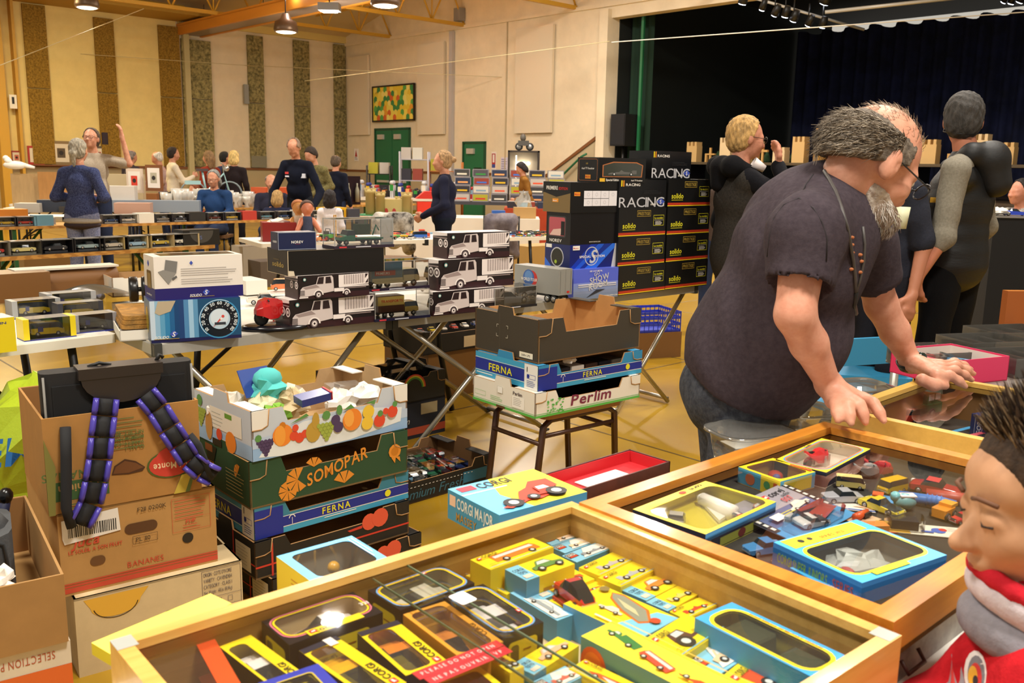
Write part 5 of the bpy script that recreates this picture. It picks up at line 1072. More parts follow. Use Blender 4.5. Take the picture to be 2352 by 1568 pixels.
for k in range(14):
 i,j=k%7,k//7;c=cc[(k*3+1)%8];p=pl+Vector((math.cos(gF)*(.02+i*.08)-math.sin(gF)*(.05+j*.17),math.sin(gF)*(.02+i*.08)+math.cos(gF)*(.05+j*.17),.012+.03))
 def it(i_,L,Wd,H,c=c):car1(i_,'sport' if k%2 else 'sedan',L*.85,c,Matrix.Translation((L*.5,Wd*.5,.012)))
 display_case('cased_model_car',nm8[c]+' cased car '+POS[i]+(' front row' if j==0 else ' back row')+' in the Premium Fresh tray',p,gF+R(90)+R(rr.uniform(-8,8)),.13,.07,.06,it,group='cased cars in the black floor tray',edge=False,script=False)
def art_sm(f,l,L,Wd,H):
 f.text('SAINT',L*.04,H*.62,H*.12,mat('#cfc8b8'),bold=0);f.text('MARTIN',L*.04,H*.42,H*.16,mat('#cfc8b8'));f.frame(L*.02,H*.36,L*.40,H*.8,.002,mat('#b9b09a'));f.ring(L*.62,H*.5,.05,.06,mat('#3f8a3a'),20,0,180);f.ring(L*.62,H*.5,.06,.068,mat('#c8b82c'),20,0,180);f.ring(L*.62,H*.5,.068,.076,mat('#c83a2c'),20,0,180)
def art_gui(f,l,L,Wd,H):
 f.text('Guillem',L*.3,H*.42,H*.18,mat('#c9c2b4'),shear=.3,bold=0);f.rect(0,H*.1,L,H*.3,mat('#a8452c'));f.rect(L*.7,H*.62,L*.9,H*.92,mat('#9a8c6a'))
pg2=G(1022,990,0)-Vector((math.cos(gF),math.sin(gF),0))*.56
banana_box('dark printed box with orange band on the floor under the tables',(pg2.x,pg2.y,0),44,.56,.4,.2,'#171a24',art_gui)
crate('fruit_tray','black SAINT MARTIN tray of clear cases on the dark printed box',(pg2.x,pg2.y,.2),gF,.56,.4,.15,'#14161a',inner='#241c14',hm=.85,art=art_sm)
crate('fruit_tray','black tray of dark cases at the left of the SAINT MARTIN tray',(pg2.x-.2,pg2.y+.35,.0),gF,.56,.4,.15,'#191c18',inner='#241c14',hm=.85)
B=Box(.55,.45,.3,'#7d5629');pc=G(1095,925,0);B.mb.build('storage_carton',None,(pc.x-.3,pc.y-.0,0),gF,label='large brown carton under the table behind the stool',cat='cardboard box')
crate('fruit_tray','black tray of small toy cars on the large brown carton',(pc.x-.33,pc.y-.05,.3),gF,.6,.4,.14,'#16130f',inner='#241c14',hm=.85,art=lambda f,l,L,Wd,H:f.rect(L*.55,H*.1,L*.9,H*.6,mat('#cdb68c')))
for k in range(6):
 c=['#b32a22','#c9b01c','#e3dccf','#b32a22','#e3dccf','#24366a'][k];p=Vector((pc.x-.33,pc.y-.05,.44))+Vector((math.cos(gF)*(.06+k*.09)-math.sin(gF)*.1,math.sin(gF)*(.06+k*.09)+math.cos(gF)*.1,-.02))
 car('toy_car',nm8[c]+' small toy car, '+['leftmost','second','third','fourth','fifth','rightmost'][k]+' in the tray on the large brown carton','sedan',.085,c,p,gF+R(70),group='toy cars in the tray under the table')
for k,(x,y)in enumerate(((.1,.1),(.28,.12),(.42,.1),(.15,.28),(.36,.28))):
 p=Vector((pg2.x,pg2.y,.212))+Vector((math.cos(gF)*x-math.sin(gF)*y,math.sin(gF)*x+math.cos(gF)*y,0));display_case('cased_model_car','dark model in clear case, '+['front left','front middle','front right','back left','back right'][k]+' in the SAINT MARTIN tray',p,gF,.14,.08,.13,lambda i_,L,Wd,H:car1(i_,'sedan',L*.8,'#2a2c30',Matrix.Translation((L*.5,Wd*.5,.012))),group='cases in the SAINT MARTIN tray',edge=False,script=False)
 # blue plastic crate on a carton at the right
pc=G(1470,880,0);B=Box(.42,.4,.2,'#7a542a');B.mb.build('storage_carton',None,(pc.x+.05,pc.y+.8,0),R(20),label='brown carton under the blue plastic basket',cat='cardboard box')
t=thing('plastic_basket','blue slatted plastic basket on a carton behind the table leg','basket',(pc.x+.06,pc.y+.82,.2),R(20));bp=mat('#2b3bb0',.35);b=MB();b.box(0,0,0,.40,.36,.006,bp)
for q in((0,0,.4,.004),(0,.356,.4,.36)):
 for zz in(.0,.05,.10,.14):b.box(q[0],q[1],zz,q[2],q[3],zz+.02,bp)
for x in(0,.396):
 for zz in(.0,.05,.10,.14):b.box(x,0,zz,x+.004,.36,zz+.02,bp)
for i in range(11):
 for y in(0,.356):b.box(i*.0396,y,0,i*.0396+.006,y+.004,.16,bp)
 for x in(0,.394):b.box(x,i*.0354,0,x+.005,i*.0354+.006,.16,bp)
b.build('basket_body',t)
# ================================================================ foreground: glazed wooden display cases and their contents
CR={1:(200,1200,3.36),2:(800,1180,3.92),3:(1150,1160,3.843),4:(1550,1250,4.276),5:(1400,950,4.48),6:(1700,950,3.485),7:(1850,720,4.125)}
wood=mat('#dfb05c',.35,c2='#d09c48',scale=3,stretch=(1,14,14),coat=.2)
wood2=mat('#d88f34',.32,c2='#c67a26',scale=3,stretch=(1,14,14),coat=.3)
woodi=mat('#cfa45c',.5,c2='#c0944c',scale=3,stretch=(1,14,14))
glassm=clear(refl=.075,rough=.015)
# trestle table below
tu=R(42);T0=Vector((math.cos(tu)*.15-math.sin(tu)*.45,math.sin(tu)*.15+math.cos(tu)*.45,0))
t=folding_table('long white table carrying the wooden display cases',T0,tu,2.55,.72,.74,edge='white',legs='h',name='display_table',hinge=False)
def glazed(label,O,ang,L,Wd,ztop,fw,z0,wd,inn,floor,panes=1,rail_h=.012,under=None):
 t=thing('display_case',label,'display case',(O[0],O[1],z0),ang);H=ztop-z0;th=.012
 MB().box(0,0,0,L,Wd,.008,floor).build('base_panel',t)
 for x0,y0,x1,y1 in((0,0,L,th),(0,Wd-th,L,Wd),(0,th,th,Wd-th),(L-th,th,L,Wd-th)):
  b=MB();b.box(x0,y0,0,x1,y1,H-rail_h,wd)
  e=.0006
  if y1-y0>th:b.box(x0-(e if x0>0 else-th),y0,.008,x1+(e if x0==0 else-th),y1,H-rail_h-.001,inn)
  else:b.box(x0+th,y0-(e if y0>0 else-th),.008,x1-th,y1+(e if y0==0 else-th),H-rail_h-.001,inn)
  b.build('side_board',t)
 m_=fw
 for pts in(((0,0),(L,0),(L-m_,m_),(m_,m_)),((L,0),(L,Wd),(L-m_,Wd-m_),(L-m_,m_)),((L,Wd),(0,Wd),(m_,Wd-m_),(L-m_,Wd-m_)),((0,Wd),(0,0),(m_,m_),(m_,Wd-m_))):
  b=MB();b.prism([(p[0],p[1])for p in pts],H-rail_h,H,wd);b.build('frame_rail',t)
 for k in range(panes):
  x0=m_-.004 if k==0 else L*.5-.03;x1=L-m_+.004 if k==panes-1 else L*.5+.03;zz=H-rail_h-.001-.004*k
  b=MB();b.add([(x0,m_-.004,zz),(x1,m_-.004,zz),(x1,Wd-m_+.004,zz),(x0,Wd-m_+.004,zz)],[(0,1,2,3)],glassm)
  if panes>1:ge=mat('#5c6a52',.2);xe=x1 if k==0 else x0;b.box(xe-.001,m_,zz-.0015,xe+.001,Wd-m_,zz+.0015,ge)
  b.build('glass_pane',t)
 return t
c1=glazed('long glazed wooden case crammed with yellow and blue toy boxes',(-.09,.564),R(40.6),.778,.6,.85,.02,.742,wood,woodi,mat('#c8b48c',.7),2)
tape=MB();tape.box(-.0,.57,.1083,.025,.6,.1085,mat('#9fa29c',.4));tape.build('tape_patch',c1);tape=MB();tape.box(.75,.002,.1083,.777,.03,.1085,mat('#9fa29c',.4));tape.build('tape_patch',c1)
c2=glazed('glazed case with dark orange frame holding loose toy cars',(.50,1.095),R(42.5),.83,.56,.855,.034,.80,wood2,mat('#3a3426',.7),mat('#2c2a24',.9,c2='#37342b',scale=60),1,.016)
m_=MB();mm=mat('#b0aca4',.45,c2='#4c403a',scale=7);m_.box(.012,.012,-.058,.818,.548,0,mm);m_.build('metal_box',c2)
m_=MB();m_.tube([(.05,.006,-.02),(.05,-.005,-.035),(.1,-.005,-.035),(.1,.006,-.02)],.003,mat('#4a2a20',.5));m_.build('handle',c2)
c3=glazed('glazed case with partition under the hands of the bearded man',(1.27,1.66),R(44),.60,.70,.862,.026,.742,mat('#e0b458',.35,c2='#d4a850',scale=3,stretch=(1,14,14),coat=.2),mat('#a8763c',.5),mat('#4c4034',.9),1)
b=MB();b.box(.012,.36,.008,.588,.375,.10,wood);b.build('partition',c3)
YL,BL,NB='#f2d92a','#4fa6d6','#1a1d30'
Z1=.7505
def Q4(cr,pts,z,ori):
 L_,T_,R_,B_=pts
 return quad(L_,T_,R_,B_,z,CR[cr])if ori=='A' else quad(T_,R_,B_,L_,z,CR[cr])
_sg=['at the far right corner','next along']
def cbox(label,cr,pts,zt,ori,style,kind='sedan',col='#c8432c',z0=Z1,cs=None,rot=0,name='boxed_toy_car'):
 o,g,L,Wd=Q4(cr,pts,zt,ori);H=zt-z0
 B=Box(L,Wd,H,*{'y':('#e4c828','#e4c828',YL,'#e4c828'),'yb':('#e4c828','#3f8fae',YL,'#3f8fae'),'b':('#3f8fae','#3f8fae','#86c8e4','#3f8fae'),'t':('#4f8f94','#4f8f94','#f4e24a','#4f8f94')}[style]if cs is None else cs)
 t=B.t;m=lambda c:mat(c,.5)
 if style=='yb':
  t.rect(0,0,L*.26,Wd,m('#7cc4e0'));t.text('CORGI',L*.13,Wd*.62,Wd*.16,m('#22486a'),al='c',fit=L*.2);t.text('TOYS',L*.13,Wd*.40,Wd*.16,m('#22486a'),al='c',fit=L*.15)
  t.rect(L*.05,Wd*.1,L*.2,Wd*.3,m('#ecd8c4'));art_car(t,L*.33,Wd*.15,L*.6,Wd*.72,col,kind,0,flip=True)
  B.f.rect(0,0,L*.26,H,m('#3f8fae'));B.f.lines(L*.35,H*.6,L*.5,2,H*.3,m('#b07a1c'),H*.08)
 elif style=='b':
  t.rect(L*.02,Wd*.45,L*.25,Wd*.92,m('#2a2224'));t.text('CORGI',L*.03,Wd*.64,Wd*.22,m('#f2ede2'),fit=L*.2);t.rect(L*.05,Wd*.47,L*.22,Wd*.6,m('#d2402c'));t.poly([(L*.25,Wd*.1),(L*.95,Wd*.05),(L*.98,Wd*.8),(L*.5,Wd*.95)],m('#f0ece0'))
  art_car(t,L*.3,Wd*.15,L*.62,Wd*.62,col,kind,0,flip=True);t.rect(0,0,L,Wd*.06,m('#d8602c'))if 0 else None
 elif style=='y':
  art_car(t,L*.2,Wd*.15,L*.68,Wd*.7,col,kind,0,flip=(ori=='A'));logo(t,L*.04,Wd*.72,Wd*.14);t.text('CORGI',L*.04+Wd*.2,Wd*.72,Wd*.16,m('#2c2620'),fit=L*.22);t.lines(L*.05,Wd*.2,L*.12,2,Wd*.1,m('#b87a2c'),Wd*.02);t.rect(0,0,L,Wd*.03,m('#5aa6c8'))
 elif style=='t':
  B.f.disk(L*.1,H*.55,H*.3,m('#dc5a2c'),18,H*.36);B.f.disk(L*.1,H*.55,H*.22,m('#e8762c'),16,H*.27);B.f.text('CORGI TOYS',L*.2,H*.38,H*.3,m('#22363a'),sp=.22)
  for q,(x,k,c,w_)in enumerate(((.05,'truck','#2f7a44',.28),(.34,'bus','#e04a3c',.26),(.62,'farm','#d8482c',.3),(.9,'sedan','#7a8a94',.2))):art_car(t,L*x,Wd*(.5 if q==0 else.25),L*w_*.9,Wd*.38,c,k,-12)
  t.rect(0,Wd*.92,L,Wd*.95,m('#c8a02c'))
 B.mb.build(name,None,(o.x,o.y,z0),g,label=label,cat='boxed toy')
C3,C2,C1,C4,C5,C6,C7=3,2,1,4,5,6,7
cbox('pale blue box with cream car, farthest of three blue boxes',C3,[(352,302),(650,210),(752,258),(452,358)],.795,'A','b','racer','#e8c49c')
cbox('pale blue box with cream car, middle of three blue boxes',C3,[(455,360),(755,260),(866,312),(556,432)],.795,'A','b','racer','#ead0a8')
cbox('bright blue box with grey car, nearest of three blue boxes',C3,[(560,438),(870,318),(990,376),(652,512)],.80,'A','b','racer','#8a949c')
cbox('yellow box with silver racing car beside the bright blue box',C3,[(700,545),(1015,400),(1185,480),(870,630)],.797,'A','y','racer','#b9b4b4')
cbox('yellow box with silver racing car and orange starburst',C3,[(872,632),(1188,482),(1372,566),(1048,728)],.797,'A','y','racer','#aeb4b8')
cbox('yellow box with blue end and orange sports car near the case wall',C3,[(1065,742),(1392,592),(1575,690),(1282,850)],.79,'A','yb','sport','#e08a3c')
cbox('yellow box with pale vintage racer near the case wall',C3,[(1284,852),(1580,700),(1750,782),(1472,938)],.79,'A','yb','racer','#e3cf6a')
cbox('yellow box with red racing car under the blue tractor box',C3,[(1474,942),(1742,810),(1918,882),(1640,1000)],.788,'A','y','racer','#d8452c')
cbox('large yellow box with orange coach picture at the back wall',C2,[(1110,405),(1680,212),(1832,302),(1270,512)],.822,'A','y','bus','#dc7a2c')
cbox('yellow box with blue end and green estate car picture',C2,[(1415,492),(1870,350),(2012,452),(1600,612)],.818,'A','yb','sedan','#5a8a4a')
cbox('yellow and blue box with orange bubble car picture',C3,[(170,735),(628,556),(835,650),(372,830)],.79,'A','yb','beetle','#dc5a2c')
cbox('yellow box with orange car picture behind the space ship box',C3,[(420,838),(838,655),(960,712),(560,905)],.785,'A','y','racer','#e0602c')
cbox('blue and white box with silver limousine, beside the window boxes',C3,[(88,775),(215,722),(640,965),(500,1020)],.79,'S','b','sedan','#9aa4a8')
cbox('small green and yellow box behind the black window boxes',C2,[(1030,540),(1095,515),(1490,690),(1430,730)],.785,'S','y','sedan','#7a8a94')
# space ship box
o,g,L,Wd=Q4(3,[(575,895),(880,682),(1545,1000),(1250,1180)],.80,'S');B=Box(L,Wd,.80-Z1,'#4fa6d6','#e4c828',YL,'#4fa6d6');tt=B.t;q=lambda c:mat(c,.5)
tt.poly([(L*.62,0),(L,0),(L,Wd),(L*.78,Wd*.9)],q('#7cc8e8'));tt.poly([(L*.18,Wd*.9),(L*.3,Wd*.98),(L*.7,Wd*.85),(L*.88,Wd*.55),(L*.8,Wd*.38),(L*.5,Wd*.5),(L*.25,Wd*.72)],q('#d8702c'));tt.poly([(L*.2,Wd*.88),(L*.32,Wd*.94),(L*.68,Wd*.81),(L*.84,Wd*.55),(L*.78,Wd*.42),(L*.5,Wd*.55),(L*.27,Wd*.74)],q('#8f9484'));tt.poly([(L*.3,Wd*.8),(L*.6,Wd*.7),(L*.72,Wd*.56),(L*.5,Wd*.62)],q('#c8c49c'))
art_car(tt,L*.28,Wd*.3,L*.3,Wd*.22,'#ecd8c4','sport');tt.disk(L*.9,Wd*.6,.008,q('#d8482c'),12);tt.rect(L*.4,Wd*.04,L*.95,Wd*.08,q('#f0ece0'));tt.disk(L*.1,Wd*.85,.008,q('#8a7a4c'),12)
B.mb.build('boxed_toy_car',None,(o.x,o.y,Z1),g,label='yellow and blue box with grey pointed craft picture',cat='boxed toy')
cbox('teal and yellow CORGI TOYS set box, biggest in the case',C3,[(690,1140),(1010,1030),(2330,1665),(1990,1820)],.825,'S','t',name='boxed_toy_set')
cbox('blue and yellow box with dark tractor picture',C3,[(1270,1185),(1640,950),(1965,1100),(1592,1345)],.812,'A','y','tractor','#5a3a34')
cbox('pale blue box with cream off road car picture',C3,[(1560,1385),(1985,1145),(2260,1265),(1925,1512)],.80,'A','b','van','#ecc8a0')
cbox('yellow box with red fire tender picture at the right of the case',C4,[(430,1300),(815,1028),(1245,1232),(985,1530)],.80,'A','y','truck','#d8502c')
cbox('yellow box with pale convertible picture and blue end',C3,[(105,1395),(515,1160),(680,1235),(290,1510)],.80,'A','yb','sport','#e8b48c')
cbox('pale blue and red box at the bottom edge of the case',C3,[(270,1560),(560,1425),(735,1500),(440,1660)],.80,'A','b','racer','#d8523c')
cbox('yellow box with orange aircraft picture at the bottom edge',C3,[(600,1440),(745,1362),(1330,1640),(1180,1740)],.802,'S','y','plane','#dc5a2c')
# loose red beetle-shaped car
p=G(1150+640/3.843,1160+1060/3.843,Z1);car('toy_car','loose red rounded toy car standing among the yellow boxes','beetle',.080,'#c91f26',(p.x,p.y,.79),R(-60),H=.034)
b_=MB();b_.box(-.036,-.02,0,.036,.02,.79-Z1,mat('#b03a2c',.5));b_.build('red_box',None,(p.x,p.y,Z1),R(-60),label='small red box beneath the loose red rounded car',cat='box')
# window boxes in the case
def corgi_art(txt='corgi',c='#2a2a30',side='f',pos=.5,rot=0,extra=None):
 def a(tp,ff,lf,rf,L,Wd,H):
  y={'f':.0025,'b':Wd-.012}[side];tp.text(txt,L*pos,y,.009,mat(c,.5),rot=rot,al='c');tp.k+=1;logo(tp,L*pos+.022,y,.007)
  for q,l_ in((ff,L),(rf,Wd),(lf,Wd)):q.rrect(l_*.15,H*.2,l_*.85,H*.82,.006,mat('#d8c02c',.5));q.rrect(l_*.2,H*.26,l_*.4,H*.75,.005,mat('#6a5a2c',.5));q.lines(l_*.5,H*.6,l_*.25,3,H*.16,mat('#8a4a1c'),.002)
  if extra:extra(tp,ff,lf,rf,L,Wd,H)
 return a
def caritem(kind,col,rot=0,s=.8,dz=.012,kw={},roll=0):
 def a(i,L,Wd,H):
  l_=max(L,Wd)*s;T=Matrix.Translation((L*.5,Wd*.5,H*.36))@Matrix.Rotation((0 if L>Wd else R(90))+R(rot),4,'Z')@Matrix.Rotation(R(roll),4,'X');w_=min(L,Wd)*.84
  car1(i,kind,l_,col,T,Wd=min(w_,l_*.45),H=min(H*.58,l_*.36),**kw)
 return a
BK='#1b1c24'
def wbx(label,cr,pts,zt,ori,body,frame,mg,r,inner,item,stripes=(),art=None,z0=Z1,**k):
 o,g,L,Wd=Q4(cr,pts,zt,ori);return window_box('boxed_toy_car',label,(o.x,o.y,z0),g,L,Wd,zt-z0,body,frame,mg,r,inner,item,stripes=stripes,art=art,**k)
ST3=((.0028,'#f0d428'),(.0013,'#e07a3c'),(.0022,'#6aaee0'));ST2=((.0028,'#f0d428'),(.0013,'#2a1c20'),(.0025,'#e0788c'))
wbx('black window box with pale car and blue orange stripes, at back wall',C2,[(200,675),(860,455),(1112,625),(445,880)],.822,'A',BK,BK,(.009,.008,.008,.008),.014,'#8a8a68',caritem('sedan','#e3ddc4'),ST3,corgi_art(side='b',rot=180))
wbx('black window box with white patrol car and red window cells',C2,[(890,750),(1180,618),(1755,960),(1390,1120)],.824,'S',BK,BK,(.008,.008,.009,.008),.014,'#4a4a50',caritem('sedan','#ece6e0',180),ST3,corgi_art(side='b',rot=180))
wbx('amber window box with orange car and pink insert',C2,[(512,905),(850,785),(1385,1130),(1012,1315)],.82,'S','#c9872c','#e8a43c',(.006,.006,.007,.009),.010,'#c99a2c',lambda i,L,Wd,H:(caritem('sport','#e08a3c',180,.6)(i,L,Wd,H),i.rbox(L*.12,Wd*.15,.004,L*.8,Wd*.42,H*.6,mat('#d84a6c',.5),.012)),(),lambda tp,ff,lf,rf,L,Wd,H:tp.text('CORGI',L*.8,Wd-.004,.008,mat('#6a4a1c'),rot=180))
wbx('dark ended window box with orange car and yellow CORGI strip',C2,[(100,1075),(420,958),(888,1305),(520,1475)],.815,'S','#23263a','#f0d428',(.012,.006,.006,.018),.008,'#d8a42c',caritem('sport','#e88a2c',180),(),lambda tp,ff,lf,rf,L,Wd,H:(tp.rect(0,0,.012,Wd,mat('#23263a')),tp.text('CORGI',L*.86,Wd-.005,.010,mat('#2a2a20'),rot=180),logo(tp,L*.88,Wd-.014,.009)))
wbx('black window box with white sports car and pink stripe',C1,[(1335,770),(2035,535),(2300,690),(1572,935)],.822,'A',BK,BK,(.009,.017,.008,.008),.014,'#e8cc94',caritem('sport','#f0e8dc'),ST2,corgi_art('corgi',side='f',pos=.35,extra=lambda tp,ff,lf,rf,L,Wd,H:(tp.rect(.03,.001,L*.8,.016,mat('#f0d428')),tp.text('corgi',L*.4,.004,.010,mat('#2a2a20'),al='c'),logo(tp,L*.24,.005,.008),tp.text('321',L-.016,.03,.008,mat('#f0ece0')))))
wbx('navy ended window box with yellow racing car, in front row',C1,[(1640,985),(1915,880),(2480,1236),(2160,1370)],.815,'S','#23263a','#f0d428',(.012,.006,.006,.018),.008,'#cfae2c',caritem('racer' if 0 else 'sport','#f0b41c',180),(),lambda tp,ff,lf,rf,L,Wd,H:(tp.rect(0,0,.012,Wd,mat('#23263a')),tp.text('CORGI',L*.86,Wd-.005,.010,mat('#2a2a20'),rot=180),logo(tp,L*.88,Wd-.014,.009),tp.rect(.0,Wd*.62,.02,Wd*.85,mat('#f2ece4'))))
wbx('green ended window box with white and red racing car',C1,[(1020,955),(1262,868),(1740,1210),(1500,1330)],.812,'S','#31443e','#f0d428',(.012,.004,.006,.016),.008,'#c8b83c',caritem('sport','#f0e8e0',180),(),lambda tp,ff,lf,rf,L,Wd,H:(tp.text('CORGI',L*.86,Wd-.005,.009,mat('#2a2a20'),rot=180),logo(tp,L*.88,Wd-.013,.008)))
wbx('empty looking box with broad orange red frame, nearest left corner',C1,[(362,1035),(912,858),(1290,1320),(560,1470)],.815,'A','#c8501c','#e0582c',(.012,.012,.024,.012),.003,'#b8922c',None,(),lambda tp,ff,lf,rf,L,Wd,H:tp.rect(0,Wd-.010,L*.9,Wd-.002,mat('#e8b83c')))
wbx('royal blue framed window box at the bottom edge of the case',C1,[(1325,1240),(1775,1085),(2030,1330),(1530,1500)],.825,'A','#2a3aa0','#3444b8',(.016,.016,.016,.014),.004,'#4c4c40',caritem('sedan','#6a6a60'),((.002,'#e0c83c'),))
wbx('large blue and yellow window box with dark army vehicle',C4,[(238,742),(520,548),(1722,1112),(1430,1345)],.832,'S','#3f9fd8','#4fb0e8',(.014,.009,.014,.013),.02,'#c8b83c',lambda i,L,Wd,H:(car1(i,'van',L*.34,'#4a4c34',Matrix.Translation((L*.3,Wd*.5,.02)),Wd=Wd*.6,H=H*.7),car1(i,'van',L*.3,'#50523c',Matrix.Translation((L*.72,Wd*.5,.02)),Wd=Wd*.55,H=H*.65),i.tube([(L*.25,Wd*.4,H*.85),(L*.5,Wd*.35,H*.8)],.003,mat('#d8432c'))),((.006,'#f0d83a'),),lambda tp,ff,lf,rf,L,Wd,H:(tp.text('SCALE REPLICA OF MILITARY VEHICLES',L*.5,Wd-.0115,.004,mat('#b07a1c'),al='c',fit=L*.6)),item_name='toy_vehicles')
# further front row boxes partly out of frame
wbx('yellow window box with red car under the red paper strips',C2,[(640,1560),(1150,1370),(1500,1600),(980,1800)],.812,'A','#23263a','#f0d428',(.008,.008,.008,.008),.008,'#c89a3c',caritem('sedan','#c8402c'))
cbox('yellow box standing beside the yellow printed spine boxes',C2,[(1350,1290),(1475,1240),(1520,1400),(1390,1460)],.818,'A','y','sedan','#6a5a34')
# two red paper strips
for k,(a_,b_)in enumerate((((608,1465),(1372,1165)),((720,1515),(1440,1215)))):
 A_,B_=G(800+a_[0]/3.92,1180+a_[1]/3.92,.832),G(800+b_[0]/3.92,1180+b_[1]/3.92,.832);d=B_-A_;L=d.length;m_=MB();m_.box(0,-.009,0,L,.009,.0008,mat('#cf3a44',.5));f_=Face(m_,(0,-.009,.0009),(1,0,0),(0,1,0))
 f_.text(('PLEASE DO NOT OPEN','NE PAS OUVRIR SVP')[k],L*.06,.0055,.007,mat('#f0d8d0',.5),fit=L*.85,sp=.4);m_.build('paper_strip',None,(A_.x,A_.y,A_.z),math.atan2(d.y,d.x),label=['upper red paper strip with white capitals over window boxes','lower red paper strip with white capitals over window boxes'][k],cat='paper strip')
o,g,L,Wd=Q4(2,[(902,665),(1030,618),(1166,690),(1025,746)],.8515,'A');m_=MB();m_.rbox(0,0,0,L,Wd,.0008,mat('#efefec',.5),.004);m_.build('blank_price_tag',None,(o.x,o.y,.8385),g,label='blank white tag lying on the glass of the long case',cat='price tag')
# --- second case: loose toys
Z2=.8085
def shuttle(i,L,Wd,H):
 i.rbox(.004,.004,.002,L-.004,Wd-.004,.010,mat('#d8c83a',.4),.02);w_=mat('#ece6da',.35);i.tube([(L*.68,Wd*.28,.02),(L*.76,Wd*.8,.022)],[.016,.012],w_,12);i.tube([(L*.76,Wd*.8,.022),(L*.77,Wd*.88,.022)],[.012,.004],w_,12)
 i.prism([(L*.5,Wd*.3),(L*.7,Wd*.35),(L*.7,Wd*.7)],.012,.018,w_);i.box(L*.66,Wd*.12,.01,L*.72,Wd*.22,.022,rd);car1(i,'sedan',.07,'#a8a49c',Matrix.Translation((L*.22,Wd*.62,.010))@Matrix.Rotation(R(30),4,'Z'));i.tube([(L*.25,Wd*.12,.014),(L*.45,Wd*.1,.014)],.012,w_,10)
o,g,L,Wd=Q4(5,[(265,970),(1195,612),(1502,1002),(962,1255)],.845,'A')
window_box('boxed_toy_spacecraft','yellow box with white space plane and car on yellow tray',(o.x,o.y,Z2),g,L,Wd,.845-Z2,'#1f2336','#f0d83a',(.012,.008,.008,.020),.02,'#c8bc44',shuttle,art=lambda tp,ff,lf,rf,L,Wd,H:(tp.text('corgi',L*.88,Wd-.004,.012,mat('#2a2620'),rot=180),tp.disk(L*.6,Wd-.010,.009,mat('#a8442c'),14,.006),tp.lines(L*.08,Wd-.012,L*.2,2,.005,mat('#b8842c'),.001),ff.rect(0,H*.75,L,H,mat('#4f96cc')),ff.rect(L*.2,H*.1,L*.9,H*.5,mat('#a8a83a')),ff.disk(L*.5,H*.3,.012,mat('#7a2a20'),12,.008),rf.rect(0,H*.7,Wd,H,mat('#4f96cc'))),item_name='toy_set')
def pup(i,L,Wd,H):i.ball((L*.4,Wd*.6,.016),(.016,.014,.010),mat('#c8402c',.5));i.rbox(L*.3,Wd*.3,.004,L*.7,Wd*.6,.014,mat('#d8702c',.4),.006);i.ball((L*.55,Wd*.45,.02),(.008,.008,.006),mat('#3f6ab0',.5))
o,g,L,Wd=Q4(5,[(1345,545),(1665,455),(2115,590),(1765,705)],.842,'S')
window_box('boxed_toy_car','small yellow window box with scalloped flower edge',(o.x,o.y,Z2),g,L,Wd,.842-Z2,'#4f9ab8','#f0cf2c',(.008,.008,.008,.010),.012,'#b8923c',pup,art=lambda tp,ff,lf,rf,L,Wd,H:([tp.disk(L*(.5+.08*k),Wd-.005,.005,mat('#d8602c'),10)for k in range(6)],ff.rect(L*.55,0,L,H,mat('#e8cc2c')),ff.disk(L*.3,H*.5,.012,mat('#c86a3c'),12),ff.disk(L*.7,H*.5,.008,mat('#4f9a5a'),10),ff.rect(L*.85,H*.2,L*.93,H*.8,mat('#d8602c')),rf.rect(Wd*.1,H*.1,Wd*.9,H*.9,mat('#e0c23a'))))
o,g,L,Wd=Q4(6,[(320,335),(690,192),(1005,285),(650,510)],.842,'A')
def bikes(i,L,Wd,H):i.box(.004,.004,.002,L-.004,Wd-.004,.006,mat('#e8dcc8',.6));bike1(i,.07,'#c8282c',Matrix.Translation((L*.45,Wd*.6,.006))@Matrix.Rotation(R(160),4,'Z'));i.box(L*.5,Wd*.45,.006,L*.6,Wd*.7,.03,mat('#b9b9b4',.3,.7));i.ball((L*.75,Wd*.3,.01),(.012,.008,.003),mat('#d8583c'))
window_box('boxed_toy_motorcycle','pale window box with red toy motorcycle, at the case corner',(o.x,o.y,Z2),g,L,Wd,.842-Z2,'#22263a','#f0d83a',(.010,.010,.010,.012),.022,'#e8dcc8',bikes,((.003,'#e07a3c'),(.003,'#4f9ad0')),art=lambda tp,ff,lf,rf,L,Wd,H:tp.text('corgi',L*.7,Wd-.003,.009,mat('#3a3420'),rot=180),item_name='toy_motorcycle')
# leaning blister card with film strip edges
o,g,L,Wd=quad((45,690),(525,505),(740,830),(300,1110),.827,CR[6])
t=thing('blister_card','blister card with black film strip edges and white toy car','packaged toy',(o.x,o.y,.8125),g);t.rotation_euler=(R(7),0,g)
c_=MB();c_.box(0,0,0,L,Wd,.0012,mat('#8c8a96',.4));f_=Face(c_,(0,0,.0013),(1,0,0),(0,1,0));m=lambda c:mat(c,.45)
f_.rect(0,0,L,Wd*.36,m('#4a9ad0'));f_.rect(0,Wd*.36,L,Wd*.62,m('#5a6890'));f_.rect(0,Wd*.62,L,Wd,m('#a49ea4'));f_.rect(0,Wd*.3,.016,Wd,m('#1a1a1c'));f_.rect(L-.016,Wd*.3,L,Wd,m('#1a1a1c'))
for k in range(7):
 for x in(.004,L-.012):f_.rect(x,Wd*(.34+k*.095),x+.008,Wd*(.40+k*.095),m('#ece4d8'));f_.k-=1
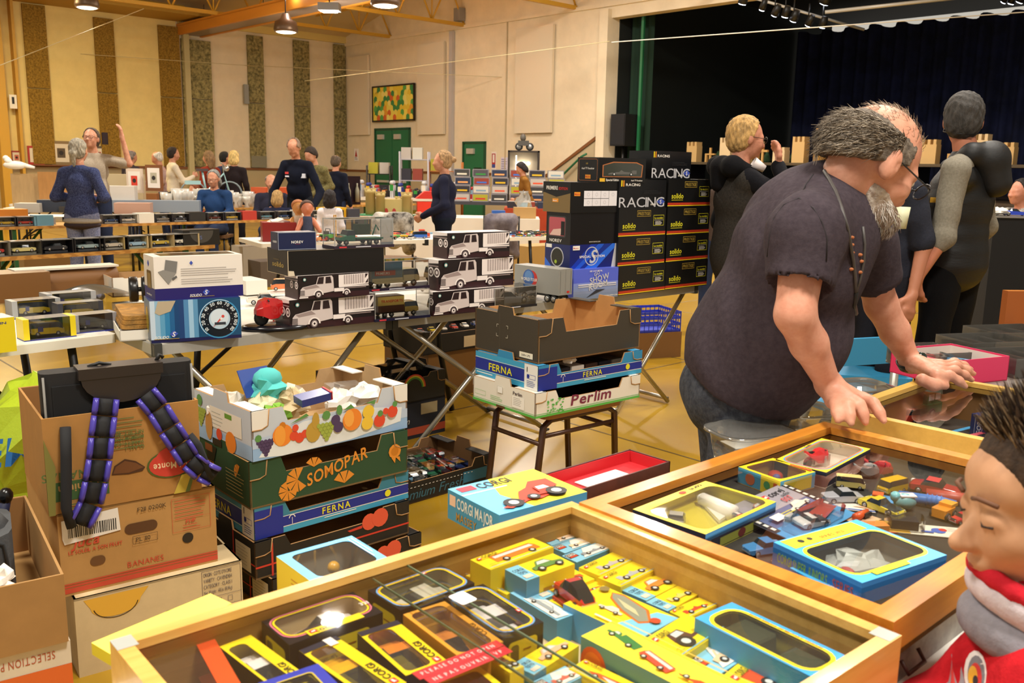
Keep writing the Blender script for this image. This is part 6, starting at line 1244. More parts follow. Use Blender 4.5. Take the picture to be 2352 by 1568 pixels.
f_.k+=1;f_.text('corgi',L*.60,Wd*.84,.016,m('#2a2a2c'));logo(f_,L*.50,Wd*.84,.012);f_.text('JUNIOR',L*.7,Wd*.77,.006,m('#2a2a2c'));f_.text('007',L*.62,Wd*.66,.014,m('#c83a3c'));art_car(f_,L*.50,Wd*.42,L*.36,Wd*.18,'#e3dcc8','sport',6);art_car(f_,L*.15,Wd*.68,L*.3,Wd*.14,'#b56a54','sport',5);f_.lines(L*.3,Wd*.48,L*.2,3,.006,m('#dcd03a'),.002);f_.rect(L*.14,Wd*.4,L*.3,Wd*.52,m('#ece4e0'))
f_.poly([(L*.5,Wd*.1),(L*.9,Wd*.2),(L*.85,Wd*.36),(L*.5,Wd*.3)],m('#b8402c'));c_.build('printed_card',t)
i=MB();car1(i,'sport',.07,'#ece6de',Matrix.Translation((L*.42,Wd*.18,.002))@Matrix.Rotation(R(165),4,'Z'));i.build('toy_car',t);e_=MB();e_.rbox(.02,.006,.0015,L-.03,Wd*.34,.024,clear(refl=.09,haze=.02),.012);e_.build('blister',t)
# blue and yellow rescue style box
o,g,L,Wd=Q4(6,[(405,1055),(800,822),(1560,1062),(1068,1438)],.846,'S')
window_box('boxed_toy_set','blue and yellow SUPER JUNIORS window box with pale bag inside',(o.x,o.y,Z2),g,L,Wd,.846-Z2,'#2f7ac0','#4fb4e8',(.045,.012,.022,.012),.02,'#6a685c',lambda i,L,Wd,H:(paper(i,(L*.55,Wd*.5,.016),.045,mat('#b9bcb4',.3),5,.3),i.ball((L*.62,Wd*.25,.02),(.012,.008,.005),rd)),((.006,'#f0e02c'),),film=True,item_name='bagged_toys',art=lambda tp,ff,lf,rf,L,Wd,H:(tp.rect(.004,.01,.036,Wd*.9,mat('#f0e02c')),tp.text('BENDER RACE' if 0 else 'SERIES 3021',.028,Wd*.4,.008,mat('#d8602c'),rot=90),tp.disk(.02,Wd*.2,.006,mat('#2a2a20'),10),tp.disk(.02,Wd*.3,.005,mat('#4a3a2c'),10),tp.rect(L-.018,Wd*.2,L-.006,Wd*.6,mat('#f0e02c')),ff.text('CORGI SUPER JUNIORS',L*.06,H*.25,H*.42,mat('#a8c83a'),fit=L*.58),ff.text('SERIES',L*.7,H*.25,H*.42,mat('#d84a2c'),fit=L*.22)))
o,g,L,Wd=Q4(6,[(420,1225),(500,1195),(1010,1440),(880,1500)],.822,'S');B=Box(L,Wd,.012,'#3f8fd0',ct='#4fb4e8');B.t.text('Whitehall',L*.4,Wd*.3,Wd*.4,mat('#ece8e0'),shear=.3,bold=0);B.mb.build('blue_card',None,(o.x,o.y,Z2),g,label='bright blue card with white script under the window box',cat='card')
def t2(label,kind,L,col,px,py,deg,z=Z2+.001,**k):
 p=G(1700+px/3.485,950+py/3.485,z);return car('toy_car',label,kind,L,col,(p.x,p.y,z),R(deg),**k)
t2('loose silver toy car lying near the film strip card','sedan',.075,'#b8b8bc',815,700,5)
t2('loose pale yellow toy coupe in the middle of the dark case','sport',.082,'#ead53a',1130,770,125)
t2('loose red toy car nearest the white pegs','sedan',.092,'#b02a2e',1560,640,145)
t2('loose yellow toy estate car with open roof rack','van',.062,'#d0a81c',1215,625,30)
t2('loose blue and cream toy off road car','van',.055,'#dcc878',880,590,165,roof=mat('#ecd88c',.3))
t2('small red and white toy car at the right of the dark case','beetle',.05,'#c02c34',1780,870,20)
def lo(name,label,px,py,z=Z2+.001):p=G(1700+px/3.485,950+py/3.485,z);return dict(name=name,loc=(p.x,p.y,z),label=label,cat='loose toy')
def bl(mb,d,rz=0):return mb.build(d['name'],None,d['loc'],rz,label=d['label'],cat=d['cat'])
b=MB();cb=mat('#3f7fc8',.35);b.tube([(-.05,0,.012),(.02,0,.014),(.05,0,.014)],[.010,.010,.007],cb,12);[b.lathe([(.0115,-.001),(.0115,.001)],cb,12,Matrix.Translation((.0+.008*k,0,.014))@Matrix.Rotation(R(90),4,'Y'))for k in range(4)];bl(b,lo('toy_cannon','loose blue toy barrel with ribbed end',1490,740),R(-28))
b=MB();b.tube([(-.045,0,.012),(.045,0,.012)],.012,mat('#b5483c',.4),10);bl(b,lo('toy_tanker','loose dull red toy tank beside the blue barrel',1690,720),R(-20))
b=MB();b.rbox(-.02,-.014,.004,.02,.014,.02,mat('#d88a1c',.4),.004);b.poly if 0 else b.box(.005,-.012,.02,.03,.012,.026,mat('#e0a02c',.4));[b.wheel((x,s*.014,.008),.008,.005)for x in(-.012,.012)for s in(-1,1)];bl(b,lo('toy_loader','loose orange toy loader with black wheel',1620,830),R(40))
b=MB();b.ball((0,0,.015),(.022,.018,.015),mat('#6aa4a8',.4));b.ball((-.018,.0,.024),(.010,.010,.010),mat('#6aa4a8',.4));b.box(-.012,-.012,.026,.018,.010,.0285,mat('#d8c8c4'));bl(b,lo('toy_figure','loose pale turquoise rounded toy with white label',1310,760))
b=MB();bike1(b,.06,'#a8282c');bike1(b,.055,'#8a8a88',Matrix.Translation((.02,.025,0))@Matrix.Rotation(.5,4,'Z'));bl(b,lo('toy_motorcycles','pair of tangled red and chrome toy motorcycles',1100,500),R(150))
b=MB();b.rbox(-.035,-.02,0,.035,.02,.0015,mat('#4a9ad0',.5),.018);b.box(-.03,-.012,.0015,-.01,.012,.010,mat('#d8602c',.4));bl(b,lo('round_card','small pale blue rounded card under the yellow estate car',1190,690),R(-25))
b=MB();b.box(-.045,-.022,0,.045,.022,.001,mat('#ece4d8',.5));f_=Face(b,(-.045,-.022,.0012),(1,0,0),(0,1,0));f_.rect(0,.002,.09,.007,mat('#3a62b8'));f_.text('JUNIORS',.02,.0025,.004,wt);f_.poly([(.05,.02),(.09,.01),(.09,.03)],mat('#e0b48c'));bl(b,lo('blister_card','white card with blue band below the silver car',870,740),R(-15))
b=MB();b.box(-.07,-.025,0,.07,.025,.0012,mat('#ece4cc',.5));f_=Face(b,(-.07,-.025,.0014),(1,0,0),(0,1,0));f_.rect(.0,0,.05,.05,mat('#d8a83a'));f_.disk(.10,.025,.012,mat('#3a62b8'),14);f_.disk(.108,.03,.007,rd,12);f_.lines(.115,.04,.02,3,.007,mat('#6a6a70'),.001);f_.rect(.07,.01,.09,.018,mat('#3a62b8'));b.box(-.05,-.012,.001,-.005,.016,.018,mat('#23242c',.4));b.rbox(-.058,-.02,.001,.005,.022,.024,clear(refl=.1),.008);bl(b,lo('blister_card','white blister card with dark toy and blue red spots',1440,930),R(-12))
b=MB();b.box(-.03,-.02,0,.03,.02,.001,mat('#dcb48c',.5));b.tube([(-.02,0,.008),(.02,.004,.010)],[.008,.005],mat('#e0602c',.35),10);b.box(.0,-.006,.004,.02,.010,.012,mat('#2a2420',.4));bl(b,lo('blister_card','small card with orange toy near the pale yellow coupe',975,845),R(35))
b=MB();b.box(-.04,-.015,0,.04,.015,.001,mat('#c8503c',.5));b.box(-.02,-.012,.001,.02,.012,.012,mat('#d88a3c',.4));bl(b,lo('blister_card','red card with orange toy above the window box',1080,930),R(5))
t2('blue toy car in clear blister at the left of the dark case','sedan',.07,'#4a8ac0',190,1110,20);t2('dark red toy car in clear blister at the left of the dark case','sport',.06,'#8a2430',385,1180,35)
for(x,y),lb in zip(((905,215),(1153,285),(1415,358),(1690,435),(1128,452),(1388,527),(1665,605)),('nearest the motorcycle box','second in the back row','third in the back row','last in the back row beside the boy','above the tangled motorcycles','in the middle of the second row','above the red toy car')):
 b=MB();b.lathe([(.004,0),(.0055,.002),(.0055,.007),(.003,.0095)],mat('#e3dcd2',.4),8);p=G(1700+x/3.485,950+y/3.485,.815);b.build('white_peg',None,(p.x,p.y,Z2),0,label='small white peg on the dark case floor, '+lb,cat='peg',group='white pegs in the dark case')
 # --- third case
def lo7(px,py,z):p=G(1850+px/4.125,720+py/4.125,z);return(p.x,p.y,z)
Z3=.7505
b=MB();gt=mat('#2f6a3c',.3);b.box(-.11,-.035,.012,.11,.035,.04,gt);b.box(-.02,-.032,.04,.05,.032,.075,gt);b.box(-.015,-.033,.05,.01,.033,.068,wt);b.box(.018,-.033,.05,.042,.033,.068,wt);[b.wheel((x,s*.034,.014),.014,.01)for x in(-.08,0,.08)for s in(-1,1)];b.build('toy_locomotive',None,lo7(1080,960,Z3),R(35),label='green toy vehicle with white windows in the partitioned case',cat='loose toy')
car('toy_tractor','red toy tractor with white framed cab in the partitioned case','van',.075,'#c23a28',lo7(930,1030,Z3),R(10),H=.04)
b=MB();b.tube([(-.05,0,.012),(.06,0,.03)],.008,mat('#d8582c',.4));b.box(-.06,-.012,0,-.03,.012,.02,mat('#d8582c',.4));b.build('toy_crane',None,lo7(860,930,Z3),R(30),label='orange toy crane arm near the left wall of the partitioned case',cat='loose toy')
b=MB();b.box(-.015,-.012,.005,.015,.012,.025,mat('#e0a02c',.4));[b.wheel((x,s*.012,.007),.007,.005)for x in(-.01,.01)for s in(-1,1)];b.build('toy_loader',None,lo7(820,1010,Z3),R(30),label='tiny yellow toy loader beside the red toy tractor',cat='loose toy')
def b7(label,pts,zt,body,frame,inner,mg,item=None,art=None,nm='boxed_toy_car',r=.003,st=()):
 o,g,L,Wd=Q4(7,pts,zt,'S');window_box(nm,label,(o.x,o.y,Z3),g,L,Wd,zt-Z3,body,frame,mg,r,inner,item,st,art=art)
b7('navy ELIGOR window box with cream end in the partitioned case',[(1615,955),(1870,885),(2330,1000),(2010,1065)],.835,'#262f6c','#2a3270','#8a7440',(.03,.012,.02,.012),caritem('sedan','#b8a03c'),lambda tp,ff,lf,rf,L,Wd,H:(tp.poly([(0,Wd*.45),(.03,Wd),(.12,Wd),(.10,Wd-.012),(.03,Wd*.5)],mat('#ded2bc')),ff.text('ELIGOR',.03,H*.15,.012,wt,rot=90),ff.frame(.012,H*.08,.034,H*.92,.001,wt)),r=.015)
b7('pale blue framed window box in the partitioned case',[(1292,1148),(1515,1060),(1720,1110),(1500,1205)],.785,'#3f9fd8','#4fb0e8','#c89a3c',(.014,.014,.014,.014),None)
b7('pink red framed window box beside the pale blue one',[(1590,1160),(1830,1055),(2020,1100),(1790,1215)],.795,'#d8505c','#e05a68','#6a5a5c',(.014,.014,.014,.014),None)
# --- goods beside and beyond the cases
o,g,L,Wd=quad((1216,1075),(1338,1126),(1157,1190),(1037,1128),.80);g_=g
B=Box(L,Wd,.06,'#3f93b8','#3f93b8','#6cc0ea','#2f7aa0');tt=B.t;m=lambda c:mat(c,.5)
tt.poly([(0,Wd*.45),(L*.5,Wd*.3),(L,Wd*.38),(L,Wd),(0,Wd)],m('#f0dc3a'));tt.rect(L*.28,0,L*.31,Wd*.5,m('#f2efe8'))
tt.rect(L*.06,Wd*.05,L*.2,Wd*.22,m('#d83a4c'));tt.text('CORGI',L*.22,Wd*.25,L*.16,m('#26262c'),rot=90,fit=Wd*.36)
ft_=Face(B.mb,tt.o+tt.u*L*.95+tt.v*Wd*.1,tt.v,-tt.u,.0003);ft_.k=8;art_car(ft_,0,0,Wd*.8,L*.62,'#c8412c','farm');art_car(ft_,Wd*.3,L*.05,Wd*.45,L*.4,'#b8351f','tractor')
B.f.rect(L*.04,.03,L*.16,.052,m('#ecc8a8'));B.f.text('CORGI MAJOR',L*.19,.03,.022,m('#e3e8e0'),fit=L*.7);B.f.text('MASSEY',L*.18,.006,.016,m('#b08a3c'),fit=L*.4)
B.mb.build('boxed_toy_harvester',None,(o.x,o.y,.7415),g,label='blue and yellow CORGI box with red harvester picture',cat='boxed toy')
o,g,L,Wd=quad((808,1229),(890,1280),(730,1345),(634,1277),.825)
t=window_box('boxed_toy_car','sky blue window box with golden toy, outside the long case',(o.x,o.y,.7415),g,L,Wd,.083,'#e8cc3a','#5ab8ea',(.012,.016,.012,.014),.012,'#8a8474',lambda i,L,Wd,H:(i.tube([(L*.4,Wd*.5,.01),(L*.45,Wd*.52,.06)],.006,mat('#d8a02c',.3)),i.ball((L*.45,Wd*.52,.065),.01,mat('#d8a02c',.3)),i.box(L*.3,Wd*.3,.01,L*.7,Wd*.7,.03,mat('#3a3a3a',.4))),(),lambda tp,ff,lf,rf,L,Wd,H:(tp.lines(.01,Wd-.008,L*.7,2,.006,mat('#d8eef8'),.002),ff.lines(L*.4,H*.75,L*.3,5,H*.08,mat('#c88a2c'),.002),ff.disk(L*.35,H*.3,.012,mat('#3a3a34'),8)),item_name='toy_figure')
o,g,L,Wd=quad((205,1478),(470,1366),(545,1380),(262,1500),.76);B=Box(L,Wd,.018,'#e8d83a',ct='#f0e45a');B.t.rect(L*.2,Wd*.2,L*.6,Wd*.3,m('#d84a3c'));B.mb.build('yellow_flat_box',None,(o.x,o.y,.7415),g,label='flat yellow box with red stripe behind the long case',cat='box')
# red tray lids
for k,(LF_,RF_,RB_,LB_,zt,lb)in enumerate((((1330,1135),(1560,1062),(1425,1045),(1180,1118),.78,'open red lined lid with brown wood pattern edge and white paper'),)):
 o,g,L,Wd=quad(LB_,RB_,RF_,LF_,.765);t=thing('red_lined_tray',lb,'tray',(o.x,o.y,.742),g);c_=MB();rr_=mat('#c8242c',.6);wd_2=mat('#5a2418',.5,c2='#3c140e',scale=12);c_.box(0,0,0,L,Wd,.004,rr_)
 for q_ in((0,0,L,.004),(0,Wd-.004,L,Wd),(0,0,.004,Wd),(L-.004,0,L,Wd)):c_.box(q_[0],q_[1],0,q_[2],q_[3],.032,wd_2);
 for q_ in((.004,.004,L-.004,.006),(.004,Wd-.006,L-.004,Wd-.004),(.004,.004,.006,Wd-.004),(L-.006,.004,L-.004,Wd-.004)):c_.box(q_[0],q_[1],0,q_[2],q_[3],.03,rr_)
 c_.build('tray_body',t);MB().box(L*.35,Wd*.2,.004,L*.75,Wd*.75,.006,mat('#f2f0ea',.6)).build('white_paper',None,(o.x,o.y,.7435),g,label='blank white sheet lying in the red lined lid',cat='paper')
def tub(label,px,py,z,L,Wd,H,ang,paper_=True):
 p=G(px,py,z);t=thing('plastic_tub',label,'plastic tub',(p.x,p.y,.742),R(ang));c_=MB();cm_=clear('#e8e8e4',refl=.13,rough=.08,haze=.10);n=28
 pr=[(L/2*math.copysign(abs(math.cos(2*math.pi*k/n))**.6,math.cos(2*math.pi*k/n)),Wd/2*math.copysign(abs(math.sin(2*math.pi*k/n))**.6,math.sin(2*math.pi*k/n)))for k in range(n)]
 vs=[(x*s,y*s,zz)for zz,s in((0,.82),(H*.85,.95),(H*.9,.98),(H*.92,1.1),(H,1.1),(H,1.0),(H*.9,.96))for x,y in pr];c_.add(vs,[(i*n+k,i*n+(k+1)%n,(i+1)*n+(k+1)%n,(i+1)*n+k)for i in range(6)for k in range(n)]+[tuple(range(n))],cm_,sm=True);c_.build('tub_body',t)
 l_=MB();l_.add([(x*1.02,y*1.02,H+.001)for x,y in pr]+[(x*.8,y*.8,H+.010)for x,y in pr],[(k,(k+1)%n,n+(k+1)%n,n+k)for k in range(n)]+[tuple(range(n,2*n))],cm_);l_.build('lid',t)
 if paper_:MB().box(-L*.3,-Wd*.2,H*.5,L*.3,Wd*.25,H*.52,mat('#f2f0ea',.6)).build('white_paper',t)
tub('clear ribbed tub with white paper behind the dark orange frame',1722,1000,.80,.19,.15,.075,20);tub('clear tub nearer the bearded man, by the case corner',1850,950,.80,.17,.13,.07,20,False);tub('round clear tub behind the arm of the bearded man',1975,893,.80,.17,.14,.07,20)
# ================================================================ people: smooth blended bodies with clothing as parts
def snets(f,org,vox):
 s=f<0;c=np.zeros(tuple(n-1 for n in f.shape),np.int8);nx,ny,nz=c.shape
 for i in(0,1):
  for j in(0,1):
   for k in(0,1):c+=s[i:i+nx,j:j+ny,k:k+nz]
 act=(c>0)&(c<8);ai=np.argwhere(act);vid=-np.ones(c.shape,np.int64);vid[act]=np.arange(len(ai))
 acc=np.zeros((len(ai),3));cnt=np.zeros(len(ai));E=np.eye(3,dtype=int)
 for d in range(3):
  a,b=[q for q in range(3)if q!=d]
  for u in(0,1):
   for v in(0,1):
    o=E[a]*u+E[b]*v;p=ai+o;q=p+E[d]
    f0=f[p[:,0],p[:,1],p[:,2]];f1=f[q[:,0],q[:,1],q[:,2]];m=(f0<0)!=(f1<0);t=np.where(m,f0/np.where(m,f0-f1,1),0)
    acc+=m[:,None]*(o+t[:,None]*E[d]);cnt+=m
 V=(ai+acc/cnt[:,None])*vox+org;F=[]
 for d in range(3):
  a,b=[(1,2),(2,0),(0,1)][d];sl0=[slice(None)]*3;sl1=[slice(None)]*3;sl0[d]=slice(0,-1);sl1[d]=slice(1,None)
  ch=s[tuple(sl0)]!=s[tuple(sl1)];P=np.argwhere(ch);ok=(P[:,a]>0)&(P[:,b]>0)&(P[:,a]<f.shape[a]-1)&(P[:,b]<f.shape[b]-1);P=P[ok]
  if not len(P):continue
  ins=s[P[:,0],P[:,1],P[:,2]];g=lambda q:vid[q[:,0],q[:,1],q[:,2]]
  Q=np.stack([g(P),g(P-E[a]),g(P-E[a]-E[b]),g(P-E[b])],1);Q[~ins]=Q[~ins][:,::-1];F.append(Q)
 return V,np.concatenate(F)
def sdf(prims,vox,k=.02,disp=None):
 """prims: ('c',a,b,ra,rb) tapered limb, ('e',centre,radii,rot) ellipsoid, ('-e',...) cut, ('-p',point,normal) flat cut"""
 lo,hi=np.full(3,1e9),np.full(3,-1e9);P=[]
 for p in prims:
  if p[0][-1]=='c':a,b=np.array(p[1],float),np.array(p[2],float);r=max(p[3],p[4]);l,h=np.minimum(a,b)-r,np.maximum(a,b)+r
  elif p[0][-1]=='e':c=np.array(p[1],float);r=max(p[2]);l,h=c-r,c+r
  else:P.append((p,None,None));continue
  P.append((p,l,h))
  if p[0][0]!='-':lo,hi=np.minimum(lo,l),np.maximum(hi,h)
 mg=k+3*vox;lo-=mg;hi+=mg;n=np.ceil((hi-lo)/vox).astype(int)+1;f=np.full(n,.25,np.float32)
 ax=[lo[i]+np.arange(n[i])*vox for i in range(3)]
 for p,l,h in P:
  if l is None:i0,i1=np.zeros(3,int),n
  else:i0=np.clip(((l-mg-lo)/vox).astype(int),0,n);i1=np.clip(((h+mg-lo)/vox).astype(int)+1,0,n)
  if(i1<=i0).any():continue
  X=ax[0][i0[0]:i1[0],None,None];Y=ax[1][None,i0[1]:i1[1],None];Z=ax[2][None,None,i0[2]:i1[2]]
  if p[0][-1]=='c':
   a,b=np.array(p[1],float),np.array(p[2],float);d=b-a;L2=d@d or 1e-9
   t=np.clip(((X-a[0])*d[0]+(Y-a[1])*d[1]+(Z-a[2])*d[2])/L2,0,1);D_=np.sqrt((X-a[0]-t*d[0])**2+(Y-a[1]-t*d[1])**2+(Z-a[2]-t*d[2])**2)-(p[3]+(p[4]-p[3])*t)
  elif p[0][-1]=='e':
   c,r=p[1],p[2];x,y,z=X-c[0],Y-c[1],Z-c[2]
   if len(p)>3 and p[3]is not None:M=p[3];x,y,z=[M[0][i]*x+M[1][i]*y+M[2][i]*z for i in range(3)]
   q=np.sqrt((x/r[0])**2+(y/r[1])**2+(z/r[2])**2);g=np.sqrt((x/r[0]**2)**2+(y/r[1]**2)**2+(z/r[2]**2)**2)+1e-9;D_=q*(q-1)/g
  else:c,nn=p[1],p[2];D_=-((X-c[0])*nn[0]+(Y-c[1])*nn[1]+(Z-c[2])*nn[2])
  v=f[i0[0]:i1[0],i0[1]:i1[1],i0[2]:i1[2]]
  if p[0][0]=='-':v[...]=np.maximum(v,-D_)
  else:h_=np.maximum(k-np.abs(v-D_),0)/k;v[...]=np.minimum(v,D_)-h_*h_*k*.25
 if disp is not None:f+=disp(ax[0][:,None,None],ax[1][None,:,None],ax[2][None,None,:])
 return snets(f,lo,vox)
def folds(amp=.004,fr=30.,ph=0.):
 return lambda X,Y,Z:(amp*(np.sin(fr*(Z+.4*X)+3*np.sin(fr*.35*Y+ph)+ph)*np.sin(fr*.5*(Y-X)+ph*2+2*np.sin(fr*.3*Z)))).astype(np.float32)
def smesh(name,prims,vox,m,parent,k=.02,disp=None):
 V,F=sdf(prims,vox,k,disp);me=bpy.data.meshes.new(name);me.from_pydata(V.tolist(),[],F.tolist());me.materials.append(m)
 me.polygons.foreach_set('use_smooth',[True]*len(F));me.update();o=bpy.data.objects.new(name,me);COL.objects.link(o);o.parent=parent;return o
SK=lambda c='#d09a7c':mat(c,.5,c2='#b87a5e',scale=22,bump=.08,spec=.35)
def cloth(c,c2=None,b=.25,s=90):return mat(c,.92,c2=c2,noise_=0 if c2 else.12,scale=s,bump=b,spec=.2)
def V3(*a):return Vector(a)
def joints(h=1.75,lean=0.,over={},crouch=0.):
 s=h/1.75;J=dict(pel=(0,0,.95),bel=(.01,0,1.08),che=(0,0,1.27),nek=(-.01,0,1.49),hed=(.025,0,1.635),ls=(-.01,.160,1.395),rs=(-.01,-.160,1.395),le=(-.03,.215,1.13),re=(-.03,-.215,1.13),lw=(.06,.24,.90),rw=(.06,-.24,.90),lh=(0,.09,.92),rh=(0,-.09,.92),lk=(.02,.10,.50),rk=(.02,-.10,.50),la=(-.01,.10,.08),ra=(-.01,-.10,.08))
 J={k:Vector(v)*s for k,v in J.items()};M=Matrix.Rotation(R(lean),3,'Y');p=J['pel'].copy()
 for k in('bel','che','nek','hed','ls','rs','le','re','lw','rw'):J[k]=p+M@(J[k]-p)
 for k,v in over.items():J[k]=Vector(v)*s
 return J,s
def headframe(yaw,pitch,roll=0):return(Matrix.Rotation(R(yaw),3,'Z')@Matrix.Rotation(R(pitch),3,'Y')@Matrix.Rotation(R(roll),3,'X'))
def rows(M):return[list(r)for r in M]
def head_prims(c,M,s=1.,nose=1.):
 P=lambda x,y,z:tuple(c+M@Vector((x*s,y*s,z*s)));Rm=rows(M)
 return[('e',P(-.012,0,.02),(.098*s,.076*s,.098*s),Rm),('e',P(.025,0,-.045),(.066*s,.058*s,.07*s),Rm),('e',P(.062,0,-.088),(.026*s,.026*s,.022*s),Rm),('e',P(.072,0,.012),(.022*s,.052*s,.02*s),Rm),('c',P(.084,0,.0),P(.105*nose,0,-.034),.009*s,.0125*s),('e',P(.092,0,-.036),(.012*s,.017*s,.009*s),Rm),('e',P(.083,0,-.064),(.012*s,.024*s,.007*s),Rm),('e',P(.060,.035,-.028),(.03*s,.026*s,.03*s),Rm),('e',P(.060,-.035,-.028),(.03*s,.026*s,.03*s),Rm),('e',P(-.008,.079,-.01),(.018*s,.008*s,.03*s),Rm),('e',P(-.008,-.079,-.01),(.018*s,.008*s,.03*s),Rm)]
def hair_prims(c,M,s,style):
 P=lambda x,y,z:tuple(c+M@Vector((x*s,y*s,z*s)));Rm=rows(M)
 base=[('e',P(-.02,0,.032),(.108*s,.087*s,.10*s),Rm),('e',P(-.045,0,-.02),(.075*s,.080*s,.075*s),Rm)]
 cut=[('-p',P(.045,0,.04),tuple(M@Vector((1,0,-.6)))),('-p',P(-.005,0,-.035),tuple(M@Vector((1,0,-.35))))]if style!='long' else[('-p',P(.045,0,.04),tuple(M@Vector((1,0,-.6))))]
 if style=='short':return base+cut
 if style=='bald':return base+[('-e',P(.02,0,.115),(.12*s,.075*s,.07*s),Rm)]+cut
 if style=='bob':return base+[('e',P(-.045,0,-.055),(.085*s,.098*s,.10*s),Rm)]+cut
 if style=='long':return base+[('c',P(-.06,.02,-.03),P(-.075,.04,-.2),.075*s,.04*s),('c',P(-.06,-.02,-.03),P(-.075,-.04,-.2),.075*s,.04*s)]+cut
 if style=='bun':return base+[('e',P(-.14,0,.02),(.035*s,.035*s,.035*s),Rm)]+cut
 if style=='tail':return base+[('c',P(-.12,0,.01),P(-.135,0,-.03),.022*s,.03*s),('c',P(-.135,0,-.03),P(-.12,0,-.15),.034*s,.016*s)]+cut
 return base+cut
def hand_prims(w,d,nrm,s=1.,curl=.4,side=1,spread=.12):
 "palm and five fingers from wrist w along d; nrm = back of hand, side = thumb side"
 d=Vector(d).normalized();n=Vector(nrm);n=(n-d*n.dot(d)).normalized();u=d.cross(n)*side;o=[];w=Vector(w)
 def A(p,q,a,b):o.append(('c',tuple(p),tuple(q),a*s,b*s))
 for i,q in enumerate((-.030,-.010,.010,.030)):A(w,w+d*.082*s+u*q*s,.017,.0115)
 for q,L_,r in((-.031,.062,.0082),(-.0105,.076,.009),(.0105,.082,.0092),(.031,.072,.009)):
  b=w+d*.082*s+u*q*s;e1=(d*math.cos(curl*.8)-n*math.sin(curl*.8)+u*(q*spread*30)).normalized();e2=(d*math.cos(curl*1.9)-n*math.sin(curl*1.9)+u*(q*spread*30)).normalized();e3=(d*math.cos(curl*2.6)-n*math.sin(curl*2.6)).normalized()
  p1=b+e1*L_*.45*s;p2=p1+e2*L_*.32*s;p3=p2+e3*L_*.25*s;A(b,p1,r*1.12,r);A(p1,p2,r,r*.92);A(p2,p3,r*.92,r*.78)
 t0=w+d*.018*s+u*.022*s;t1=t0+(d*.6+u*.75-n*.15).normalized()*.042*s;t2=t1+(d*.9+u*.35-n*.2).normalized()*.032*s;t3=t2+(d*.95+u*.1-n*.2).normalized()*.024*s
 A(t0,t1,.0155,.0125);A(t1,t2,.0125,.011);A(t2,t3,.011,.009);return o
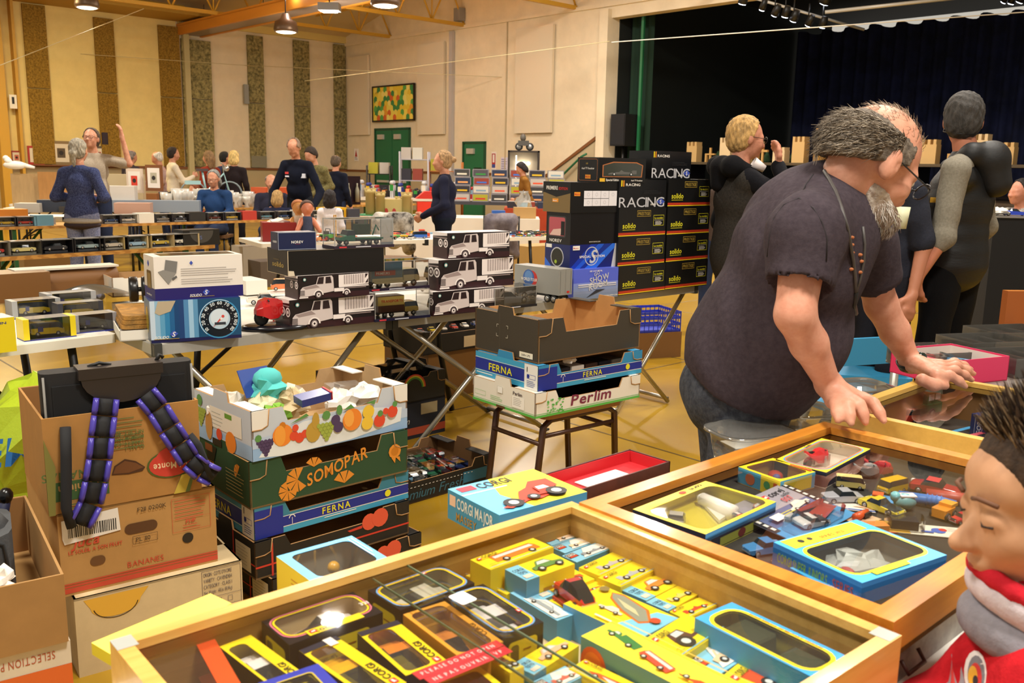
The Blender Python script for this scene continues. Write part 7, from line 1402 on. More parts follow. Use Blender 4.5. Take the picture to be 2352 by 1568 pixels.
def person(label,loc,rz,h=1.7,lean=0,over={},yaw=0,pitch=0,top='#333',bot='#26304a',hair='#5a4632',style='short',sleeve=1.,g=1.,vox=.02,skin='#d09a7c',shoes='#2a2420',legs=True,hem=0.,tc2=None,bc2=None,extras=None,nose=1.,hands=True,fem=False,disp=.004,name='person',hs=1.):
 J,s=joints(h,lean,over);t=thing(name,label,'person',loc,R(rz));Mh=headframe(yaw,pitch);sk=SK(skin);hs=s*hs
 c=J['hed'];b=head_prims(c,Mh,hs*1.02,nose)+[('c',tuple(J['nek']-Vector((0,0,.03))),tuple(c+Mh@Vector((-.02,0,-.05))*s),.058*s,.05*s),('c',tuple(J['pel']),tuple(J['che']),.10*s*g,.11*s*g),('c',tuple(J['che']),tuple(J['nek']),.10*s,.05*s)]
 for q in 'lr':
  S_,E_,W_=J[q+'s'],J[q+'e'],J[q+'w'];b+=[('c',tuple(J['nek']-Vector((0,0,.05))),tuple(S_),.045*s,.045*s),('c',tuple(S_),tuple(E_),.046*s,.038*s),('c',tuple(E_),tuple(W_),.038*s,.025*s)]
  if legs:b+=[('c',tuple(J[q+'h']),tuple(J[q+'k']),.07*s,.05*s),('c',tuple(J[q+'k']),tuple(J[q+'a']),.045*s,.035*s)]
  if hands:
   d=J.get(q+'d')or(W_-E_).normalized();b+=hand_prims(W_,d,J.get(q+'n')or(Vector((0,1 if q=='l' else-1,0))),s,.35,1 if q=='l' else-1)
 smesh('body',b,vox*.75,sk,t,.018)
 w_=1.0 if not fem else.93
 tp=[('e',tuple(J['che']),(.125*s*g,.160*s*w_,.17*s),None),('e',tuple(J['bel']),(.125*s*g,.155*s*g*w_,.16*s),None),('e',tuple(J['pel']+Vector((0,0,.03*s))),(.125*s*g,.165*s*g,.13*s),None),('c',tuple(J['ls']),tuple(J['nek']-Vector((0,0,.055*s))),.058*s,.062*s),('c',tuple(J['rs']),tuple(J['nek']-Vector((0,0,.055*s))),.058*s,.062*s),('c',tuple(J['che']),tuple(J['nek']-Vector((0,0,.07*s))),.10*s,.07*s)]
 if hem:tp.append(('c',tuple(J['pel']),tuple(J['pel']-Vector((0,0,hem*s))),.15*s*g,.15*s*g))
 for q in 'lr':
  S_,E_,W_=J[q+'s'],J[q+'e'],J[q+'w'];e=min(1,sleeve/.5);tp.append(('c',tuple(S_),tuple(S_+(E_-S_)*e),.062*s,(.052 if sleeve>.5 else.062)*s))
  if sleeve>.5:tp.append(('c',tuple(E_),tuple(E_+(W_-E_)*min(1,(sleeve-.5)/.5)),.055*s,.042*s))
 smesh('top',tp,vox,cloth(top,tc2),t,.03,folds(disp,26,h*7))
 if legs:
  bt_=[('e',tuple(J['pel']),(.12*s*g,.16*s*g,.11*s),None)]
  for q in 'lr':bt_+=[('c',tuple(J[q+'h']),tuple(J[q+'k']),.088*s*g,.068*s),('c',tuple(J[q+'k']),tuple(J[q+'a']),.066*s,.058*s)]
  smesh('trousers',bt_,vox,cloth(bot,bc2),t,.02,folds(disp,22,h*5))
  for q in 'lr':a=J[q+'a'];smesh('shoe',[('c',(a.x-.04*s,a.y,.045*s),(a.x+.13*s,a.y,.04*s),.04*s,.038*s),('-p',(0,0,0.004),(0,0,-1))],max(vox*.6,.01),mat(shoes,.5),t,.01)
 if hair:smesh('hair',hair_prims(c,Mh,hs*1.02,style),vox*.6,mat(hair,.75,noise_=.5,scale=55,bump=.9,stretch=(1,1,.35)),t,.02,lambda X,Y,Z:(.0035*np.sin(160*Y+3*np.sin(40*X))*np.sin(90*Z+X*60)).astype(np.float32))
 if extras:extras(t,J,s,Mh,c)
 return t
def at_px(px,py,y,z):q=D(px,py,y);return(q.x,y,z)
def glasses(t,c,M,s,m=None):
 m=m or mat('#1a1a1c',.3);P=lambda x,y,z:c+M@Vector((x*s,y*s,z*s));b=MB()
 for e in(-1,1):
  ring=[P(.104,e*.033+.026*math.cos(a),.0+.019*math.sin(a))for a in[2*math.pi*k/12 for k in range(13)]];b.tube(ring,.0018*s,m,5);b.tube([P(.103,e*.058,.006),P(.0,e*.085,.006),P(-.02,e*.085,-.008)],.0018*s,m,5)
 b.tube([P(.106,-.008,.004),P(.108,0,.006),P(.106,.008,.004)],.0018*s,m,5);b.build('glasses',t)
 # --- the crowd, back to front
F_=.022
person('person in black tee shirt standing on the stage at left, seen from the side',W(4.4,-4.3,1.05),-50,1.68,4,{},25,18,'#1b1d24','#20242c','#6a645c',vox=F_,skin='#c0806a')
person('person in navy shirt with back turned on the stage behind the bearded man',W(7.7,-3.7,1.05),70,1.72,0,{'rw':(.1,-.3,.95)},-10,15,'#161a26','#2a3444','#2c241e',vox=F_,sleeve=.5)
def cr(label,px,py,y,h,rz,**k):q=D(px,py,y);return person(label,(q.x,y,0),rz,h,vox=k.pop('vox',F_),**k)
cr('person in dark waistcoat and grey sleeves behind the far stalls at left',300,357,16.2,1.62,60,pitch=15,top='#3c3438',hair='#8a8078',style='bald',over={'lw':(.35,.2,1.05)})
cr('white haired person in pale checked shirt reaching to the left',374,361,17.3,1.62,190,pitch=20,lean=8,top='#b39a98',hair='#e0dcd2',style='bald',over={'lw':(.45,.2,1.12)})
cr('dark haired person in cream knitted sweater turned away',396,354,16.9,1.69,35,top='#e0d4bc',hair='#2a1c14',over={'rw':(.32,-.15,1.22),'re':(.12,-.25,1.12)},fem=True,pitch=5)
cr('person with long fair brown hair in rust red sweater',480,361,16.2,1.63,150,top='#8a3420',hair='#8a6a44',style='long',fem=True,over={'lw':(.25,.1,1.05),'rw':(.25,-.1,1.1)})
cr('dark haired person in blue top beyond the rust red sweater',502,362,17.4,1.65,40,top='#2c3458',hair='#16120f',lean=10)
cr('blonde bobbed person in black jacket behind the toy bicycle',537,360,16.1,1.64,95,top='#241c1e',hair='#e0c078',style='bob',fem=True,bot='#1c1c22',hem=.1)
cr('bald bearded person in navy polo with red patches bending over a table',687,350,12.9,1.80,-95,pitch=50,lean=16,g=1.05,top='#0f1424',hair='#8a7460',style='bald',bot='#20242c',vox=.018,over={'rw':(.30,-.30,.82),'re':(.12,-.33,1.02),'lw':(.30,.28,.84),'le':(.12,.32,1.04)},extras=lambda t,J,s,M,c:(MB().box(.15,-.14,1.30,.2,-.06,1.33,mat('#c83a3a')).build('chest_patch',t),MB().box(.15,-.14,1.26,.2,-.07,1.28,mat('#d8d4e0')).build('chest_patch',t),MB().box(.15,.08,1.25,.2,.14,1.31,mat('#c8ccd8')).build('chest_emblem',t)))
cr('dark haired bearded person in camouflage jacket leaning to look down',738,358,14.2,1.72,-120,pitch=40,lean=18,top='#8a8054',tc2='#4a4426',hair='#2c1c10',bot='#5a5434',hem=.15,over={'lw':(.35,.0,.98),'rw':(.35,-.1,.98)})
cr('balding person in navy hooded jacket with back turned near the double doors',771,370,14.8,1.58,75,top='#121626',hair='#5a4a3a',style='bald',hem=.12,pitch=15)
cr('person in navy top with hair in a bun, in profile before white tablecloths',1020,372,10.3,1.60,180,top='#1a1c30',hair='#a8855c',style='bun',g=1.22,fem=True,bot='#141a28',vox=.014,over={'lw':(.24,.12,.98),'rw':(.24,-.08,.98),'le':(-.04,.28,1.12)})
cr('dark haired person in mustard brown coat looking down at the goods',1212,395,16.6,1.55,190,pitch=35,lean=10,top='#8a5e26',hair='#1c1210',style='bob',hem=.25,fem=True,over={'lw':(.25,.1,1.0)})
def tshirt_extra(t,J,s,M,c):glasses(t,c,M,s)
cr('grey tee shirted person looking up and raising a telephone',211,327,11.1,1.80,-80,pitch=-12,yaw=-5,top='#b3a592',tc2='#9c8f7c',hair='#5a4a3c',sleeve=.42,vox=.014,g=1.05,bot='#27304a',over={'lw':(.12,.36,1.66),'le':(.12,.42,1.36),'ln':(0,1,0),'ld':(0,-.1,1)},extras=tshirt_extra)
MB().rbox(-.035,-.006,-.07,.035,.006,.07,mat('#2a1416',.3),.008).build('telephone',None,tuple(D(241,318,11.1)),.3,label='dark telephone held up in the raised hand',cat='telephone')
cr('grey haired person in faded denim jacket with ponytail, back turned',178,342,9.35,1.63,88,top='#4c5680',tc2='#262c50',hair='#a8a08e',style='tail',fem=True,vox=.012,g=1.08,bot='#8a90ac',bc2='#5c6488',over={'lw':(.22,.1,1.12),'rw':(.22,-.1,1.12),'le':(-.02,.27,1.14),'re':(-.02,-.27,1.14)},extras=lambda t,J,s,M,c:(smesh('shirt_tail',[('e',(0,0,.825),(.150,.186,.05),None)],.012,cloth('#a29a90'),t,.01),smesh('jumper_band',[('e',(0,0,.785),(.147,.182,.05),None)],.012,cloth('#3a3034'),t,.01)))
# seated people and children at the stalls
SIT={'pel':(0,0,.50),'bel':(0,0,.63),'che':(.0,0,.82),'nek':(.0,0,1.04),'hed':(.03,0,1.185),'ls':(0,.18,.97),'rs':(0,-.18,.97),'le':(.05,.23,.72),'re':(.05,-.23,.72),'lw':(.28,.15,.68),'rw':(.28,-.15,.68),'lh':(0,.09,.48),'rh':(0,-.09,.48),'lk':(.42,.1,.50),'rk':(.42,-.1,.50),'la':(.42,.1,.08),'ra':(.42,-.1,.08)}
def seat(px,y,lb,h,rz,**k):
 q=D(px,420,y);t=person(lb,(q.x,y,0),rz,h,over=SIT,**k);s=h/1.75;st=thing('stool','plain stool under the '+lb.split(' behind')[0].split(' at ')[0],'stool',(q.x,y,0),R(rz));MB().rbox(-.2,-.2,.36*s,.2,.2,.40*s,mat('#6a4a2c',.5),.03).build('seat',st)
 for x in(-.16,.16):
  for yy in(-.16,.16):MB().tube([(x,yy,.37*s),(x,yy,.0)],.014,blackm,6).build('leg',st)
seat(492,13.4,'seated grey haired person in blue top behind the glassware stall',1.78,-90,top='#23406c',hair='#8a8c88',style='bob',vox=.016,pitch=8,fem=True,extras=tshirt_extra)
seat(623,13.6,'seated elderly person with grey hair behind the jigsaw stall',1.72,-80,top='#2c2c3c',hair='#8f8278',style='bald',vox=.018)
seat(636,12.45,'small fair haired child seated at the jigsaw stall',1.45,90,top='#20243c',hair='#b8935c',style='bob',vox=.018)
seat(447,15.9,'small child in red top seated at the far stalls',1.45,-120,top='#b0383a',hair='#8a4a2c',style='long',vox=.018)
cr('dark haired child in white top standing by the bench of toys',757,446,10.8,1.12,100,top='#e3dce0',hair='#1c1416',style='bob',vox=.014,bot='#c8a8b8',hs=1.25,fem=True)
seat(2352,9.6,'dark haired person in striped top seated at right picture edge',1.9,190,top='#c8c4bc',tc2='#2c2a2c',hair='#1c1614',vox=.016,skin='#c88a74')
# --- blond person drinking
def ex_drink(t,J,s,M,c):
 glasses(t,c,M,s);smesh('hood',[('c',tuple(J['nek']+Vector((-.09,-.13,-.02))),tuple(J['nek']+Vector((-.09,.13,-.02))),.055,.055),('c',tuple(J['nek']+Vector((-.09,-.12,-.02))),tuple(J['nek']+Vector((.07,-.09,-.07))),.06,.04),('c',tuple(J['nek']+Vector((-.09,.12,-.02))),tuple(J['nek']+Vector((.07,.09,-.07))),.06,.04),('c',tuple(J['nek']+Vector((-.11,0,-.03))),tuple(J['nek']+Vector((-.12,0,-.12))),.07,.05)],.01,cloth('#0c0c10'),t,.03)
 ve=[('e',tuple(J['che']),(.14,.19,.19),None),('e',tuple(J['bel']),(.145,.175,.2),None),('e',tuple(J['pel']),(.15,.18,.2),None),('c',tuple(J['ls']*.9+J['che']*.1),tuple(J['rs']*.9+J['che']*.1),.078,.078)];smesh('denim_waistcoat',ve,.012,cloth('#38342f','#2a2724',.3),t,.03,folds(.003,24,1))
bp=D(1704,350,5.5);DJ={'rw':(.20,-.075,1.475),'re':(.22,-.28,1.27),'rd':(.1,.35,.9),'rn':(1,-.2,0),'lw':(.2,.2,.95)}
person('fair haired person with glasses drinking from a paper cup',(bp.x,5.5,0),8,1.74,0,DJ,0,6,'#121217','#2a2c34','#c39a5c','short',vox=.010,g=1.1,extras=ex_drink,skin='#cf8f74')
cp=D(1755,388,5.38);MB().lathe([(.022,0),(.032,.075),(.030,.075),(.02,.004)],mat('#e3d8d4',.5),16,Matrix.Rotation(R(-60),4,'Y')).build('paper_cup',None,tuple(cp),0,label='white paper cup at the mouth of the fair haired person',cat='cup')
cr('person with long light brown hair hidden behind the fair haired drinker',1656,398,8.2,1.52,100,top='#4a3c34',hair='#8a6c50',style='long',fem=True,vox=.018)
# --- person in the black padded vest
def ex_vest(t,J,s,M,c):
 v=[('e',tuple(J['che']+Vector((0,0,-.02))),(.15,.19,.21),None),('e',tuple(J['bel']),(.15,.19,.22),None),('e',tuple(J['pel']+Vector((0,0,.02))),(.155,.19,.17),None),('c',tuple(J['ls']*.75+J['che']*.25),tuple(J['rs']*.75+J['che']*.25),.078,.078),('c',tuple(J['che']),tuple(J['nek']-Vector((0,0,.06))),.12,.09),('c',tuple(J['rs']),tuple(J['rs']*.8+J['re']*.2),.068,.066)]
 smesh('padded_vest',v,.010,mat('#0d0d0e',.6,bump=.3,scale=9,stretch=(1,1,4)),t,.03,lambda X,Y,Z:(.0015*np.sin(75*Z)+0*X+0*Y).astype(np.float32))
 n=J['nek'];smesh('hood',[('c',tuple(n+Vector((-.07,-.09,-.015))),tuple(n+Vector((-.12,0,-.03))),.055,.075),('c',tuple(n+Vector((-.12,0,-.03))),tuple(n+Vector((-.07,.09,-.015))),.075,.055),('c',tuple(n+Vector((-.12,0,-.05))),tuple(n+Vector((-.15,-.02,-.15))),.085,.07),('c',tuple(n+Vector((-.07,.09,-.015))),tuple(n+Vector((.06,.07,-.07))),.045,.03),('c',tuple(n+Vector((-.07,-.09,-.015))),tuple(n+Vector((.06,-.07,-.07))),.045,.03)],.010,mat('#0d0d0e',.6,bump=.3,scale=9),t,.03)
 MB().box(-.03,.225,1.30,.03,.235,1.325,mat('#c8962c',.5)).build('sleeve_badge',t);MB().tube([c+M@Vector((.06,.08,-.02)),c+M@Vector((-.04,.085,-.06)),c+M@Vector((-.1,.02,-.08)),c+M@Vector((-.09,-.05,-.08))],.003,blackm,5).build('spectacle_cord',t)
vp=D(2222,300,4.65);VR=128;VH=1.82;Lw=lambda px,py,y:Matrix.Rotation(-R(VR),3,'Z')@(D(px,py,y)-Vector((vp.x,4.65,0)))*(1.75/VH)
person('person in black padded vest and grey sweatshirt, hand in pocket',(vp.x,4.65,0),VR,VH,0,{'ls':Lw(2195,392,4.45),'le':Lw(2165,545,4.42),'lw':Lw(2106,640,4.42),'ld':(.25,-.5,-.9)},-62,6,'#8c8678','#0c0c0e','#3c3834','short',vox=.010,g=1.1,sleeve=.58,extras=ex_vest,skin='#c27a5c',tc2='#7c7668')
# --- companion behind the bearded man with a cup
kp=D(2085,395,4.1)
person('dark haired person in grey polo mostly hidden behind the bearded man',(kp.x+.16,4.6,0),200,1.69,6,{'rw':(.32,-.05,1.02)},0,25,'#2a2c36','#1c1c22','#16100e',vox=.014,sleeve=.45,skin='#b87a5c')
q=D(2070,500,4.3);MB().lathe([(.026,0),(.037,.10),(.034,.10),(.024,.004)],mat('#d8d8b4',.5),16).build('paper_cup',None,(q.x,q.y,q.z-.05),0,label='tall pale cup held by the half hidden person',cat='cup')
# ================================================================ the bearded man
def bearded():
 base=Vector((.55,2.35,0));t=thing('person','grey haired bearded man in dark tee shirt leaning on the cases','person',base);J=lambda px,py,y:D(px,py,y)-base
 T=lambda v:tuple(v);sk=mat('#d69c82',.5,c2='#ca8a70',scale=26,bump=.12,spec=.35)
 hc=J(2008,373,2.22);M=headframe(9,32);s=1.10;hp=lambda x,y,z:hc+M@Vector((x*s,y*s,z*s))
 nek=J(1925,440,2.26);che=J(1835,600,2.28);bel=J(1770,735,2.30);pel=J(1695,880,2.36)
 rs,re,rw=J(1852,535,2.06),J(1826,722,2.0),J(1903,882,2.09);ls,le,lw=J(1985,560,2.46),J(2024,700,2.52),J(2092,832,2.57)
 zt=.868;rk=D(1962,938,2.2)-base;rk.z=zt+.035;lk_=D(2140,862,2.6)-base
 P=head_prims(hc,M,s,.93)+[('e',T(hp(-.004,e*.086,-.010)),(.015*s,.010*s,.031*s),rows(headframe(6,22)))for e in(-1,1)]+[('c',T(nek),T(hp(-.03,0,-.06)),.078,.066),('c',T(pel),T(bel),.13,.15),('c',T(bel),T(che),.15,.14),('c',T(che),T(nek),.13,.07),('c',T(nek),T(rs),.05,.055),('c',T(nek),T(ls),.05,.055)]
 P+=[('c',T(rs),T(re),.054,.043),('c',T(re),T(re*.6+rw*.4),.043,.041),('c',T(re*.6+rw*.4),T(rw),.041,.028)]
 P+=[('c',T(ls),T(le),.052,.043),('c',T(le),T(le*.55+lw*.45),.043,.040),('c',T(le*.55+lw*.45),T(lw),.040,.027)]
 def hand(w,tips,thumb,kn):
  o=[]
  for(tp,r),k in zip(tips,kn):
   k=Vector(k);tp=Vector(tp);m1=k+(tp-k)*.45+Vector((0,0,.014));m2=k+(tp-k)*.76+Vector((0,0,.008))
   o.append(('c',T(w),T(k),.024,.0145));o.append(('c',T(k),T(m1),.0125,.0105));o.append(('c',T(m1),T(m2),.0105,.0098));o.append(('c',T(m2),T(tp),.0098,.0078))
  a,b,c_=[Vector(q)for q in thumb];o+=[('c',T(a),T(b),.017,.014),('c',T(b),T(c_),.0135,.010)];return o
 def PX(px,py,z):return G(px,py,z)-base
 P+=hand(rw,((PX(2030,966,zt+.008),0),(PX(1988,970,zt+.008),0),(PX(1955,972,zt+.012),0),(PX(1925,965,zt+.015),0)),(PX(1935,905,zt+.05),PX(1975,925,zt+.03),PX(1998,940,zt+.012)),(PX(1985,918,zt+.042),PX(1962,924,zt+.046),PX(1938,926,zt+.044),PX(1912,922,zt+.04)))
 P+=hand(lw,((PX(2217,887,zt+.006),0),(PX(2232,872,zt+.006),0),(PX(2236,858,zt+.006),0),(PX(2230,848,zt+.006),0)),(PX(2118,872,zt+.03),PX(2145,884,zt+.018),PX(2172,886,zt+.010)),(PX(2150,862,zt+.036),PX(2158,852,zt+.04),PX(2160,844,zt+.036),PX(2158,838,zt+.03)))
 kn_r,kn_l=Vector((.05,-.12,.50)),Vector((.10,.14,.50));an_r,an_l=Vector((-.02,-.14,.08)),Vector((.05,.18,.08));hr,hl=pel+Vector((0,-.1,-.03)),pel+Vector((0,.1,-.03))
 for a,b,c_ in((hr,kn_r,an_r),(hl,kn_l,an_l)):P+=[('c',T(a),T(b),.08,.055),('c',T(b),T(c_),.05,.04)]
 P+=[('-e',T(hp(.003,e*.100,-.006)),(.007*s,.008*s,.016*s),rows(headframe(6,22)))for e in(-1,1)]
 smesh('body',P,.0045,sk,t,.016)
 # tee shirt
 ax=(che-pel).normalized();Rm=Matrix((ax.cross(Vector((0,1,0))).normalized(),Vector((0,1,0)),ax)).transposed();Rm=rows(Rm.to_3x3());tee=mat('#443b41',.93,c2='#393137',scale=70,bump=.2,spec=.15)
 sp=[('e',T(che+Vector((.0,0,.02))),(.165,.215,.19),Rm),('e',T(bel+Vector((.02,0,0))),(.185,.215,.18),Rm),('e',T(pel*.5+bel*.5),(.18,.215,.17),Rm),('e',T(pel+Vector((.02,0,.02))),(.150,.20,.12),Rm),('e',T((nek+che)/2+Vector((0,0,.01))),(.14,.18,.13),Rm),('c',T(rs),T(rs+(re-rs)*.52),.083,.078),('c',T(ls),T(ls+(le-ls)*.5),.08,.074),('c',T(rs),T(nek-ax*.03),.075,.088),('c',T(ls),T(nek-ax*.03),.075,.088)]
 hemc=D(1705,888,2.3)-base;hn=(che-pel).normalized();sp+=[('-p',T(hemc),T(-hn))]
 er=rs+(re-rs)*.66;el=ls+(le-ls)*.64
 sp+=[('-e',T(rs+(re-rs)*.90),(.085,.085,.085),None),('-e',T(ls+(le-ls)*.9),(.082,.082,.082),None),('-e',T(nek+ax*.075+Vector((.035,0,0))),(.09,.085,.085),None)]
 smesh('tee_shirt',sp,.0075,tee,t,.045,lambda X,Y,Z:(.0032*np.sin(34*Z+22*X+2.2*np.sin(18*Y+6*X))*np.sin(14*X-9*Y+1)).astype(np.float32))
 c_=MB();seam=mat('#1c161a',.9);c_.tube([J(1775,470,2.10)+Vector((0,-.09,0)),J(1830,452,2.02),J(1868,478,1.97),J(1885,540,1.955),J(1880,600,1.96)],.0022,seam,5);c_.build('sleeve_seam',t)if 0 else None
 jn=cloth('#4c5058','#343842',.35,60);je=[('e',T(pel+Vector((0,0,-.02))),(.15,.19,.14),None)]
 for a,b,c2_ in((hr,kn_r,an_r),(hl,kn_l,an_l)):je+=[('c',T(a),T(b),.105,.08),('c',T(b),T(c2_),.08,.068)]
 smesh('jeans',je,.010,jn,t,.025,folds(.005,24,.4))
 for a in(an_r,an_l):smesh('shoe',[('c',(a.x-.05,a.y,.05),(a.x+.15,a.y,.045),.045,.042),('-p',(0,0,.004),(0,0,-1))],.01,mat('#1c1a1a',.5),t,.01)
 # hair, beard
 hm=mat('#7a6e60',.8,c2='#463c32',scale=70,bump=.5);wm=mat('#c8bdb0',.85,c2='#a08c7c',scale=80,bump=.5);Rh=rows(M)
 hpv=[('e',T(hp(-.03,0,.0)),(.103*s,.087*s,.095*s),Rh),('e',T(hp(.0,0,.012)),(.092*s,.084*s,.075*s),Rh),('-e',T(hp(.01,0,.135)),(.115*s,.066*s,.09*s),Rh),('-p',T(hp(.030,0,0)),T(M@Vector((1,0,-.15)))),('-p',T(hp(.0,0,-.004)),T(M@Vector((.42,0,-1))))]
 smesh('hair',hpv,.004,hm,t,.015,lambda X,Y,Z:(.0018*np.sin(300*X+8*np.sin(60*Z))*np.sin(210*Z)).astype(np.float32))
 bd=[('e',T(hp(.022,0,-.058)),(.046*s,.069*s,.045*s),Rh),('e',T(hp(.043,0,-.085)),(.058*s,.062*s,.048*s),Rh),('e',T(hp(.068,0,-.104)),(.036*s,.040*s,.038*s),Rh),('e',T(hp(.086,0,-.080)),(.026*s,.036*s,.034*s),Rh),('-p',T(hp(.06,0,-.054)),T(M@Vector((.05,0,1)))),('-p',T(hp(-.012,0,-.06)),T(M@Vector((-1,0,-.2))))]
 smesh('beard',bd,.004,wm,t,.012,lambda X,Y,Z:(.0014*np.sin(320*X+5*np.sin(50*Y))*np.sin(260*Z)).astype(np.float32))
 # loose strands combed back and down
 rr=random.Random(6)
 def strands(n,c0,rad,m1,ok,comb,L0,L1,r0,nm):
  b=MB();k=0
  while k<n:
   v=Vector((rr.gauss(0,1),rr.gauss(0,1),rr.gauss(0,1))).normalized()
   if not ok(v):continue
   k+=1;p=hp(c0[0]+v.x*rad[0],c0[1]+v.y*rad[1],c0[2]+v.z*rad[2]);nrm=(M@Vector((v.x/rad[0],v.y/rad[1],v.z/rad[2]))).normalized();d=M@Vector(comb(v));d=(d-nrm*d.dot(nrm)).normalized();Ls=rr.uniform(L0,L1);j=Vector((rr.gauss(0,.15),rr.gauss(0,.15),rr.gauss(0,.15)))
   b.tube([p-nrm*.002,p+(d+j)*Ls*.5+nrm*.004,p+(d+j*1.6)*Ls+nrm*(.002+rr.uniform(0,.004))],[r0,r0*.8,r0*.15],m1[rr.randrange(len(m1))],3,caps=False)
  b.build(nm,t)
 hs_=[mat('#948674',.6),mat('#64584a',.6),mat('#b5a896',.6),mat('#4a4036',.6)];ws_=[mat('#d3ccc2',.6),mat('#a8998c',.6),mat('#8f7866',.6)]
 strands(2600,(-.03,0,.0),(.105,.090,.097),hs_,lambda v:v.x<.30 and not(v.z>.62 and v.x>-.75)and v.z>-.10+.45*min(0,v.x)and not(v.z<.12 and v.x>.12)and not(abs(v.y)>.75 and abs(v.x-.2)<.28 and v.z<.22),lambda v:(-.75,0,-.55),.02,.036,.0010,'hair_strands')
 strands(260,(-.01,0,.02),(.099,.078,.10),[hs_[0],hs_[2]],lambda v:v.z>.5,lambda v:(-.9,0,-.1),.012,.024,.0007,'thin_crown_strands')
 strands(1500,(.056,0,-.088),(.066,.062,.056),ws_,lambda v:v.z<.45-.25*v.x and v.x>-.85,lambda v:(.5,0,-.85),.010,.020,.0009,'beard_strands')
 glasses(t,hp(0,0,.0)+M@Vector((.012,0,0)),M,s)
 smesh('left_eye',[('e',T(hp(.080,.03,.002)),(.012,.012,.012),None)],.004,mat('#e8e0d8',.2),t,.004).name='eye';smesh('eye',[('e',T(hp(.080,-.03,.002)),(.012,.012,.012),None)],.004,mat('#e8e0d8',.2),t,.004)
 # lanyard and watch
 la=mat('#4a4644',.5);from mathutils.bvhtree import BVHTree
 so=[o for o in t.children if o.name.startswith('tee_shirt')][0];bv=BVHTree.FromPolygons([v.co for v in so.data.vertices],[p.vertices for p in so.data.polygons])
 def on(px,py,e=.004,y=2.25):
  d=Vector(ray(px,py)).normalized();h=bv.ray_cast(Vector((0,0,CH))-base,d);return h[0]-d*e if h[0]else J(px,py,y)
 b=MB();b.tube([on(*q)for q in((1893,392),(1905,412),(1920,440),(1934,480),(1945,520),(1953,560),(1960,600),(1964,640),(1966,672))],.0045,la,6);b.tube([on(*q,.004,2.3)for q in((1982,520),(1986,560),(1984,600),(1976,640),(1966,672))],.0035,la,6);b.tube([on(1966,672,.006),on(1962,700,.008),on(1966,720,.008)],.006,blackm,6);b.build('lanyard',t)
 b=MB();b.tube([on(*q,.0005)for q in((1868,400),(1850,425),(1835,455),(1868,478),(1888,510),(1900,550),(1898,600))],.0018,mat('#241e22',.9),5);b.tube([on(*q,.0005)for q in((1835,455),(1800,470),(1778,500),(1768,540),(1762,590))],.0018,mat('#241e22',.9),5);b.build('shirt_seam',t)
 b=MB();pc=mat('#b0683c',.8)
 for q in((1956,545),(1956,562),(1957,580),(1975,585),(1978,600),(1955,618),(1975,625)):a_=on(*q,.001);b.ball(a_,(.007,.004,.004),pc,6,None,4)
 b.build('chest_print',t)
 Q=(lw-le).normalized();wc=lw-Q*.005;a=Q.cross(Vector((0,0,1))).normalized();c3_=a.cross(Q);n=20;rg=[wc+(a*math.cos(2*math.pi*k/n)*.035+c3_*math.sin(2*math.pi*k/n)*.033)for k in range(n+1)]
 vs=[r_+Q*e for r_ in rg for e in(-.011,.011)]+[wc+(r_-wc)*1.1+Q*e for r_ in rg for e in(-.011,.011)];m0=2*(n+1)
 b=MB();b.add(vs,[(m0+2*k,m0+2*k+1,m0+2*k+3,m0+2*k+2)for k in range(n)]+[(2*k,m0+2*k,m0+2*k+2,2*k+2)for k in range(n)]+[(2*k+1,2*k+3,m0+2*k+3,m0+2*k+1)for k in range(n)],mat('#121212',.35),sm=True);b.build('wristwatch_strap',t)
 b=MB();dd_=(c3_*.6+Vector((0,-.8,0))).normalized();b.ball(wc+dd_*.036,(.017,.010,.016),mat('#1c2a26',.15),12);b.build('wristwatch_face',t)
bearded()
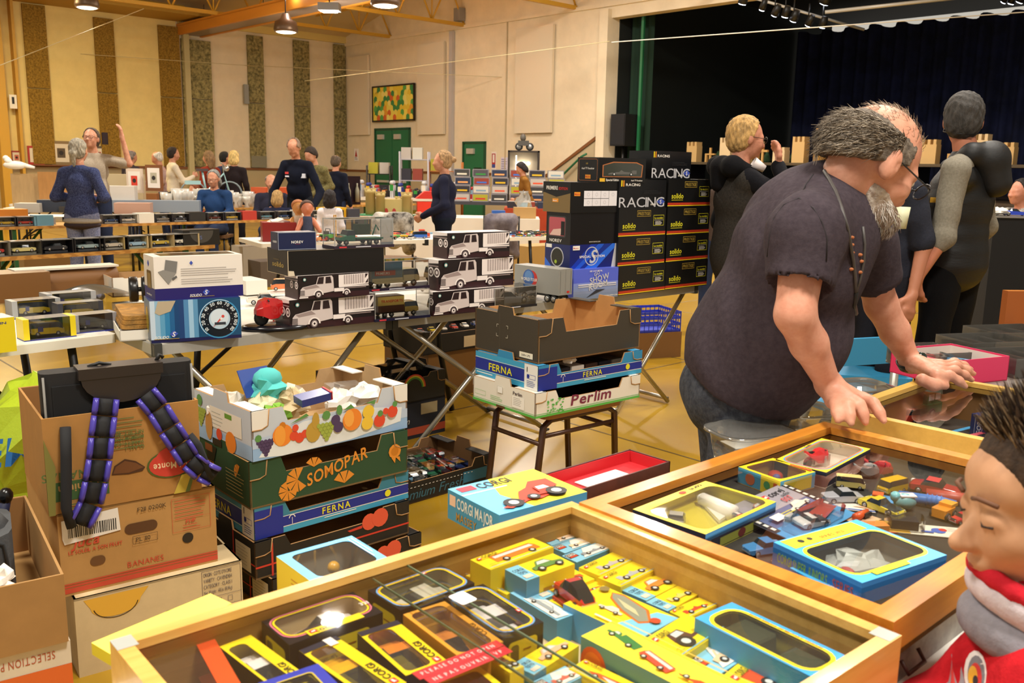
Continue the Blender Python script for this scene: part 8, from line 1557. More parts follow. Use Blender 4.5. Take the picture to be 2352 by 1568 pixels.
# ================================================================ the boy in front at the right
def boy():
 hc=D(2388,1168,1.07);base=Vector((.69,.985,0));t=thing('person','boy with spiky dark hair and red jacket gazing down at the cases','person',base);hc=hc-base;M=headframe(178,13);s=.92
 hp=lambda x,y,z:hc+M@Vector((x*s,y*s,z*s));T=lambda v:tuple(v);Rh=rows(M);sk=mat('#d0a07c',.5,c2='#c5926e',scale=14,spec=.3)
 P=[('e',T(hp(-.02,0,.035)),(.098*s,.078*s,.095*s),Rh),('e',T(hp(.03,0,-.03)),(.062*s,.062*s,.066*s),Rh),('e',T(hp(.05,0,.045)),(.035*s,.056*s,.045*s),Rh),('e',T(hp(.062,0,-.085)),(.026*s,.028*s,.022*s),Rh),('c',T(hp(.085,0,.0)),T(hp(.112,0,-.026)),.008*s,.0115*s),('e',T(hp(.098,0,-.030)),(.013*s,.017*s,.009*s),Rh),('e',T(hp(.088,0,-.056)),(.011*s,.020*s,.006*s),Rh),('e',T(hp(.084,0,-.067)),(.010*s,.018*s,.006*s),Rh),('e',T(hp(.050,.035,-.02)),(.036*s,.030*s,.034*s),Rh),('e',T(hp(.050,-.035,-.02)),(.036*s,.030*s,.034*s),Rh),('e',T(hp(-.02,.080,-.0)),(.018*s,.008*s,.028*s),Rh),('e',T(hp(-.02,-.080,-.0)),(.018*s,.008*s,.028*s),Rh),('-e',T(hp(.088,.032,.012)),(.010*s,.017*s,.009*s),Rh),('-e',T(hp(.088,-.032,.012)),(.010*s,.017*s,.009*s),Rh),('e',T(hp(.072,.032,.010)),(.0155*s,.018*s,.0135*s),Rh),('e',T(hp(.072,-.032,.010)),(.0155*s,.018*s,.0135*s),Rh),('c',T(hp(-.03,0,-.06)),T(Vector((.0,.03,.88))),.045,.05),('c',(0,0,.5),(0,0,.84),.08,.08),('c',(0,-.1,.82),(0,.1,.82),.04,.04)]
 rs,re,rw=Vector((-.03,.115,.815)),Vector((-.14,.10,.715)),Vector((-.25,-.03,.775));ls,le,lw=Vector((.0,-.11,.815)),Vector((.03,-.14,.62)),Vector((-.05,-.10,.50))
 for a,b,c_ in((rs,re,rw),(ls,le,lw)):P+=[('c',T(a),T(b),.03,.026),('c',T(b),T(c_),.026,.018)]
 P+=hand_prims(rw,(-.6,-.1,.0),(0,0,1),.66,.12,1)+hand_prims(lw,(-.3,0,-1),(0,-1,0),.66,.4,-1)
 for y in(-.06,.06):P+=[('c',(0,y,.52),(0,y,.28),.05,.04),('c',(0,y,.28),(0,y,.06),.035,.028)]
 smesh('body',P,.0035,sk,t,.013)
 eyl=mat('#2a1a12',.6)
 for e in(1,-1):
  b=MB();b.tube([hp(.083,e*.017,.010),hp(.089,e*.030,.004),hp(.083,e*.047,.007)],.0016,eyl,5);b.build('eyelashes',t)
  b=MB();b.tube([hp(.090,e*.014,.038),hp(.090,e*.032,.044),hp(.076,e*.054,.038)],.0032,mat('#6a4630',.8),6);b.build('eyebrow',t)
 lips=MB();lips.ball((0,0,0),(1,1,1),mat('#b0605c',.5),10);
 b=MB();b.tube([hp(.088,-.020,-.062),hp(.0975,0,-.0605),hp(.088,.020,-.062)],[.002,.0038,.002],mat('#a8524c',.5),6);b.build('lips',t)
 hd=mat('#4a3626',.8,c2='#2c1e14',scale=60,bump=.5);hv=[('e',T(hp(-.028,0,.045)),(.102*s,.085*s,.098*s),Rh),('e',T(hp(-.05,0,-.01)),(.075*s,.083*s,.07*s),Rh),('-p',T(hp(.045,0,.06)),T(M@Vector((1,0,-.55)))),('-p',T(hp(-.01,0,.0)),T(M@Vector((.5,0,-.6))))]
 smesh('hair',hv,.004,hd,t,.012);rr=random.Random(9);b=MB();hk=[mat('#2a1c14',.6),mat('#3f2c1e',.6),mat('#7a6248',.6),mat('#1c120c',.6),mat('#a08a6c',.6)]
 n=0
 while n<2600:
  v=Vector((rr.gauss(0,1),rr.gauss(0,1),rr.gauss(0,1))).normalized()
  if v.z<-.35 or v.x>.30+.75*max(0,v.z-.1)or(v.z<.1 and v.x>-.1):continue
  n+=1;p=hp(-.028+v.x*.10,v.y*.083,.045+v.z*.096);nr=(M@Vector((v.x,v.y,v.z))).normalized();tp=max(0,v.z)**1.2;Ls=(.012+.038*tp*rr.uniform(.5,1.1))*s;up=M@Vector((.15 if v.x>0 else-.1,0,1));d=(nr*.55+up*(.2+.7*tp)+Vector((rr.gauss(0,.13),rr.gauss(0,.13),rr.gauss(0,.08)))).normalized()
  b.tube([p-nr*.003,p+d*Ls*.55,p+d*Ls],[.0013,.0010,.0002],hk[rr.choice((0,0,1,1,2,3,4))],3,caps=False)
 for k in range(26): # gelled clumps
  a=rr.uniform(-1,1);v=Vector((rr.uniform(-.2,.75),rr.uniform(-.5,.5),1)).normalized();p=hp(-.028+v.x*.095,v.y*.08,.04+v.z*.092);d=(M@Vector((v.x*.35+rr.gauss(0,.1),v.y*.6+rr.gauss(0,.1),1))).normalized();Ls=rr.uniform(.03,.055)
  b.tube([p-d*.008,p+d*Ls*.5,p+d*Ls],[.0065,.004,.0004],hk[rr.choice((0,1,3))],6,caps=False)
 b.build('hair_spikes',t)
 # scarf rolls and jacket
 sc=cloth('#d8cfd4','#c8bcc4',.3,50);scr=cloth('#c42230',None,.3,50);grey=cloth('#8d8a92',None,.3,50)
 nc=hp(.0,0,-.138)-Vector((-.02,0,.012));ring=lambda rx,ry,dz,tl:[nc+Vector((rx*math.cos(a)-.012,ry*math.sin(a),dz+tl*math.cos(a)))for a in[2*math.pi*k/22 for k in range(23)]]
 for nm,m_,rx,ry,dz,r,tl in(('scarf_fold',scr,.060,.060,.018,.016,-.03),('scarf_fold',sc,.083,.078,-.002,.022,-.035),('scarf_fold',grey,.083,.080,-.036,.026,-.018),('scarf_fold',scr,.098,.086,.010,.010,-.045)):
  q=ring(rx,ry,dz,tl);smesh(nm,[('c',T(q[k]),T(q[k+1]),r,r)for k in range(22)],.006,m_,t,.012)
 jk=cloth('#c21c26','#a8141e',.4,30);jp=[('e',(-.01,0,.76),(.115,.145,.14),None),('e',(0,0,.60),(.11,.14,.16),None),('c',(-.01,-.09,.835),(-.01,.09,.835),.055,.055),('c',T(rs),T(re),.050,.044),('c',T(re),T(re+(rw-re)*.8),.044,.032),('c',T(ls),T(le),.05,.042),('c',T(le),T(lw),.042,.034),('c',(0,0,.79),tuple(nc-Vector((0,0,.075))),.085,.045)]
 smesh('jacket',jp,.007,jk,t,.03,folds(.004,40,.7))
 from mathutils.bvhtree import BVHTree
 jo=[o for o in t.children if o.name.startswith('jacket')][0];bv=BVHTree.FromPolygons([v.co for v in jo.data.vertices],[p.vertices for p in jo.data.polygons]);b=MB()
 def pon(pts,c,e):
  cx,cy=sum(p[0]for p in pts)/len(pts),sum(p[1]for p in pts)/len(pts);o_=Vector((0,0,CH))-base;V=[]
  for k in(0,.5,1):
   for p in pts:
    d=Vector(ray(cx+(p[0]-cx)*k,cy+(p[1]-cy)*k)).normalized();h=bv.ray_cast(o_,d)
    if not h[0]:return
    V.append(h[0]-d*e)
  n=len(pts);b.add(V,[(i*n+j,i*n+(j+1)%n,(i+1)*n+(j+1)%n,(i+1)*n+j)for i in(0,1)for j in range(n)],mat(c,.6))
 el=lambda x,y,a,c_:[(x+a*math.cos(R(q)),y+c_*math.sin(R(q)))for q in range(0,360,24)]
 for x,y,a,c_,col,e in((2240,1545,26,52,'#e3dfda',.001),(2242,1548,20,44,'#77767c',.0016),(2240,1555,15,34,'#c8302c',.0022),(2234,1552,11,24,'#dfa62c',.0028),(2240,1562,6,12,'#2a2a2e',.0034)):pon(el(x,y,a,c_),col,e)
 pon([(2168,1590),(2186,1500),(2204,1590)],'#8b8990',.001);pon([(2176,1590),(2187,1525),(2198,1590)],'#c8302c',.0016);pon([(2196,1590),(2208,1530),(2220,1590)],'#9a98a0',.001)
 pon([(2318,1445),(2352,1418),(2380,1440),(2350,1470)],'#2a3048',.001)
 b.build('jacket_print',t)
 tr=cloth('#2a3048');tpz=[('e',(0,0,.50),(.09,.125,.09),None)]
 for y in(-.06,.06):tpz+=[('c',(0,y,.50),(0,y,.28),.06,.05),('c',(0,y,.28),(0,y,.08),.05,.044)]
 smesh('trousers',tpz,.012,tr,t,.02)
 for y in(-.06,.06):smesh('shoe',[('c',(.02,y,.035),(-.09,y,.03),.034,.03),('-p',(0,0,.002),(0,0,-1))],.01,mat('#3a3a44',.5),t,.01)
boy()
# ================================================================ the stalls behind
ORD=('leftmost','second from left','third from left','fourth from left','fifth from left','sixth from left','seventh from left','eighth from left','ninth from left','tenth from left','eleventh from left','twelfth from left','thirteenth from left','fourteenth from left','fifteenth from left','sixteenth from left','seventeenth from left','eighteenth from left','nineteenth from left','twentieth from left')
def onpx(px,py,z):q=G(px,py,z);return Vector((q.x,q.y,z))
def pack(lb,p,ang,L,Wd,H,frame,back,col,kd='sedan',grp=None):
 t=thing('cased_model_car',lb,'boxed toy car',p,ang,grp);b=MB();f=mat(frame,.4);e=.006
 b.box(0,0,0,L,Wd,e,f);b.box(0,Wd-e,e,L,Wd,H,mat(back,.5));b.box(0,0,H-e,L,Wd,H,clear('#c8c4bc',refl=.15,haze=.25));b.box(0,0,e,e*1.5,Wd,H,f);b.box(L-e*1.5,0,e,L,Wd,H,f);b.build('carton',t)
 i=MB();car1(i,kd,L*.7,col,Matrix.Translation((L*.5,Wd*.45,H*.2)));i.box(L*.15,Wd*.2,e,L*.85,Wd*.7,H*.2,mat(back,.5));i.build('toy_car',t)
 # front bench of cased cars
A,B_=onpx(-160,600,.75),onpx(497,562,.75);bt1,gb_,Lb=bench_table('front wooden trestle table with the single row of cased cars',A,B_,.5)
rowc=[(52,'#5a564a','#6d6a5c','#c8bc7c'),(128,'#16151a','#2a2a2e','#2c2e34'),(205,'#17171b','#3a3c40','#8fa4a8'),(262,'#131216','#8a8478','#b8b0a0'),(318,'#a89460','#8c948c','#8fb0c8'),(372,'#cdb888','#2c3448','#b8a040'),(432,'#cdb888','#30303a','#d8d4c4'),(-25,'#6a6660','#8a8680','#b03a34')]
names=['grey boxed cream car','black boxed dark car','black boxed pale blue car','black boxed silver car','tan boxed sky blue car','cream boxed yellow car','cream boxed white car','grey boxed red car']
dirb=(B_-A).normalized();nb=Vector((-dirb.y,dirb.x,0))
def along(A,d,px): # point on the table edge on the sight line of an image column
 r_=ray(px,600);k=r_[0]/r_[1];s=(k*A.y-A.x)/(d.x-k*d.y);return A+d*s
for(px,f_,bk_,c_),nm in zip(rowc,names):
 p=along(A,dirb,px-28)+nb*.02;pack(nm+' on the front wooden trestle table',(p.x,p.y,.75),gb_,.235,.11,.105,f_,bk_,c_)
p=along(A,dirb,428)+nb*.03;B=Box(.34,.15,.13,'#1b1a18','#141414','#3c3a36');B.f.disk(.17,.12,.11,mat('#4a4844',.3),20,.10,180,360);B.f.text('S',.155,.05,.03,mat('#5a6a9a'));B.mb.build('boxed_toy_car',None,(p.x,p.y,.75),gb_,label='large black box with half round window, right end of front trestle table',cat='boxed toy car')
for i in range(8):
 p=along(A,dirb,-30+i*62)+nb*.2;B=Box(.2,.12,.085,['#55504a','#6a655c','#47444c','#7a7468'][i%4],ct='#8c857a');B.mb.build('clear_topped_carton',None,(p.x,p.y,.75),gb_,label='grey topped carton in the back row of the front trestle table, '+ORD[i],cat='box',group='back row cartons on the front trestle table')
 # second bench
A2,B2=onpx(-120,525,.75),onpx(850,498,.75);bt2,g2,L2=bench_table('second wooden trestle table from the front, long, full of clear packs',A2,B2,.55)
d2=(B2-A2).normalized();n2=Vector((-d2.y,d2.x,0));pal=['#b33a30','#d8d0c4','#3a3c48','#c8a83a','#2f4a7a','#8a8680','#5a2420','#6a9ab0','#e0dcd0','#2a2a2a'];pn=['red','pale','slate','mustard','blue','grey','maroon','sky blue','white','black']
xs=list(range(18,140,44))+list(range(262,850,40))
for i,px in enumerate(xs):
 p=along(A2,d2,px-18)+n2*.03;k=(i*7+3)%10
 if i%3==2:B=Box(.19,.13,.11,pal[k]);B.mb.build('toy_box',None,(p.x,p.y,.75),g2,label=pn[k]+' toy box on the second trestle table, '+ORD[min(i,19)],cat='box')
 else:pack(pn[k]+' car in a clear pack on the second trestle table, '+ORD[min(i,19)],(p.x,p.y,.75),g2,.21,.12,.10,'#2c2a30','#8f8a84',pal[k])
 p=along(A2,d2,px-8)+n2*.24;B=Box(.24,.2,.07,'#8f8b88',ct='#b5b0aa');B.mb.build('clear_lidded_tray',None,(p.x,p.y,.75),g2,label='clear lidded grey tray at the back of the second trestle table, '+ORD[min(i,19)],cat='tray',group='clear lidded trays')
small_box('orange_carton','orange shop carton at the left end of the second trestle table',-5,517,.75,.3,.2,.16,44,'#c8761c')
small_box('yellow_toy_box','yellow toy box at the right part of the second trestle table',745,500,.75,.35,.2,.13,44,'#d8a41c')
# white tables at left with plywood boards
folding_table('white topped table in front of the plywood boards at left',onpx(-60,497,.74),R(14),2.0,.6,.74,edge='white')
folding_table('pale blue edged white table behind the denim jacketed person',onpx(8,484,.74)+Vector((-.4,.7,0)),R(14),1.5,.5,.74,edge='white')
for i,(x0,x1,yt,c_,ang)in enumerate(((30,92,396,'#a98a5c',14),(92,140,392,'#a9783f',10))):
 a,b_=D(x0,480,13.6),D(x1+(10 if i==0 else 5),480,13.9);zt=D(x0,yt,13.6).z;B=Box((b_-a).length+.05,.02,zt-.74-.02,mat(c_,.7,noise_=.12,scale=4,stretch=(6,6,1)));B.mb.build('plywood_board',None,(a.x,a.y,.745),R(ang),label=['pale plywood board standing under the white dove','warmer plywood board beside the denim jacketed person'][i],cat='board')
q=D(36,392,13.61);b=MB();b.ball((0,0,.08),(.17,.06,.06),wt,10);b.ball((-.12,0,.18),(.045,.035,.04),wt,8);b.tube([(-.06,0,.1),(-.11,0,.17)],.045,wt,8);b.poly if 0 else b.tube([(.12,0,.08),(.26,0,.05)],[.04,.02],wt,6);b.build('dove_ornament',None,(q.x,q.y,q.z),.2,label='white dove ornament on top of the pale plywood board',cat='ornament')
def framed(px,py,dist,w_,h,fc_,ic,lb,zbase=None):
 q=D(px,py,dist);B=Box(w_,.03,h,fc_);B.f.rect(w_*.12,h*.12,w_*.88,h*.88,mat('#e6ddd0'));B.f.rect(w_*.3,h*.3,w_*.7,h*.7,mat(ic));B.f.disk(w_*.5,h*.5,w_*.12,mat('#2c2420'),10);B.mb.build('framed_picture',None,(q.x,q.y,q.z),R(-15),label=lb,cat='picture')
shelf=MB();wbox(shelf,-5.88,6.4,1.30,-5.68,9.0,1.325,brown);shelf.build('trim_5',**ST)
def onshelf(n,w_,h,fc_,ic,lb):p=W(-5.83,n,1.325);B=Box(w_,.03,h,fc_);B.f.rect(w_*.12,h*.12,w_*.88,h*.88,mat('#e0d6c4'));B.f.rect(w_*.3,h*.3,w_*.7,h*.7,mat(ic));B.f.disk(w_*.5,h*.5,w_*.12,mat('#2c2420'),10);B.mb.build('framed_picture',None,tuple(p+Vector((SX*.0,SY*.0,0))),AN,label=lb,cat='picture')
onshelf(8.95,.22,.3,'#a02820','#c86a5a','small red framed picture nearest the yellow post');onshelf(8.6,.34,.42,'#b02c24','#b8b0a4','red framed picture of pale drawing');onshelf(8.1,.45,.55,'#8a7450','#5a4c3a','dark figured picture in front of the golden strip')
onshelf(7.25,.4,.46,'#5c4c3c','#a83c30','stacked cartons like dark frame left of the couple')
framed(292,442,13.2,.26,.34,'#d8c4b0','#d2402c','pale picture with red shape behind the left stalls');framed(336,438,13.0,.26,.36,'#7a4a24','#b0a890','brown framed picture of a pale bird behind the left stalls')
for i,(px,py,y,L_,H_,c_,lb)in enumerate(((262,462,12.6,.5,.35,'#d2cdc4','white lidded chest behind the grey tee shirted person'),(300,470,12.2,.45,.14,'#b8907c','pink grey suitcase on the white table'),(275,455,13.4,.6,.5,'#b9a884','pale sack leaning behind the grey tee shirted person'),(300,430,14.2,.7,.2,'#8a5a30','brown crate near the dark waistcoated person'),(345,448,12.6,1.2,.16,'#8a96a4','long clear box of toy cars behind the white table'),(120,478,12.2,.4,.16,'#2c3444','dark blue comics box on the white table'),(170,480,12.2,.4,.08,'#3c3834','dark tray on the white table'),(60,488,12.0,.3,.12,'#b5b0a8','grey tin at the left end of the white table'))):
 q=D(px,py,y);B=Box(L_,.3,H_,c_);B.mb.build('storage_box',None,(q.x-L_/2,q.y,.745),R(14),label=lb,cat='box')
t=folding_table('narrow white table at the far left behind the couple',Vector((-7.9,14.4,0)),R(10),2.2,.6,.74,edge='white')
# glassware and puzzle tables
A4,B4=onpx(405,481,.75),onpx(960,468,.75);bt4,g4,L4=bench_table('wooden trestle table of glassware and puzzle boxes',A4,B4,.9);d4=(B4-A4).normalized();n4=Vector((-d4.y,d4.x,0))
rr=random.Random(3);gl=clear('#f4f8fa',refl=.4,rough=.05,haze=.6);GN=('tumbler','goblet','bowl','jug','vase')
for i in range(40):
 p=along(A4,d4,412+i*5.8)+n4*(.1+.5*rr.random());hh=rr.uniform(.14,.30);b=MB();r_=rr.uniform(.05,.085);b.lathe([(r_*.8,0),(r_*(.3 if i%2 else.9),hh*.3),(r_,hh*.6),(r_*1.1,hh)],gl,10);b.build('glass_'+GN[i%5],None,(p.x,p.y,.75),0,label='clear glass piece glinting on the glassware stall before the seated grey haired person',cat='glassware',group='glassware on the trestle table')
pz=[('#c8562c',620,445,1.1,.11,.95,'wide orange lidded box on top of the puzzle boxes'),('#8a9aa8',632,452,1.0,.08,.86,'grey blue printed box under the wide orange lidded box'),('#6a3a8a',662,458,.8,.05,.80,'purple puzzle box in the stack'),('#2f8a6a',640,466,.9,.06,.76,'teal puzzle box in the stack'),('#4a8a2c',650,472,.8,.05,.75,'green puzzle box lowest in the stack'),('#c83a6a',700,462,.5,.05,.75,'pink puzzle box right of the stack'),('#b8c4d0',715,458,.5,.07,.80,'pale blue puzzle box right of the stack')]
for k,(c_,px,py,L_,H_,z_,lb)in enumerate(pz):p=along(A4,d4,px)+n4*(.05+.02*k);B=Box(L_*.75,.4,H_,c_);B.mb.build('puzzle_box',None,(p.x,p.y,z_),g4,label=lb,cat='puzzle box')
# dark case of bottles
p=along(A4,d4,762)+n4*.2;t=thing('display_rack','dark rack holding four pale items near the child in white','rack',(p.x,p.y,.75),g4);MB().box(0,0,0,.85,.25,.5,mat('#20141c',.3)).build('rack_body',t)
for i in range(4):MB().lathe([(.04,0),(.04,.2),(.015,.28),(.015,.33)],mat('#8a8674',.3),10).build('bottle',t,(.13+i*.2,-.05,.05))
# pale blue bicycle on the table
p=along(A4,d4,555)+n4*.75;t=thing('toy_bicycle','pale blue childs bicycle standing on the glassware table','bicycle',(p.x,p.y,.75),R(25));bb_=mat('#9fc8cc',.35)
for x in(-.28,.28):MB().lathe([(.19,-.012),(.205,0),(.19,.012)],mat('#8a9aa0',.4),22,Matrix.Translation((x,0,.2))@Matrix.Rotation(R(90),4,'X')).build('wheel',t)if 0 else MB().tube([(x+.19*math.cos(a),0,.2+.19*math.sin(a))for a in[2*math.pi*k/20 for k in range(21)]],.014,mat('#7a868a',.4),6).build('wheel',t)
MB().tube([(-.28,0,.2),(-.08,0,.22),(.20,0,.52),(.28,0,.2)],.018,bb_,8).build('frame',t);MB().tube([(-.08,0,.22),(-.13,0,.55)],.016,bb_,8).build('seat_tube',t);MB().box(-.22,-.05,.55,-.04,.05,.59,mat('#4a3a38')).build('saddle',t);MB().tube([(.20,0,.5),(.19,0,.66),(.14,-.16,.68)],.012,chrome,6).build('handlebar',t);MB().ball((.24,0,.6),.05,chrome).build('lamp',t)
MB().box(-.40,-.02,.34,-.16,.02,.40,bb_).build('mudguard',t)
# white table in the middle with farm toys and dolls
tw=folding_table('white table of dolls, tractors and farm toys behind the silver table',onpx(600,560,.74),R(31.5),3.2,.75,.74,edge='white',legs='arch');oW=onpx(600,560,.74);dW=Vector((math.cos(R(31.5)),math.sin(R(31.5)),0));nW=Vector((-dW.y,dW.x,0))
def onW(px,dn):r_=ray(px,600);A_=oW+nW*dn;k=r_[0]/r_[1];s=(k*A_.y-A_.x)/(dW.x-k*dW.y);return A_+dW*s
p=onW(605,.2);t=thing('red_toy_box','dark red box with pale contents on the white middle table','box',(p.x,p.y,.742),R(20));MB().box(0,0,0,.30,.22,.17,mat('#8a1c16',.4)).build('box_body',t);b=MB();paper(b,(.15,.11,.17),.09,wt,4,.35);b.build('pale_contents',t)
for i,(px,dn,hc_,bc,lb)in enumerate(((688,.25,'#c88a4a','#d8c0a8','older doll with orange face at the left of the pair'),(708,.12,'#d08060','#4a5068','doll in blue dungarees at the right of the pair'))):
 p=onW(px,dn);t=thing('doll',lb,'doll',(p.x,p.y,.742),R(-70));fm_=mat(hc_,.4);smesh('body',[('e',(0,0,.30),(.055,.055,.065),None),('e',(.045,0,.285),(.014,.012,.012),None),('c',(0,0,.22),(0,0,.26),.025,.025),('c',(0,-.05,.19),(.06,-.10,.10),.026,.02),('c',(0,.05,.19),(.06,.10,.10),.026,.02),('c',(0,-.03,.06),(.13,-.05,.03),.03,.022),('c',(0,.03,.06),(.13,.05,.03),.03,.022),('c',(0,0,.05),(0,0,.2),.05,.04)],.007,fm_,t,.015);smesh('clothes',[('c',(0,0,.05),(0,0,.19),.062,.05),('c',(0,-.03,.06),(.08,-.04,.04),.04,.032),('c',(0,.03,.06),(.08,.04,.04),.04,.032)],.008,cloth(bc),t,.02);smesh('hair',[('e',(-.012,0,.318),(.062,.061,.056),None),('-p',(.022,0,.32),(1,0,-.5))],.007,mat('#4a2c1c' if i else '#a8622c',.7),t,.01)
p=onW(752,.12);t=thing('toy_fork_lift','green and black toy forklift with tall yellow mast','toy vehicle',(p.x,p.y,.742),R(150));b=MB();b.box(-.05,-.035,.03,.06,.035,.06,mat('#3fa83a'));b.tube([(-.02,-.03,.06),(-.01,-.03,.11),(.04,-.03,.11),(.05,-.03,.06)],.004,blackm);b.box(-.01,-.02,.06,.03,.02,.09,blackm);b.build('body',t)
for x in(-.035,.04):
 for y in(-.04,.04):MB().wheel((0,0,0),.025,.018,blackm,rd).build('wheel',t,(x,y,.025))
b=MB();[b.box(-.085+.022*k,-.035,0,-.078+.022*k,-.028,.24,mat('#d8a41c'))for k in(0,1)];[b.box(-.085,-.036,.03+.05*k,-.056,-.028,.036+.05*k,mat('#d8a41c'))for k in range(5)];b.build('mast',t)
rr=random.Random(7);fc2=['#d8502c','#2f8a3a','#d8b01c','#c82c24','#e8a060','#7a9ab0','#e0d8c8','#3a6ac0'];fn2=['orange','green','yellow','red','peach','steel blue','cream','blue']
for i in range(22):
 px=900+i*6.3 if i<14 else 735+(i-14)*9;p=onW(px,.08+.5*((i*5)%7)/7);k=(i*3+1)%8;b=MB();l_=rr.uniform(.08,.15)
 if i%3==0:b.box(-l_,-.012,.03,l_,.012,.035,mat(fc2[k]));b.box(-.02,-l_*.6,.03,.01,l_*.6,.034,mat(fc2[(k+2)%8]));b.tube([(-l_,0,.03),(l_,0,.03)],.012,mat(fc2[k]),6);[b.wheel((x,0,.012),.012,.03)for x in(-.04,.04)];nm='toy_plough';nn=fn2[k]+' farm implement'
 elif i%3==1:car1(b,'van',l_,fc2[k]);nm='toy_car';nn=fn2[k]+' toy van'
 else:truck1(b,l_*1.2,fc2[k],fc2[(k+1)%8]);nm='toy_truck';nn=fn2[k]+' toy lorry'
 b.build(nm,None,(p.x,p.y,.742),rr.uniform(0,6),label=nn+' on the white middle table, '+(ORD[i]+' of the farm toys' if i<14 else ORD[i-14]+' near the dolls'),cat='toy')
for i in range(44):
 p=onW(1178+(i%11)*7,.05+.13*(i//11));k=(i*5)%8;b=MB();car1(b,('sedan','sport','van')[i%3],.075,fc2[k]);b.build('toy_car',None,(p.x,p.y,.742),rr.uniform(0,6),label='small '+fn2[k]+' toy car in the crowd of loose cars left of the box stacks',cat='toy car',group=fn2[k]+' loose small cars on the white middle table')
 # white cloth table with castle, jackets on chairs
cA,cB=onpx(885,497,.76),onpx(1238,500,.76);t=thing('cloth_covered_table','table under a white cloth behind the farm toys','table',(cA.x,cA.y,0),R(0));Lc=cB.x-cA.x
b=MB();wc_=mat('#d9cfc0',.8);n=40;vs=[]
for k in range(n+1):x=Lc*k/n;vs+=[(x,-.02+.012*math.sin(k*1.3),.02),(x,0,.76)]
b.add(vs,[(2*k,2*k+2,2*k+3,2*k+1)for k in range(n)],wc_,sm=True);b.box(0,0,.745,Lc,.8,.76,wc_);b.build('tablecloth_drape',t)
for x in(.1,Lc-.1):MB().box(x-.02,.1,0,x+.02,.7,.744,blackm).build('leg_frame',t)
sd=mat('#b8a468',.6);q=onpx(900,488,.76);t=thing('toy_castle','sand coloured toy castle with round towers on the cloth covered table','toy castle',(cA.x-.30,cA.y+.25,.76),R(-8));t.scale=(.8,.8,.8);b=MB();b.box(.1,0,0,.75,.3,.28,sd)
b.build('wall',t)
for x,y,r_,h_ in((.08,0,.09,.44),(.26,-.02,.08,.38),(.72,0,.085,.38),(.55,.2,.08,.3)):
 b=MB();b.lathe([(r_,0),(r_*.95,h_*.85),(r_*1.1,h_*.87),(r_*1.1,h_)],sd,14);[b.box(r_*math.cos(a)-.015,r_*math.sin(a)-.015,h_,r_*math.cos(a)+.015,r_*math.sin(a)+.015,h_+.03,sd)for a in[k*1.05 for k in range(6)]];b.build('tower',t,(x,y,0))
b=MB();f_=Face(b,(0,-.003,0),(1,0,0),(0,0,1),.002);[f_.disk(x,.07,.035,mat('#a8342c'),12,.06)for x in(.36,.50)];b.build('gate',t)
b=MB();b.rbox(-.15,-.12,-.0,.9,.4,.012,mat('#2f8a5a'),.08);b.build('green_base',t)
bs=thing('trestle_table','short table under the toy castle','table',(cA.x-.45,cA.y+.1,0));MB().box(0,0,.72,.42,.7,.755,wc_).build('tabletop',bs)
for x in(.03,.38):MB().box(x-.02,.05,0,x+.02,.6,.72,blackm).build('leg',bs)
p=cA+Vector((.42,.15,0));t=thing('toy_playhouse','red and white toy playhouse beside the castle','toy house',(p.x,p.y,.762),R(10));MB().box(0,0,0,.22,.2,.2,mat('#d8321c',.4)).build('red_wall',t);MB().box(.22,0,0,.5,.2,.24,mat('#d8d0c8')).build('white_wall',t);b=MB();b.prism([(-.02,.24),(.54,.24),(.45,.34),(.1,.34)],-.02,.22,mat('#c8281c'),Matrix.Rotation(R(90),4,'X')@Matrix.Scale(-1,4,(0,0,1)));b.build('roof',t)
for i,(dx,c_,w_,h_,lb)in enumerate(((1.45,'#2a5aa8',.18,.1,'small blue box on the white cloth'),(1.75,'#b8925a',.3,.15,'tan basket on the white cloth'),(1.82,'#9fc4d8',.16,.12,'pale blue card behind the tan basket'),(2.15,'#b5a070',.2,.12,'gift wrapped tray at the right of the white cloth'))):
 if dx<Lc-.1:B=Box(w_,.15,h_,c_);B.mb.build('small_goods',None,(cA.x+dx,cA.y+.1+.17*(i==2),.762),.1,label=lb,cat='box')
b=MB();paper(b,(0,0,.16),.11,clear('#f0f0f4',refl=.3,haze=.3),3,1.5);b.tube([(0,0,.28),(0,0,.36)],[.02,.07],clear('#f0f0f4',refl=.3,haze=.3),8);b.ball((0,0,.14),.07,mat('#a8b09c'));b.build('wrapped_gift',None,(cB.x-.22,cB.y+.12,.762),0,label='tall gift wrapped in clear film at the end of the white cloth',cat='gift')
def jacket(px,py,y,w_,h,c1_,c2_,lb):
 q=D(px,py,y);t=thing('jacket',lb,'jacket',(q.x,q.y,q.z));smesh('cloth',[('c',(-w_*.35,0,-.03),(w_*.35,0,-.03),.07,.07),('c',(-w_*.35,-.02,-.05),(-w_*.45,-.03,-h),.06,.07),('c',(w_*.3,-.02,-.05),(w_*.42,-.03,-h),.06,.07),('c',(0,0,-.05),(0,0,-h*.8),.08,.08)],.014,cloth(c1_,c2_,.3,6),t,.05,folds(.01,20,2))
 s=thing('chair','dark chair holding '+lb,'chair',(q.x,q.y+.06,0));MB().box(-.2,.0,.42,.2,.38,.45,mat('#6a4a2c')).build('seat',s);MB().tube([(-.2,0,0),(-.2,0,q.z),(.2,0,q.z),(.2,0,0)],.012,blackm).build('back_frame',s);MB().tube([(-.2,.38,0),(-.2,.38,.43),(.2,.38,.43),(.2,.38,0)],.012,blackm).build('front_frame',s)
jacket(903,495,9.8,.42,.34,'#2a2624','#cfc8bc','black and pale patterned jacket hung on a chair');jacket(1152,497,10.5,.34,.42,'#8a8288','#5c545c','grey mauve coat hung on a chair')
